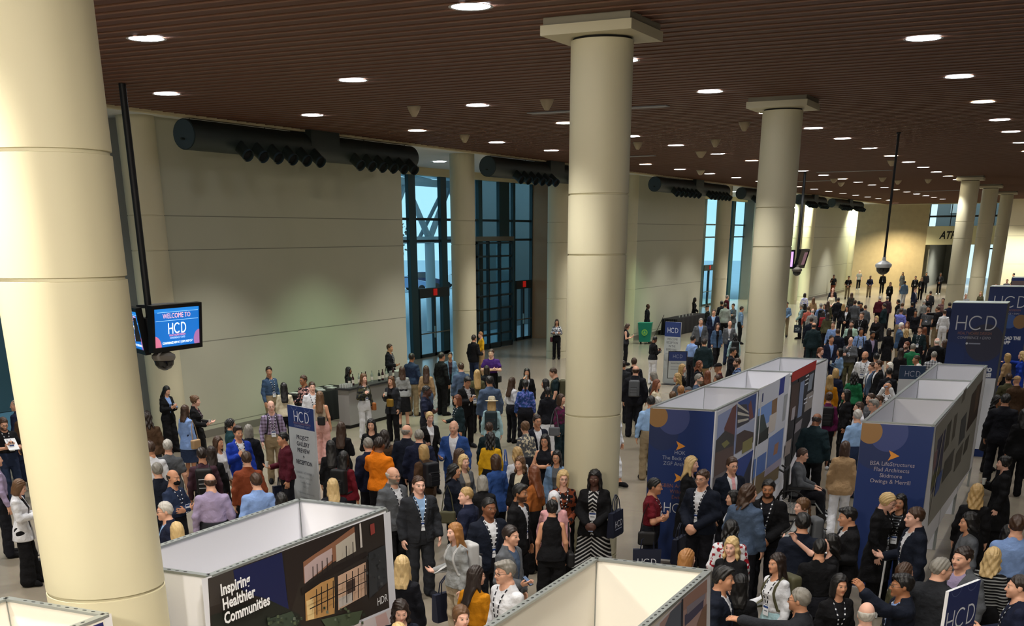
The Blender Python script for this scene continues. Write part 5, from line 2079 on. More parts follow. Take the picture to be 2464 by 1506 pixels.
tb = tag(MB().box(-.22, .22, -.3, .3, 0, .18, pm('9a9c98')).build('ice_tub', None, (-18.56, 31.6, 1.11)), 'grey ice tub at the far end of the bar', 'ice tub')

t = tag(empty('recycling_bin', (-19.95, 58.3, 0), .25), 'teal green wheeled recycling bin by the second wall', 'bin')
v = []
gb_ = mat('bin_teal', '0e8068', .5)
o = MB()
for z, s in ((.10, .27), (.95, .34), (1.0, .36)):
    v += [(-s, -s, z), (s, -s, z), (s, s, z), (-s, s, z)]
o.add(v, [(3, 2, 1, 0), (8, 9, 10, 11)] + [(k * 4 + i, k * 4 + (i + 1) % 4, k * 4 + 4 + (i + 1) % 4, k * 4 + 4 + i) for k in (0, 1) for i in range(4)], gb_)
o.build('body', t)
for sx in (-.2, .2):
    MB().tube([(sx - .03, .2, .08), (sx + .03, .2, .08)], .08, pm('161618'), 14).build('wheel', t)
    MB().tube([(sx - .02, -.2, .05), (sx + .02, -.2, .05)], .05, pm('161618'), 12).build('wheel', t)
g = Print((0, -.325, .55), (1, 0, 0), (0, 0, 1), (0, -1, .08), .012)
lime = pm('7fbf4a')
g.disc(0, 0, .15, lime).disc(0, 0, .10, pm('0e8068'))
g.poly([(-.07, -.05), (.0, .09), (.07, -.05)], lime)
g.build('recycling_mark', t)
t = tag(empty('broom', (-19.35, 58.2, 0)), 'dark broom leaning at the teal recycling bin', 'broom')
MB().tube([(-.2, 0, .10), (.35, .1, 1.38)], .014, pm('2a2220'), 8).build('handle', t)
MB().box(-.34, -.06, -.05, .05, 0, .12, pm('3a332a')).build('brush', t)
q = at_z(100, 1396, 0)
t = tag(empty('briefcase', (q[0] - .05, q[1], 0), .9), 'black travel bag standing on the floor beside the big column', 'bag')
MB().box(-.21, .21, -.08, .08, .0, .33, pm('131315')).box(-.17, .17, -.10, -.08, .05, .22, pm('1a1a1d')).build('body', t)
MB().tube([(-.09, 0, .33), (-.07, 0, .40), (.07, 0, .40), (.09, 0, .33)], .012, pm('202024'), 8).build('handle', t)

# ------------------------------------------------------------------ bags, phones, cups that people carry
def bag_mat(c):
    return mat('bag_' + c, CLOTH[c], .6, bump=.01, var=.1, vscale=8, spec=.35)


def bag_meshes():
    D = {}
    for c in ('navy', 'blue', 'black', 'dnavy'):
        m = bag_mat(c)
        o = MB()
        w_, d, h = .20, .06, .38
        vs = [(-w_, -d, .03), (w_, -d, .03), (w_, d, .03), (-w_, d, .03), (-w_ * 1.05, -d * .6, h), (w_ * 1.05, -d * .6, h), (w_ * 1.05, d * .6, h), (-w_ * 1.05, d * .6, h), (-w_ * .95, -d * .8, 0), (w_ * .95, -d * .8, 0), (w_ * .95, d * .8, 0), (-w_ * .95, d * .8, 0)]
        o.add(vs, [(11, 10, 9, 8), (4, 5, 6, 7), (8, 9, 1, 0), (9, 10, 2, 1), (10, 11, 3, 2), (11, 8, 0, 3), (0, 1, 5, 4), (1, 2, 6, 5), (2, 3, 7, 6), (3, 0, 4, 7)], m)
        D['tote', c] = o.mesh('tote_body')
    for c in ('navy', 'blue', 'black', 'dnavy'):
        D['strap', c] = MB().tube([(-.10, -.03, .36), (-.085, -.01, .52), (0, 0, .60), (.085, -.01, .52), (.10, -.03, .36)], .009, bag_mat(c), 6).tube([(-.10, .03, .36), (-.085, .02, .52), (0, .02, .60), (.085, .02, .52), (.10, .03, .36)], .009, bag_mat(c), 6).mesh('strap')
    g = Print((0, -.046, .20), (1, 0, 0), (0, 0, 1), (0, -1, 0), .008)
    g.logo(0, 0, .10, pm('e0e4ee'), .11).rect(-.13, .13, -.09, -.075, txt)
    D['mark'] = g.mb.mesh('printed_mark')
    return D


BAGS = {}


def carry(kind, root, side, c, label, r, kind_top):
    """Things held or worn over the body: top-level objects placed against the person."""
    if not BAGS:
        BAGS.update(bag_meshes())
    M = root.matrix_basis
    rz = root.rotation_euler.z
    s = -1 if side == 'r' else 1
    if kind in ('tote', 'shtote'):
        q = M @ Vector((s * .30, .0, .34 if kind == 'tote' else .76))
        t = tag(empty('tote_bag', q, rz + s * 1.35), label, 'tote bag', 'tote bags carried by people')
        link('body', BAGS['tote', c], t)
        st = link('strap', BAGS['strap', c], t)
        st.scale = (1, 1, 1 if kind == 'tote' else 1.05)
        link('printed_mark', BAGS['mark'], t)
    elif kind == 'bp':
        q = M @ Vector((0, .215, 1.02))
        t = tag(empty('backpack', q, rz), label, 'backpack', 'backpacks worn by people')
        key = ('bp', c)
        if key not in BAGS:
            def fn(P):
                a = np.abs(P - np.array([0, .0, .22], f32)) - np.array([.095, .035, .165], f32)
                d = np.linalg.norm(np.maximum(a, 0), axis=1) + np.minimum(a.max(1), 0) - .045
                b = np.abs(P - np.array([0, .085, .14], f32)) - np.array([.075, .02, .085], f32)
                return smin(d, np.linalg.norm(np.maximum(b, 0), axis=1) + np.minimum(b.max(1), 0) - .03, .015)
            me = surface(fn, (-.2, -.12, -.03), (.2, .2, .5), .012, 'backpack_body')
            me.materials[0] = bag_mat(c)
            BAGS[key] = me
            o = MB()
            for z in (.12, .19, .26):
                o.box(-.10, .10, .092 + .02, .137, z, z + .012, pm('a8aaae') if 'black' in c else pm('2a2a2e'))
            BAGS['bz'] = o.mesh('pocket_trim')
        link('body', BAGS[key], t)
        link('pocket_trim', BAGS['bz'], t)
        fn = lambda P: np.minimum(r.top(P, kind_top), r.body(P))
        Mi = (Matrix.Translation(q) @ Matrix.Rotation(rz, 4, 'Z')).inverted() @ M
        sm_ = bag_mat('black' if c == 'grey' else c)

        def skin_pt(x, z, front):
            ys = np.linspace(-.36, .02, 110, dtype=f32) if front else np.linspace(.34, .0, 110, dtype=f32)
            P = np.stack([np.full(110, x, f32), ys, np.full(110, z, f32)], 1)
            k = np.argmax(fn(P) < 0)
            return Vector((x, ys[k] + (-.008 if front else .008), z))
        for sx in (-1, 1):
            zt = np.linspace(1.40, 1.56, 60, dtype=f32)
            P = np.stack([np.full(60, sx * .095, f32), np.full(60, .02, f32), zt], 1)
            top_z = float(zt[min(59, int(np.argmax(fn(P) > 0)))]) + .008
            pts = [Vector((sx * .08, .17, 1.36)), skin_pt(sx * .088, 1.40, False), Vector((sx * .095, .02, top_z))]
            pts += [skin_pt(sx * (.098 + .035 * i / 4), 1.37 - .07 * i, True) for i in range(5)]
            pts += [Vector((sx * .185, .02, 1.06)), Vector((sx * .10, .17, 1.02))]
            MB().tube([Mi @ p_ for p_ in pts], .017, sm_, 6).build('shoulder_strap', t)
    elif kind in ('bag', 'waist', 'hip'):
        q = M @ Vector({'bag': (s * .27, .02, .80), 'waist': (s * .05, .20 if side == 'r' else -.20, .98), 'hip': (s * .24, -.08, .78)}[kind])
        t = tag(empty('handbag', q, rz + (0 if kind == 'waist' else s * 1.4)), label, 'handbag', 'handbags carried by people')
        key = ('hb', c, kind == 'bag')
        if key not in BAGS:
            w_ = .13 if kind == 'bag' else .09
            def fn(P):
                a = np.abs(P - np.array([0, 0, .09], f32)) - np.array([w_ - .03, .02, .07], f32)
                return np.linalg.norm(np.maximum(a, 0), axis=1) + np.minimum(a.max(1), 0) - .03
            me = surface(fn, (-.2, -.1, -.03), (.2, .1, .25), .01, 'handbag_body')
            me.materials[0] = bag_mat(c)
            BAGS[key] = me
        link('body', BAGS[key], t)
        if kind == 'bag':
            kk = ('hs', c)
            if kk not in BAGS:
                BAGS[kk] = MB().tube([(-.10, 0, .17), (-.06, .02, .45), (0, .03, .60), (.06, .02, .45), (.10, 0, .17)], .009, bag_mat(c), 6).mesh('strap')
            link('strap', BAGS[kk], t)
    else:
        a = r.arms[0 if side == 'r' else 1]
        q = M @ Vector(a[2] + a[3] * .085 + a[4] * (.05 if kind == 'cup' else .035))
        if kind == 'cup':
            t = link('cup', cup_me, None, (q[0], q[1], q[2] - .05))
            tag(t, label, 'cup', 'cups in hands')
        else:
            if 'phone' not in BAGS:
                BAGS['phone'] = MB().box(-.036, .036, -.075, .075, 0, .009, pm('15161a')).box(-.032, .032, -.068, .068, .009, .0095, mat('phone_screen', '30405a', .2, emit='a8c0e0', estr=.15)).mesh('phone')
                BAGS['paper'] = MB().box(-.105, .105, -.15, .15, 0, .003, pm('d8dade')).mesh('paper')
            t = link('phone' if kind == 'phone' else 'paper', BAGS[kind], None, q, (.7, 0, rz))
            tag(t, label, kind, 'phones in hands' if kind == 'phone' else 'papers in hands')
    return t
# ------------------------------------------------------------------ the people: x y facing|sex pose|hair|top|bottom|skin|extras|label
# x, y: crown of the head in the photograph; facing: 0 to the camera, 90 to the right, 180 away, 270 to the left
CROWD = r'''
36 962 235|m left|thin:g|blazer:navy:white|pants:navy|a||man in navy suit with greying hair near the dark door frame at far left
4 1002 15|m phone|short:b|polo:black|pants:jean|a L;beardd;G|paper=l=white folded papers held by the bearded man at far left|bearded man in black polo reading papers at the left edge
58 978 170|m stand|short:d|blazer:brown:black|pants:black|b||person in brown jacket half hidden behind the big left column
-16 1088 100|m stand|short:g|shirt:lav|pants:ink|a||person in lavender shirt cut off by the left edge
37 1152 75 h1.66|f phone|bob:l|cardi:white:black|wide:black|p||woman in short white cardigan and wide black trousers looking down beside the big column
352 990 180|m stand|curly:d|sweater:brown|pants:char|c||person with dark hair in grey brown top, back turned, right of the big column
360 1062 180|m stand|short:b|shirt:white|pants:char|b L||man in white shirt with dark lanyard, mostly behind the big column
402 1058 175|m stand|short:s|tee:grey|pants:ink|a||grey haired man in plain grey t-shirt, back turned
377 1114 190|m stand|short:g|blazer:dnavy:white|pants:ink|a||man with brown grey hair in navy suit, back turned beside the masked man
413 1130 50|m cross|fringe:d|shirt:jean|pants:ink|b L;mask||bald man wearing a black face mask and dark blue shirt
396 1208 275|m stand|short:s|blazer:navy:sky|pants:ink|a G||grey haired man with glasses in navy blazer facing the big column
424 1257 180 h1.66|f stand|bob:w|coat:black:black|pants:black|p||woman with blonde bob, back turned, at the booth corner by the big column
397 927 40 h1.65|f phone|long:k|blazer:black:lblue|wide:black|a|phone=l=phone held by the woman in black suit at the left wall|woman with long black hair in black suit standing by the wall end
467 952 75 h1.7 w1.08|f foreb|bun:l|cardi:black:plum|lskirt:black|p L|cup=r=cup held by the woman with the hair bun|woman with hair bun in long black cardigan holding a cup
444 975 130 h1.66|f stand|long:b|cardi:lblue:white|skirt:jean|b|bag=r=tan=tan shoulder bag of the woman in pale blue cardigan|woman in pale blue cardigan and denim skirt with tan bag
484 1077 180|m stand|short:d|shirt:plum|pants:ink|b L|bp=r=black=black backpack of the man in plum shirt|man in plum shirt with black backpack, back turned
507 1074 175 h1.64|f stand|long:d|cardi:black:black|pants:black|c||woman with long dark hair in black, between the plum and rust shirts
523 1050 50 h1.66|f stand|long:b|blouse:white|pants:ink|b||woman with long brown hair in white blouse facing the royal blue jacket
553 1008 100|f stand|pony:k|coat:teal:grey|pants:black|b||woman with dark ponytail in grey green jacket behind the royal blue jacket
571 1025 25|m cup|quiff:d|blazer:royal:white|pants:char|b L|cup=r=drink held by the man in royal blue jacket|smiling dark haired man in royal blue jacket
597 1022 180 h1.66|f stand|bob:g|coat:ink:black|pants:ink|a|shtote=l=navy=navy HCD tote on the shoulder of the woman with greyish bob|woman with greyish blonde bob carrying navy tote on her shoulder
592 1087 185|m stand|short:b|sweater:rust|pants:ink|a L||man in rust brown sweater with lanyard, back turned
504 1140 185 w1.1|m stand|fringe:b|shirt:lav|pants:char|a L||balding man in lavender dress shirt, back turned, behind the dark print booth
615 1139 195 w1.05|m stand|short:b|sweater:lblue|pants:ink|a L||man in light blue sweater, back turned, behind the dark print booth
681 1040 285 h1.7|m fore|short:k|sweater:maroon|pants:ink|b|tote=r=navy=navy tote hanging beside the man in maroon sweater;cup=r=drink held by the man in maroon sweater|dark haired man in maroon sweater left of the tall white sign
647 882 40 h1.84|m right|short:d|shirt:denim|pants:khaki|b L||tall dark haired man in blue denim shirt against the left wall
682 921 180 h1.66|f stand|vlong:k|sweater:cream|pants:black|c||woman with very long black hair in cream sweater by the wall
651 964 5|m stand|fringe:y|plaid_lav_plum|pants:khaki|p L|bp=r=ink=dark backpack of the man in checked lavender shirt|man in checked lavender shirt with badge left of the tall white sign
730 903 310|m fore|short:b|floral_ink_rose|pants:ink|c G||man with glasses in dark patterned vest over white sleeves near the wall
750 919 10|m stand|short:b|shirt:white|pants:khaki|p L||brown haired man in pinkish white shirt behind the tall white sign
769 942 165 h1.68|f stand|vlong:l|sleeveless:beige|wide:rose|b|waist=r=black=black belt bag of the woman in sleeveless beige top|woman with long hair in sleeveless beige top and pale pink trousers
676 1186 180|f stand|long:k|coat:black:black|pants:black|b||dark haired person at the booth's back edge below the tall white sign
838 883 80 h1.52|f stand|long:k|blouse:black|pants:black|d||bartender with black hair in black behind the grey bar
874 899 35 h1.7|f cup|long:l|floral_char_olive|pants:white|p L|hip=l=tango=orange handbag of the woman in dark patterned blouse;cup=r=drink held by the woman in dark patterned blouse|woman in dark patterned blouse and white trousers at the bar
941 905 330 h1.68|f cup|long:l|cardi:char:black|pants:black|a|cup=r=drink held by the woman in dark jacket at the bar;waist=l=gold=gold belt bag of the woman in dark jacket|woman with long hair in dark jacket drinking at the end of the bar
937 828 70|m fore|short:b|blazer:ink:grey|pants:ink|b L||man in dark suit standing at the corner of the wall
967 882 185 h1.67|f stand|long:b|sweater:lgrey|skirt:black|a||woman in light grey sweater and black skirt, back turned, past the bar
990 850 150 h1.8|m stand|short:d|sweater:jean|pants:khaki|c||man in navy sweater and khaki trousers facing the windows
1025 880 175 h1.66|f stand|vlong:b|blouse:tan|pants:bluegrey|b||woman with very long brown hair in taupe top near the windows
1062 848 130 h1.83|m stand|buzz:d|blazer:black:white|pants:black|b||bald man in long black jacket facing the windows
1083 847 0|f stand|short:d|cardi:ldenim:plum|pants:black|b||dark haired woman in denim jacket facing the camera near the slim column
1109 873 200|m stand|short:b|blazer:bluegrey:white|pants:ink|a||man in blue grey suit, back turned, by the slim column
1122 905 35|m phone|quiff:k|blazer:black:white|pants:black|b L;shoechar|phone=l=phone held by the laughing man in black suit|laughing dark haired man in black suit with badge
1148 890 185 h1.68|f stand|vlong:y|coat:olive:olive|pants:black|a||woman with long blonde hair in olive jacket, back turned
1140 806 140|m fore|short:d|blazer:black:white|pants:jean|b||man in black jacket and jeans at the foot of the slim column
1157 798 290|f mouth|short:o|blouse:yellow|pants:tan|p||sandy haired person in yellow behind the black jacket by the glass grid
1182 840 350 w1.12|m cross|short:b|polo:purple|pants:black|p|hip=l=black=black crossbody bag of the person in purple|stout person in purple shirt with crossbody bag by the windows
1171 880 180 h1.62|f stand|bob:d|coat:ink:black|pants:black|b||dark haired woman between the olive jacket and the blue blazer
1178 905 195 h1.84 w1.08|m stand|short:k|blazer:bluegrey:white|pants:tan|b||big man in blue blazer with black hair, back turned
1183 956 175 h1.68|f stand|hat:cream:y|blouse:ltblue|pants:ltblue|a|bp=r=dteal=dark floral backpack below the white hat|woman in white brimmed hat and pale blue top
1025 928 75 w1.08|m cross|buzz:k|polo:navy|pants:ink|e||dark skinned man in navy polo with red collar
1101 950 300 h1.64|f fore|bob:r|sweater:dteal|pants:dteal|b L||auburn haired woman in dark teal top with lanyard
1033 991 20 h1.68|f foreb|bun:w|blazer:black:white|pants:black|p||blonde woman in black blazer and white blouse
1092 1012 345 h1.8 w1.06|m fore|fringe:s|blazer:blue:white|pants:blue|a||stern bald man in bright blue suit
977 1022 165 h1.8|m right|fringe:g|blazer:dnavy:white|pants:dnavy|a||bald man in dark navy suit beside the orange sweater, turned away
1008 1033 180 h1.78 w1.06|m stand|thin:g|blazer:navy:white|pants:dnavy|a L||balding man in navy blazer, back turned
1019 1070 215 h1.68|f stand|bob:y|coat:brown:brown|pants:ink|p|bp=r=ink=small dark backpack of the woman in brown coat|woman with blonde bob in brown coat looking left
893 1008 350 h1.66 w1.06|f cup|long:k|blouse:black|pants:black|a||smiling black haired woman in black facing the camera
924 1035 180 h1.66 w1.05|f stand|wavy:d|puffer:brown|pants:grey|a||curly dark haired person in dark puffy coat, back turned, above the orange sweater
911 1052 150 h1.82 w1.08|m ear|buzz:d|sweater:orange|pants:ink|d||man in bright orange sweater with finger at his ear
885 1054 200|m stand|short:g|blazer:navy:white|pants:ink|a||grey haired man in navy jacket hidden behind the orange sweater
820 1016 165 h1.68|f cup|vlong:b|blouse:black|pants:black|a|cup=l=drink held by the woman in black right of the white sign|woman with long brown hair in black right of the tall white sign
795 1060 180 h1.63|f stand|vlong:k|dress:black|none|b||woman with very long black hair in black dress right of the white sign
826 1086 150 h1.66|f stand|long:k|sweater:dred|pants:ink|b|bp=r=black=black backpack with pale zips on the woman in red sweater|dark haired woman in red sweater with black backpack
800 1152 185 h1.66|f stand|long:w|coat:ink:black|pants:black|p||blonde woman at the booth's back edge, right of the white sign
944 1124 45 h1.8 w1.12|m stand|fringe:s|blazer:grey:white|pants:black|a L;G;beards||heavy bald man with goatee and glasses in grey blazer
1006 1145 20 h1.82 w1.1|m stand|buzz:b|blazer:char:sky|pants:char|p L;shoeink||bald man in charcoal suit with badge standing in full view
1115 1094 35 h1.66|f stand|wavy:w|cardi:grey:beige|pants:black|p||blonde woman with fringe in grey cardigan
1091 1117 70 h1.64 w1.06|f stand|curly:k|puffer:dnavy|pants:black|b|bag=r=olive=big olive bag of the woman in quilted navy jacket|woman with black curls in quilted navy jacket
1105 1080 95 h1.66|f stand|long:b|coat:olive:olive|pants:black|a||brown haired woman behind the blonde with fringe
1123 1172 245 h1.76|m left|buzz:y|blazer:navy:blue|pants:ink|p||man with shaved blond head in navy jacket looking left
1161 1144 185 h1.64|f phone|bob:g|coat:black:black|pants:black|p|phone=l=white phone of the woman with grey blonde hair|woman with grey blonde hair in black coat, back turned
1193 1094 215 h1.66|f stand|bob:b|cardi:blue:blue|pants:black|a||brown haired woman in bright blue cardigan
1181 1040 165 h1.66|f stand|curly:k|blouse:yellow|pants:black|c|shtote=r=blue=bright blue tote of the woman in yellow top|woman with long black curls in yellow top
1177 1016 175 h1.66|f stand|short:b|coat:dteal:black|pants:black|a||brown haired person between the white hat and the yellow top
1175 1198 30 h1.82 w1.1|m stand|buzz:k|blazer:dnavy:white|pants:ink|d L||dark skinned man in navy blazer with long white lanyard
1095 1258 300 h1.68|f fore|vlong:o|sweater:lgrey|pants:beige|p|bp=r=plim=pale patterned backpack of the woman with ginger hair;tote=r=navy=navy HCD tote of the woman with ginger hair|woman with long ginger blonde hair in light grey sweater
1227 1265 60 h1.78|m fore|short:d|blazer:grey:bluegrey|pants:ink|a|phone=r=phone held by the man in grey blazer|dark haired man in grey blazer holding a phone
1217 1349 305 h1.8 w1.08|m stand|quiff:g|shirt:white|pants:ink|a L;G||man with grey hair and glasses in white shirt by the cream booth
1143 1362 150 h1.66|f right|vlong:d|blouse:mustard|pants:ink|a G|shtote=r=navy=navy bag on the shoulder of the woman in mustard top|woman with long dark hair in mustard top
1108 1457 25 h1.68|f stand|pony:l|blouse:grey|pants:ink|p||woman with brown hair tied back at the bottom edge, eyes down
962 1438 5 h1.66|f look|wavy:d|blouse:dnavy|pants:black|p||woman with wavy dark hair at the bottom edge beside the dark print booth
958 1500 180 h1.6|f stand|bob:w|blouse:tan|pants:black|p||blonde head cut off by the bottom edge beside the dark print booth
967 1338 165 h1.68|f stand|long:w|cardi:ink:red|pants:black|p|tote=l=black=bag hanging beside the long haired blonde woman|woman with long straight blonde hair in black jacket beside the dark print booth
1250 1165 65 h1.8|m stand|quiff:k|blazer:black:white|pants:black|c L;beardk||bearded dark haired man in black suit
1285 1122 235 h1.7|f fore|vlong:r|blouse:tango|pants:black|b G||woman with long auburn hair in rust brown blouse
1252 1098 330 h1.66|f stand|wavy:l|blazer:black:cream|pants:black|a||woman with light brown hair in black blazer beside the auburn hair
1245 1076 200 h1.66|f stand|curly:y|blouse:white|pants:bluegrey|a||woman with frizzy light hair in white behind the black blazer
1355 1131 10 h1.66 w1.05|f clasp|bob:w|floral_rust_black|pants:black|p L;G||laughing woman with blonde bob and glasses in rust patterned shawl
1333 1181 0 h1.64|f stand|hijab:white|cardi:pink:black|pants:black|b||woman in white headscarf and pink blazer
1329 1204 180 h1.66|f stand|bun:k|vest:black|wide:black|b|bag=r=black=large black bag with tan strap of the woman in sleeveless black|woman with black hair bun in sleeveless black, back turned
1432 1130 350 h1.74 w1.12|f clasp|vlong:k|cardi:black:chev_black_plim|none|e L|shtote=l=navy=big navy bag of the woman in striped dress;phone=r=phone held by the woman in striped dress|woman with long black hair in striped maxi dress and black cardigan by the middle column
1340 1084 345 h1.62|f stand|long:k|cardi:ldenim:grey|pants:black|b G||black haired woman with glasses in denim jacket touching the middle column
1312 1045 345 h1.66 w1.05|f cross|long:k|vest:ink|pants:black|b G||woman with black hair in dark vest with white short sleeves
1292 998 25|m stand|short:d|blazer:dnavy:white|pants:ink|b G||man with glasses in dark blazer left of the grey bag
1264 1014 215 h1.66|f stand|bun:l|floral_grey_cream|pants:ink|a||woman with hair bun in grey speckled top
1268 886 0 h1.66|f mouth|vlong:k|blazer:black:white|pants:black|b|cup=r=drink at the lips of the woman in black suit|woman with long black hair in black suit drinking
1232 908 130 h1.66|f stand|vlong:b|blouse:white|slim:ink|b||woman with long brown hair in white top and dark trousers
1264 914 180 h1.66 w1.1|f stand|pony:k|floral_blue_violet|pants:ink|b||woman with black ponytail in blue patterned top, back turned
1318 932 180 h1.64|f stand|pony:k|blazer:ink:white|lskirt:white|b||woman in black jacket and white skirt, back turned
1313 912 260 h1.66|f stand|bob:k|blouse:black|pants:black|b||black haired woman looking left beside the backpack man
1335 884 270 h1.78|m look|short:b|tee:dteal|pants:ink|a|bp=l=olive=olive backpack of the man left of the middle column|man in dark green shirt with backpack left of the middle column
1350 948 60 h1.66|f stand|bob:b|floral_plum_magenta|pants:dteal|a|bag=r=grey=big grey bag of the woman in maroon flowers|woman in dark maroon flowered top touching the middle column
1340 768 355 h1.66|f cross|long:b|floral_grey_white|pants:black|b L|hip=r=maroon=maroon bag of the woman by the pale column|woman in grey patterned blouse alone at the pale wall column
1508 778 85 h1.66|f phone|curly:b|vest:char|pants:black|a|phone=l=phone of the woman right of the middle column|woman with dark vest and white sleeves right of the middle column
1559 731 75 h1.76|m stand|fringe:k|shirt:ink|pants:ink|e||cleaner in dark clothes standing behind the teal bin
1574 808 130 h1.68|f phone|short:k|sweater:black|pants:white|d L|phone=r=phone of the person in white trousers|person in black top and white trousers left of the welcome sign
1672 716 85 h1.68|f fore|long:k|blouse:black|pants:black|e||server with long black hair in black behind the far table
1703 735 275 h1.72|m fore|cap:black|shirt:black|pants:black|b||server in black cap behind the far table
1687 766 5 h1.8 w1.1|m stand|short:g|blazer:grey:lblue|pants:char|a||man in grey suit walking to the camera right of the welcome sign
1718 744 0 h1.84 w1.05|m stand|short:b|blazer:navy:sky|pants:navy|a||tall man in navy suit behind the grey suited man
1746 729 180 h1.82|m stand|short:d|blazer:lgrey:white|pants:black|b||man in light grey blazer, back turned, left of the second column
1765 730 320 h1.72|f cross|short:d|cardi:grey:bluegrey|pants:grey|b||dark haired person in grey jacket left of the second column
1750 710 120|m stand|short:g|shirt:maroon|pants:ink|a||grey haired person in maroon shirt left of the second column
1737 724 200|m stand|short:k|shirt:ink|pants:ink|c||dark haired person in black between the navy suit and grey blazer
1785 737 100|m stand|short:d|shirt:ldenim|pants:black|b||man in blue shirt and black trousers at the edge of the second column
1757 772 0 h1.74|m stand|fringe:W|blazer:grey:white|pants:jean|a L||white haired man in grey blazer with badge
1727 777 20 h1.7|f walk|vlong:b|cardi:denim:ink|pants:black|a||woman with long brown hair in denim jacket striding forward
1769 802 190 h1.66|f stand|curly:k|blouse:ltblue|pants:black|d|bp=r=black=black backpack of the woman in teal top|woman with black curls in pale teal top
1668 807 135 h1.78|m stand|short:k|polo:lblue|pants:ink|b|waist=l=tan=tan pouch of the man in light blue polo|man in light blue polo shirt right of the registration sign
1695 815 180 h1.8 w1.08|m stand|short:d|blazer:dteal:white|pants:tan|b||man in very dark green suit, back turned
1764 836 85|m stand|quiff:k|blazer:ink:black|pants:ink|b L||black haired man in black jacket left of the second column, facing right
1775 862 275|m stand|short:b|plaid_navy_lblue|pants:ink|a beardd||brown bearded man in checked shirt at the foot of the second column
1730 874 270|m stand|cap:black|plaid_ink_dred|pants:ink|b G||man in black cap and glasses above the left booth row
1642 876 80 h1.7|f stand|long:y|blazer:black:black|pants:black|p L||blonde woman in black jacket with badge beside the registration sign
1683 868 75 h1.68|f stand|wavy:r|coat:ink:black|pants:black|b||brown wavy haired woman in dark coat behind the left booth row
1681 900 80 h1.76|m stand|short:g|shirt:bluegrey|pants:ink|p beards||grey bearded smiling man behind the left booth row
1703 892 180 h1.66|f stand|long:r|blouse:brown|pants:ink|a||woman with auburn hair, back turned, behind the left booth row
1727 902 300 h1.62|f stand|bob:b|blouse:ink|pants:ink|b||face peeping over the left booth row below the black cap
1631 898 275 h1.68|f stand|wavy:y|blouse:grey|pants:ink|a||blonde woman with white headband behind the left booth row
1576 894 260 h1.68|f look|bob:g|coat:grey:ink|pants:ink|a||woman with grey blonde hair looking down right of the backpack man
1580 913 75 h1.68|f fore|vlong:r|blouse:cream|pants:ink|a||woman with long reddish brown hair in cream top behind the booth row
1567 953 190 h1.8 w1.06|m stand|short:k|shirt:sky|pants:khaki|b||dark haired man in light blue shirt and khakis at the blue booth end
1583 955 210 h1.72|m stand|short:s|sweater:grey|pants:ink|a||grey haired man just behind the blue booth end
1619 942 170 h1.66|m stand|short:l|shirt:brown|pants:ink|a||brown haired head over the left booth row, leftmost of three
1639 928 170 h1.72|m stand|short:o|sweater:tan|pants:ink|a||sandy haired head over the left booth row, middle of three
1657 931 170 h1.68|m stand|cap:grey|sweater:grey|pants:ink|a||head in grey knit cap over the left booth row, rightmost of three
1530 880 175 h1.84 w1.12|m stand|fringe:b|coat:ink:ink|pants:ink|a|bp=r=grey=grey and black backpack of the man right of the middle column|balding man in dark coat with grey backpack right of the middle column
1526 861 170 h1.78|m stand|short:b|blazer:ink:ink|pants:ink|a||brown haired man just ahead of the grey backpack
1500 868 170 h1.72|m stand|short:d|sweater:char|pants:ink|b||person in grey half hidden by the right side of the middle column
1483 972 60 h1.72|f walk|short:d|blouse:white|capri:white|b||person in white trousers walking out from behind the middle column
1894 726 350 h1.76|m clasp|short:d|shirt:ldenim|pants:khaki|b||man in blue shirt and khakis right of the second column
1930 732 250 h1.7|f fore|short:g|blouse:ltblue|slim:ink|a|bp=r=dteal=dark backpack of the person in pale teal;tote=l=navy=navy tote of the person in pale teal|grey haired person in pale teal with navy tote near the second column
1937 705 180 h1.7|f stand|bob:d|floral_white_violet|skirt:black|b||woman in blue and white patterned top at the back of the crowd
1958 716 185 h1.66|f stand|long:l|blouse:tan|pants:ink|a||brown haired woman in tan top right of the patterned top
1946 737 180 h1.74|m stand|short:l|shirt:salmon|pants:ink|a||person in salmon red shirt in the far crowd
1956 743 185 h1.76|m stand|fringe:s|shirt:lgrey|pants:ink|p||bald man in light grey shirt beside the salmon shirt
1976 730 190 h1.74|m stand|short:g|shirt:lblue|pants:ink|a|bp=r=ink=dark backpack of the grey haired man in the far crowd|grey haired man in pale blue with dark backpack, far crowd
1985 731 330 h1.64|f stand|bob:b|blouse:ink|pants:ink|a||brown haired woman facing the camera beside the olive coat
1993 725 180 h1.68|f stand|vlong:b|coat:olive:olive|pants:ink|b||woman with long hair in olive coat, back turned, far crowd
2003 703 0 h1.68|f clasp|long:r|blouse:cream|pants:ink|p||red haired woman in cream top facing the camera, far crowd
2005 692 0 h1.76|m stand|fringe:W|blazer:ink:ink|pants:ink|p||pale bald man in dark jacket behind the cream top
2018 716 175 h1.78|m stand|buzz:d|blazer:ink:white|pants:ink|b||man in black suit, back turned, right of the cream top
2007 661 350 h1.74|m cup|short:k|tee:black|pants:rust|d||man in black t-shirt and brown apron by the far wall
1963 664 165 h1.68|f stand|pony:k|tee:white|lskirt:denim|c|bp=r=black=black backpack of the woman in long denim skirt|woman in white top and long denim skirt by the far bright column
2043 664 0 h1.78|m fore|short:d|tee:black|pants:khaki|b L||man in black t-shirt and khakis at the far bright column
2069 650 0 h1.78|m walk|fringe:W|tee:lgrey|pants:black|p L;shoewhite||pale haired man in light grey shirt walking in front of the stone wall
2095 663 5 h1.74|m clasp|buzz:k|shirt:navy|pants:khaki|d||dark skinned man in dark blue shirt and khakis before the stone wall
2126 656 0 h1.78|m walk|short:k|blazer:black:black|pants:black|d L||man all in black with badge walking before the stone wall
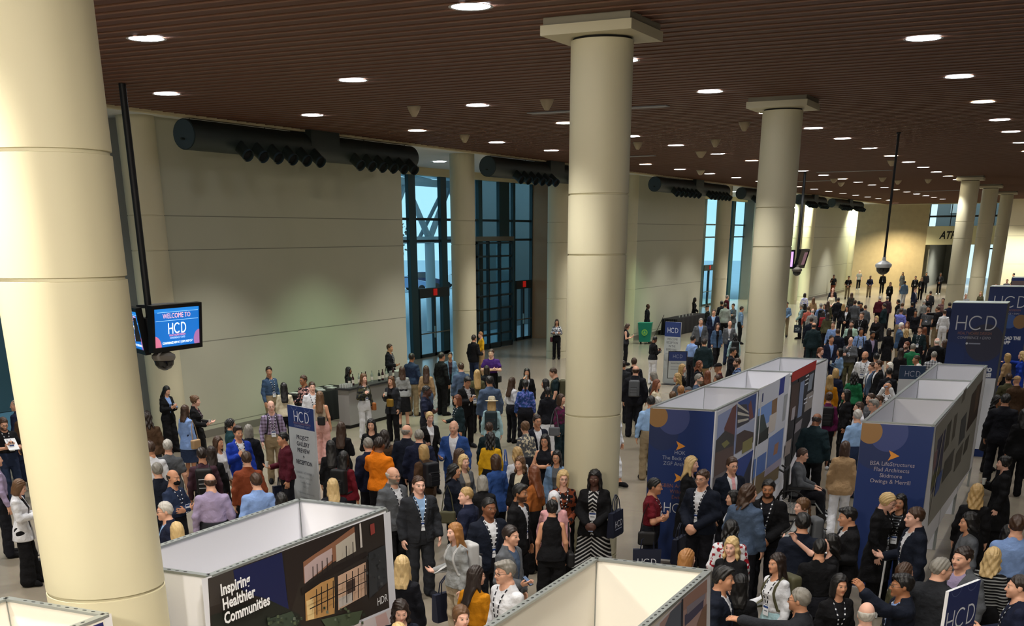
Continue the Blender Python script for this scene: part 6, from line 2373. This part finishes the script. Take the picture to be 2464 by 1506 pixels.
2143 679 0 h1.66|f stand|long:l|cardi:black:black|pants:black|p L||blonde woman in black jacket right of the man all in black
2050 704 175 h1.66|f stand|long:b|floral_char_olive|pants:ink|a||woman with brown hair in dark patterned top, back turned, far crowd
2058 722 180 h1.84 w1.08|m stand|short:b|sweater:grey|pants:grey|a||tall man in grey sweater, back turned, centre of the far crowd
2067 724 180 h1.74|m stand|short:k|shirt:dnavy|pants:ink|b||dark haired man in navy right of the grey sweater
2073 728 340 h1.7|m stand|short:k|shirt:ink|pants:ink|c||dark haired person facing the camera right of the grey sweater
2030 731 180 h1.66|f stand|long:y|coat:ink:ink|pants:ink|p||blonde woman, back turned, left of the black haired woman
2039 736 345 h1.66|f clasp|wavy:k|blazer:black:white|pants:ink|b||woman with black wavy hair in black, hands clasped, far crowd
2083 734 200 h1.76|m stand|buzz:b|sweater:grey|pants:ink|b||bald man in grey shirt behind the man with glasses
2075 751 335 h1.8 w1.15|m stand|short:b|shirt:black|pants:ink|a L;G||heavy man with glasses in black shirt with white badge
2118 713 170 h1.76|m stand|short:s|sweater:maroon|pants:ink|a||grey haired man in dark maroon sweater, back turned
2136 713 180 h1.74|m stand|short:g|blazer:plum:plum|pants:ink|a||grey brown haired person in dark red brown jacket
2129 730 250 h1.8|m fore|short:d|blazer:dteal:dteal|pants:char|b||man in dark grey green suit turned left, edge of the far crowd
2110 760 340 h1.66|f fore|bob:w|blazer:black:black|pants:black|p||blonde woman in black below the dark grey green suit
2006 774 345 h1.74|m stand|short:b|shirt:lblue|pants:ink|a||man in light blue shirt in the middle of the far crowd
2017 791 185 h1.78|m stand|short:b|blazer:dnavy:white|pants:ink|a||brown haired man in navy jacket, back turned, below the light blue shirt
2050 772 345 h1.76 w1.06|m stand|short:d|shirt:mint|pants:ink|a G;beardd||bearded man with glasses in pale mint shirt
2046 790 180 h1.66|f stand|long:d|cardi:black:black|pants:ink|b||dark long haired woman in black in front of the mint shirt
2073 789 15 h1.74|m stand|short:d|shirt:lblue|pants:ink|c L|bp=r=black=black backpack of the man in blue shirt with badge|man in blue shirt with backpack straps and badge
2100 797 35 h1.78|m stand|quiff:k|blazer:dnavy:lav|pants:ink|c beardk||bearded man in dark blazer and lavender shirt
2048 811 350 h1.72|m chin|fringe:W|sweater:grey|pants:olive|p L;G||man with white hair and glasses, hand at his chin
2022 838 295 h1.66|f cup|bob:k|blouse:ldenim|pants:ink|b L|cup=r=drink held by the woman in blue denim top|black haired woman in blue denim top looking left
2001 807 30 h1.8|m stand|buzz:d|blazer:navy:lblue|pants:navy|b||bald man in navy suit beside the blue denim top
1959 776 180 h1.82 w1.1|m stand|fringe:d|blazer:dteal:white|pants:dteal|b||big man in dark teal suit, back turned, above the red booth header
1975 836 60 h1.7|f fore|pony:r|blouse:black|pants:black|p L||woman with tied brown hair in black with badge at the red booth corner
1981 749 180 h1.66|f stand|long:d|sweater:ink|pants:ink|b|bp=r=red=dark red backpack in the far crowd|dark haired woman with dark red backpack, far crowd
1953 764 180 h1.74|m stand|short:d|blazer:dnavy:ink|pants:ink|b||dark haired man in navy just left of the dark teal suit
1992 752 185 h1.66|f stand|long:d|coat:olive:olive|pants:ink|a||brown haired woman in dark olive right of the dark red backpack
2083 845 345 h1.8 w1.15|m stand|fringe:b|shirt:white|pants:ink|b L;beardd||bald bearded man in white shirt with lanyard
2110 850 200|m stand|short:k|shirt:white|pants:ink|b||black haired head behind the man in white shirt
2116 867 290 h1.8|m stand|short:b|blazer:black:white|pants:ink|a||brown haired man in black jacket and white shirt looking left
2100 872 290 h1.7|m stand|short:b|blazer:bluegrey:white|pants:ink|a||man in grey blue blazer beside the black jacket, looking left
2012 887 180 h1.66|f stand|bob:y|coat:navy:navy|pants:ink|a||blonde brown haired woman in dark blue coat, back turned, between the booth rows
1998 903 190 h1.68|f stand|long:y|coat:mustard:mustard|pants:black|p||woman with grey blonde hair in mustard hoodie between the booth rows
2057 895 180 h1.66 w1.08|f stand|curly:k|sweater:green|pants:black|b||woman with black hair in bright green sweater, back turned
2141 885 185 h1.7|m stand|short:k|shirt:ink|pants:ink|b||dark haired person behind the woman filming with a phone
2139 917 355 h1.68|f photo|short:k|blouse:white|pants:ink|b L|phone=r=phone raised by the woman in white blouse|woman in white blouse raising a phone to take a picture
1966 932 270 h1.64|f stand|bob:w|blouse:ink|pants:ink|p||blonde woman at the far right corner of the left booth row
1996 944 180 h1.72|f stand|bun:b|sweater:magenta|slim:black|b shoewhite|bp=r=black=black backpack over the purple sweater|woman in purple sweater with black backpack, back turned, between the booth rows
2038 937 290 h1.7|f stand|bob:k|coat:black:black|pants:black|b||dark haired woman in black coat looking left between the booth rows
2097 946 300 h1.72|m stand|buzz:b|sweater:grey|pants:ink|a||bald head behind the right booth row's near corner
2117 951 300 h1.7|m stand|short:b|sweater:ink|pants:ink|a||brown haired head behind the right booth row
2105 961 285 h1.76|m stand|quiff:g|blazer:ink:white|pants:ink|a G||man with grey hair and glasses in dark suit at the right booth row
2069 967 285 h1.72|m stand|short:b|shirt:white|pants:ink|a||brown haired man in white facing left at the right booth row
2065 986 210 h1.76|m stand|short:s|shirt:sky|pants:jean|a||grey haired man in pale blue shirt and jeans at the right booth corner
1965 994 160 h1.78 w1.12|m look|fringe:d|blazer:dteal:white|pants:black|d||bald dark skinned man in black jacket bending towards the prints
1929 1078 85 h1.78|m sit|short:b|sweater:grey|pants:ink|a G;shoewhite||man with glasses in grey sweater seated in a wheelchair
2035 1062 180 h1.68|f walk|bob:b|coat:tan:tan|pants:white|a||woman in tan jacket and white trousers walking away
2162 721 280 h1.66|f stand|pony:k|blazer:black:black|pants:ink|b||dark haired woman in black looking left, far crowd right side
2172 729 180 h1.7|m stand|short:l|tee:grey|pants:ink|a||sandy haired man in grey, back turned, above the violet shirt
2169 742 165 h1.76 w1.08|m outl|short:b|shirt:violet|pants:khaki|a||man in violet blue shirt with braces stretching out his arm
2203 692 60 h1.8|m stand|short:l|blazer:navy:white|pants:navy|p||man in navy suit walking right at the back of the crowd
2196 727 185 h1.72|m stand|short:k|blazer:ink:ink|pants:ink|c||dark haired person in black below the navy suit
2204 746 355 h1.66|f stand|short:k|blouse:ink|pants:ink|c||dark haired person behind the outstretched arm
2225 722 200 h1.68|f stand|short:s|blouse:lgrey|pants:ink|p||grey haired person in pale jacket, far crowd right side
2235 736 345 h1.8 w1.08|m stand|short:k|tee:grey|pants:ink|b L;beardk||bearded black haired man in grey t-shirt with badge
2258 737 245 h1.84 w1.1|m out|buzz:b|sweater:black|pants:khaki|b||bald man in black sweater and khakis stretching out his arm
2240 700 185 h1.7|m stand|short:d|shirt:char|pants:ink|b||dark person right of the navy suit at the back of the crowd
2233 709 20 h1.68|f stand|bob:y|blouse:ink|pants:ink|p||blonde head right of the navy suit at the back of the crowd
2270 717 350 h1.78|m stand|short:b|plaid_plum_rose|pants:ink|a||man in reddish checked shirt left of the nearest blue tower
2286 728 190 h1.76|m stand|short:d|blazer:navy:white|pants:ink|a||man in navy touching the nearest blue tower
2274 746 185 h1.72|m stand|short:b|shirt:white|pants:white|a||person in white behind the bald man in black sweater
2169 776 100 h1.82|m cross|buzz:W|blazer:denim:denim|pants:khaki|p||bald man in denim blue jacket with folded arms
2140 790 200 h1.68|f stand|bob:d|dress:black|none|b|hip=l=black=black bag of the woman in short black dress|woman in short black dress left of the denim blue jacket
2184 774 350 h1.66|f stand|long:r|cardi:cream:ink|pants:ink|a||brown haired woman in cream cardigan right of the denim blue jacket
2182 791 180 h1.66|f stand|wavy:y|blouse:ink|pants:ink|p||woman with wavy blonde hair, back turned, right of the denim blue jacket
2215 785 345 h1.76|m stand|quiff:b|shirt:dteal|pants:ink|a L||brown haired man in dark shirt with white badge, right crowd
2226 787 170 h1.64|f stand|long:r|blouse:brown|pants:ink|a||auburn haired person right of the dark shirt with badge
2183 822 310 h1.72|m stand|short:r|shirt:ink|pants:ink|p beardr||red bearded man above the green top
2198 827 180 h1.7 w1.06|m stand|short:g|sweater:green|pants:ink|a||grey brown haired person in green sweater, back turned
2169 838 180 h1.66|f stand|long:d|coat:black:black|pants:black|b||dark long haired woman in black left of the green sweater
2207 855 280 h1.72|m stand|buzz:b|shirt:char|pants:ink|b||brown bald man looking left above the small HCD sign
2256 813 205 h1.78 w1.1|m stand|fringe:W|blazer:black:white|pants:black|p||white haired man in black suit left of the nearest tower
2249 845 180 h1.76 w1.06|m stand|thin:g|plaid_grey_white|pants:ink|a||balding man in grey checked shirt at the end of the right booth row
2274 819 250 h1.62|f stand|bob:b|blouse:ink|pants:ink|a G||brown haired woman with glasses at the nearest tower's edge
2211 876 190 h1.74|m stand|short:s|shirt:grey|pants:ink|a||grey haired man in front of the small HCD sign
2180 907 180 h1.64|f stand|bob:y|blouse:ink|pants:ink|a||blonde bob at the left edge of the right booth row
2142 872 300 h1.66|f stand|bob:W|blouse:black|pants:ink|a||pale haired woman right of the black jacket and white shirt
2173 655 0 h1.68|f stand|long:d|dress:grey|none|b||dark haired woman in grey dress before the stone wall
2178 676 185 h1.76|m walk|short:d|blazer:ldenim:ldenim|pants:white|d||man in pale blue blazer and white trousers walking away
2204 664 0 h1.74|m stand|short:d|shirt:black|pants:black|b L||man in black with badge, left of three by the dark passage edge
2219 667 350 h1.72|f fore|long:y|blazer:black:black|pants:black|p L||blonde woman in black, middle of three by the dark passage edge
2230 655 10 h1.76|m stand|short:k|blazer:ink:ink|pants:ink|c||man in dark jacket, right of three by the dark passage edge
2264 656 350 h1.8|m clasp|short:k|blazer:black:black|pants:black|d L;shoewhite||man in black with badge in front of the bright passage
2267 631 0 h1.78|m stand|short:k|blazer:ink:white|pants:ink|b||small figure in dark suit standing inside the bright passage
2325 706 350 h1.74|m stand|short:s|shirt:lgrey|pants:ink|a||grey haired man above the nearest tower's top
2361 701 330 h1.68|f stand|wavy:y|coat:olive:olive|pants:ink|p||blonde woman in olive left of the second tower
2424 672 350 h1.76|m stand|short:r|shirt:grey|pants:ink|a||head showing above the second tower
2397 684 20 h1.7|m stand|fringe:s|shirt:white|pants:ink|p||small pale head at the second tower's upper left corner
2440 657 250 h1.76|m stand|short:k|shirt:black|pants:black|b||dark figure beside the black crate at the right edge
2413 832 250 h1.68|f up|long:b|blouse:lav|pants:khaki|p||woman in pale lavender top right of the nearest tower
2426 850 240 h1.66|f stand|bob:y|blouse:tan|pants:ink|a||sandy haired head beside the pale lavender top
2461 845 270 h1.7|f out|wavy:w|dress:royal|none|p||blonde woman in royal blue at the right edge reaching left
2429 899 200 h1.74|m stand|short:b|blazer:olive:white|pants:ink|a||brown haired man in brown green jacket below the lavender top
2449 905 210 h1.7|m stand|cap:tan|coat:brown:brown|pants:ink|a||person in tan cap right of the brown green jacket
2400 951 80 h1.68|f stand|curly:k|lcoat:black:black|pants:black|c||woman with black hair in long black coat beside the white tower panel
2422 948 180 h1.86 w1.12|m stand|short:k|coat:ink:white|pants:ink|b||big man in black jacket, back turned, right of the white tower panel
2420 1098 280 h1.66 w1.08|f cup|bun:k|lcoat:black:black|lskirt:black|p|cup=r=drink held by the woman in black coat at the right|woman with dark hair up in wide black coat looking left
2353 1165 180 h1.72 w1.05|f stand|wavy:y|dress:black|skirt:black|a||woman with wavy blonde hair in black dress, back turned, right of the booth row
2466 985 200 h1.74|f stand|long:k|coat:black:black|pants:black|b|tote=r=navy=navy HCD tote near the right edge|person in black at the right edge with navy tote
2337 1234 285 h1.76|m stand|curly:k|sweater:grey|pants:ink|b||man with black curly hair in grey sweater below the blonde in black
2322 1316 320 h1.8 w1.12|m fore|short:d|blazer:grey:lav|pants:grey|a||smiling heavy man in grey suit behind the lower right sign
2264 1342 155 h1.8 w1.12|m right|buzz:g|blazer:char:white|pants:char|a G||bald man in grey suit, back turned, beside the lower right sign
2178 1355 120 h1.64|f stand|bob:b|coat:olive:ink|pants:ink|a G||brown haired woman with glasses between the raised arm and the navy suit
2176 1382 285 h1.76 w1.06|m upl|quiff:k|blazer:dnavy:lblue|pants:ink|c L;G||dark haired man with glasses in dark blazer raising his fist
2207 1221 290 h1.82 w1.08|m fore|short:b|blazer:dnavy:white|pants:ink|p L||brown haired man in navy suit with lanyard looking left
2169 1189 345 h1.66 w1.06|f mouth|long:k|cardi:black:stripe_black_grey|pants:black|b L||dark haired woman in striped top with hand at her mouth
2131 1184 75 h1.68 w1.08|f look|up:w|lcoat:black:black|pants:black|p L;G||blonde woman in black leaning on a white stick
2392 1318 160 h1.66 w1.08|f stand|wavy:w|stripe_black_lgrey|pants:black|p||woman with wavy blonde hair in striped top at lower right
2452 1240 185 h1.8 w1.1|m stand|short:b|shirt:lblue|pants:ink|a L||man in light blue shirt, back turned, at the right edge
2428 1264 180 h1.66|f stand|long:k|coat:black:black|pants:ink|b||dark haired head between the wavy blonde and the light blue shirt
2458 1384 280 h1.78 w1.06|m fore|buzz:d|shirt:navy|pants:ink|a L||short haired man in navy shirt cut off by the right edge
1934 1198 295 h1.68|f cross|pony:l|sweater:lgrey|pants:ink|p|bp=r=grey=grey striped backpack of the woman looking up|woman with tied brown hair in pale grey sweater looking left
1934 1236 185 h1.8 w1.08|m stand|quiff:k|blazer:dnavy:white|pants:ink|b||black haired man in navy suit, back turned, below the wheelchair
2046 1221 285 h1.76 w1.08|m foreb|quiff:k|blazer:black:white|pants:black|b L|paper=l=white papers held by the man in black suit|black haired man in black suit reading white papers
2003 1285 285 h1.68|f up|curly:k|tee:black|pants:ink|p G||woman with black curls and glasses in black t-shirt raising her hand
2022 1382 30 h1.66|f stand|bob:k|cardi:black:black|pants:black|b L||laughing woman with short black hair in black turtleneck
2088 1450 190 h1.76|m stand|fringe:s|sweater:lgrey|pants:ink|p||bald head with grey fringe at the bottom edge
1928 1416 255 h1.76|m outl|short:g|blazer:char:black|pants:ink|b G||grey haired man with glasses in dark jacket reaching out left
1873 1331 310 h1.68|f fore|vlong:d|blouse:white|slim:ltblue|b L|bp=r=olive=green grey backpack of the woman in white blouse|woman with long dark hair in white blouse with badge and backpack
1851 1154 355 h1.8 w1.1|m clasp|short:k|blazer:black:ink|pants:ink|c L;beardd||man with goatee in black blazer with white lanyard
1574 1151 80 h1.7 w1.06|m cross|short:k|polo:dred|pants:ink|b L|bag=r=black=black shoulder bag of the person in red polo;tote=r=navy=navy tote of the person in red polo|person with short black hair and folded arms in red polo
1664 1098 75 h1.76|f stand|long:w|lcoat:black:grey|pants:black|p L||tall blonde woman in long black coat at the blue HOK panel
1693 1130 330 h1.8 w1.14|m clasp|short:b|blazer:dnavy:white|pants:ink|a L;G|tote=r=navy=navy tote of the man with clasped hands|man with glasses in navy blazer, hands clasped, in front of the blue HOK panel
1762 1100 30 h1.82|m stand|short:b|blazer:dnavy:white:pink|pants:ink|a G||man with glasses in navy suit and pink tie before the building prints
1766 1180 285 h1.62|f stand|long:k|cardi:black:white|pants:black|a||woman with black hair looking left beside the blue grey blazer
1800 1166 150 h1.8 w1.06|m right|curly:b|blazer:bluegrey:white|pants:ink|a||brown curly haired man in blue grey blazer, back turned
1760 1252 180 h1.68 w1.1|f stand|curly:k|floral_white_red|pants:black|b|hip=l=red=red bag of the woman in white flowered blouse|woman with black hair in white flowered blouse, back turned
1763 1291 340 h1.68|f foreb|wavy:w|cardi:black:black|pants:black|p||blonde wavy haired woman in black, talking, at the cream booth corner
1653 1322 120 h1.66|f stand|bob:o|blouse:ink|pants:ink|p G||red blonde haired head behind the cream booth
1739 1364 80 h1.8|m stand|quiff:k|blazer:dnavy:white|pants:ink|b L||black haired man in navy blazer at the corner of the cream booth
1783 1383 175 h1.66|f stand|long:k|coat:black:black|pants:black|b||woman with long black hair, back turned, beside the navy blazer at bottom
1975 1298 180 h1.64|m stand|short:k|shirt:black|pants:ink|b||dark figure behind the black haired navy suit
'''


PLACED = []
TOPS = set('lcoat tee polo shirt loose sweater blazer cardi coat sleeveless vest dress maxi puffer blouse'.split())


CIRC = [(-6.67, 6.63, .46), (-6.66, 17.15, .45), (-6.72, 28.2, .45), (-6.68, 70, .48), (-6.68, 82.7, .48), (-21.2, 41, .47), (-21.2, 49.9, .47), (-21.2, 75.8, .47), (-19.95, 58.3, .42)]
BOXES = [(-7.16, -6.07, 7.16, 9.98), (-3.46, -2.43, 5.9, 9.02), (-6.08, -5.02, 18.18, 27.0), (-2.73, -1.73, 17.88, 26.8), (-2.95, -1.75, 30.7, 31.55), (-2.86, -1.66, 40.2, 41.1), (-2.75, -1.6, 48.5, 49.4), (-18.82, -18.3, 28.35, 32.1), (-20.75, -19.85, 28.4, 31.0), (-20.9, -19.9, 63.7, 69.1), (-13.3, -12.4, 18.0, 18.5)]


def spread(rows):
    """Stand people clear of one another and of columns, booths and tables by sliding them a little along their line of sight."""
    n = len(rows)
    X = np.array([[r[0], r[1]] for r in rows], float)
    H0 = np.array([r[2] for r in rows])
    Wd = np.array([r[3] for r in rows])
    Hh = H0.copy()
    P = np.zeros((n, 2))
    U = np.zeros((n, 2))
    T = np.zeros(n)

    def place(i):
        q = at_z(X[i, 0], X[i, 1], Hh[i])
        P[i] = q[:2]
        d = math.hypot(q[0], q[1])
        U[i] = P[i] / d
        T[i] = (CAM_H - Hh[i]) / d
    for i in range(n):
        place(i)
    for it in range(80):
        D = np.zeros(n)
        for i in range(n):
            r = P - P[i]
            dist = np.hypot(r[:, 0], r[:, 1])
            for j in np.nonzero((dist < .5) & (np.arange(n) > i))[0]:
                need = .48 * (Wd[i] + Wd[j]) / 2
                if dist[j] < need:
                    s = 1 if r[j] @ U[i] >= 0 else -1
                    k = (need - dist[j]) * .35 + .01
                    D[i] -= s * k
                    D[j] += s * k
            for cx, cy, cr in CIRC:
                v = P[i] - np.array([cx, cy])
                g = cr + .27 * Wd[i] - math.hypot(*v)
                if g > 0:
                    D[i] += (1 if v @ U[i] > 0 else -1) * (g * .5 + .02)
            for x0, x1, y0, y1 in BOXES:
                m = .25 * Wd[i]
                if x0 - m < P[i, 0] < x1 + m and y0 - m < P[i, 1] < y1 + m:
                    t = [((a - P[i, k]) / U[i, k]) for k, a in ((0, x0 - m), (0, x1 + m), (1, y0 - m), (1, y1 + m)) if abs(U[i, k]) > 1e-6]
                    t = min(t, key=abs)
                    D[i] += np.clip(t, -.15, .15)
        if not D.any():
            break
        for i in np.nonzero(D)[0]:
            d = np.clip(D[i], -.2, .2)
            Hh[i] = np.clip(Hh[i] - d * T[i], H0[i] - .15, H0[i] + .15)
            place(i)
    return Hh


def parse(ln):
    a = ln.split('|')[0].split()
    sex, pose = ln.split('|')[1].split()
    h = next((float(e[1:]) for e in a[3:] if e[0] == 'h'), 1.77 if sex == 'm' else 1.66)
    wide = next((float(e[1:]) for e in a[3:] if e[0] == 'w'), 1.0)
    return float(a[0]), float(a[1]), h - (.44 * h / 1.75 if POSE[pose][2] == 'sit' else 0), wide


def place_people(rows):
    lines = rows.strip().split('\n')
    heights = spread([parse(ln) for ln in lines])
    for ln, hs in zip(lines, heights):
        c = ln.split('|')
        a = c[0].split()
        px, py, face = float(a[0]), float(a[1]), float(a[2])
        sex, pose = c[1].split()
        h = 1.77 if sex == 'm' else 1.66
        wide = 1.0
        for e in a[3:]:
            if e[0] == 'h':
                h = float(e[1:])
            else:
                wide = float(e[1:])
        drop = .44 if POSE[pose][2] == 'sit' else 0
        h = float(hs) / (1 - drop / 1.75)
        q = at_z(px, py, float(hs))
        dist = math.hypot(q[0], q[1])
        rz = math.atan2(-q[0], q[1]) + math.radians(face)
        top = c[3]
        if top.split(':')[0] not in TOPS:
            top = ('blouse:' if sex == 'f' else 'shirt:') + top
        sk = c[5].split()
        flags = [f for f in (sk[1].split(';') if len(sk) > 1 else []) if f]
        t = top.split(':')
        chev = len(t) > 2 and t[2].startswith('chev')
        res = .0055 if dist < 10.5 else .0075 if dist < 17 else .011 if dist < 32 else .016
        if dist > 45:
            if pose in ('chin', 'mouth', 'fore', 'foreb', 'cupl', 'hip'):
                pose = 'clasp'
            flags = [f for f in flags if f != 'G']
        o = person(q, rz, sex, pose, c[2], top, c[4], sk[0], flags, c[7], h, wide, res, drop)
        if chev:
            dress_part('dress', part_mesh('top', 'maxi', sex, 'stand', .0075), cloth(t[2]), o)
        PLACED.append((o, q[0], q[1], c[7]))
        for e in (c[6].split(';') if c[6] else []):
            e = e.split('=')
            if e[0] in ('phone', 'cup', 'paper'):
                carry(e[0], o, e[1], None, e[2], rig(sex, pose), t[0])
            else:
                carry(e[0], o, e[1], e[2], e[3], rig(sex, pose), t[0])


place_people(CROWD)

# ------------------------------------------------------------------ wheelchair and stick
wc = next(o for o, x, y, l in PLACED if 'wheelchair' in l)
M = wc.matrix_basis
rzw = wc.rotation_euler.z
t = tag(empty('wheelchair', (M.translation.x, M.translation.y, 0), rzw), 'black wheelchair under the seated man in grey sweater', 'wheelchair')
wk = pm('141416')
MB().box(-.24, .24, -.36, .14, .36, .42, wk).build('seat', t)
MB().box(-.24, .24, .20, .25, .40, .95, wk).build('backrest', t)
for s in (-1, 1):
    w_ = MB()
    w_.tube([(s * .30, .08 + .29 * math.cos(a), .30 + .29 * math.sin(a)) for a in np.linspace(0, 2 * math.pi, 33)], .018, wk, 8, False)
    for k in range(8):
        w_.tube([(s * .30, .08, .30), (s * .30, .08 + .28 * math.cos(k * .785), .30 + .28 * math.sin(k * .785))], .004, alu, 4)
    w_.build('wheel', t)
    MB().tube([(s * .22 - .015, -.50, .09), (s * .22 + .015, -.50, .09)], .09, wk, 16).build('caster', t)
    MB().box(s * .27 - .025, s * .27 + .025, -.25, .15, .62, .66, wk).build('armrest', t)
    MB().tube([(s * .25, -.36, .38), (s * .2, -.55, .12), (s * .12, -.66, .08)], .013, alu, 8).build('footrest', t)
    MB().tube([(s * .22, .24, .9), (s * .22, .36, .96)], .018, wk, 8).build('push_handle', t)
st = next((x, y) for o, x, y, l in PLACED if 'white stick' in l)
t = tag(empty('walking_stick', (st[0] + .12, st[1] - .28, 0)), 'white walking stick of the blonde woman in black', 'walking stick')
MB().tube([(0, 0, .01), (.03, .02, .98)], .014, pm('d0d2d4'), 10).build('shaft', t)
MB().tube([(.03, .02, .98), (.02, .12, 1.0)], .018, pm('3a3a3c'), 10).build('handle', t)
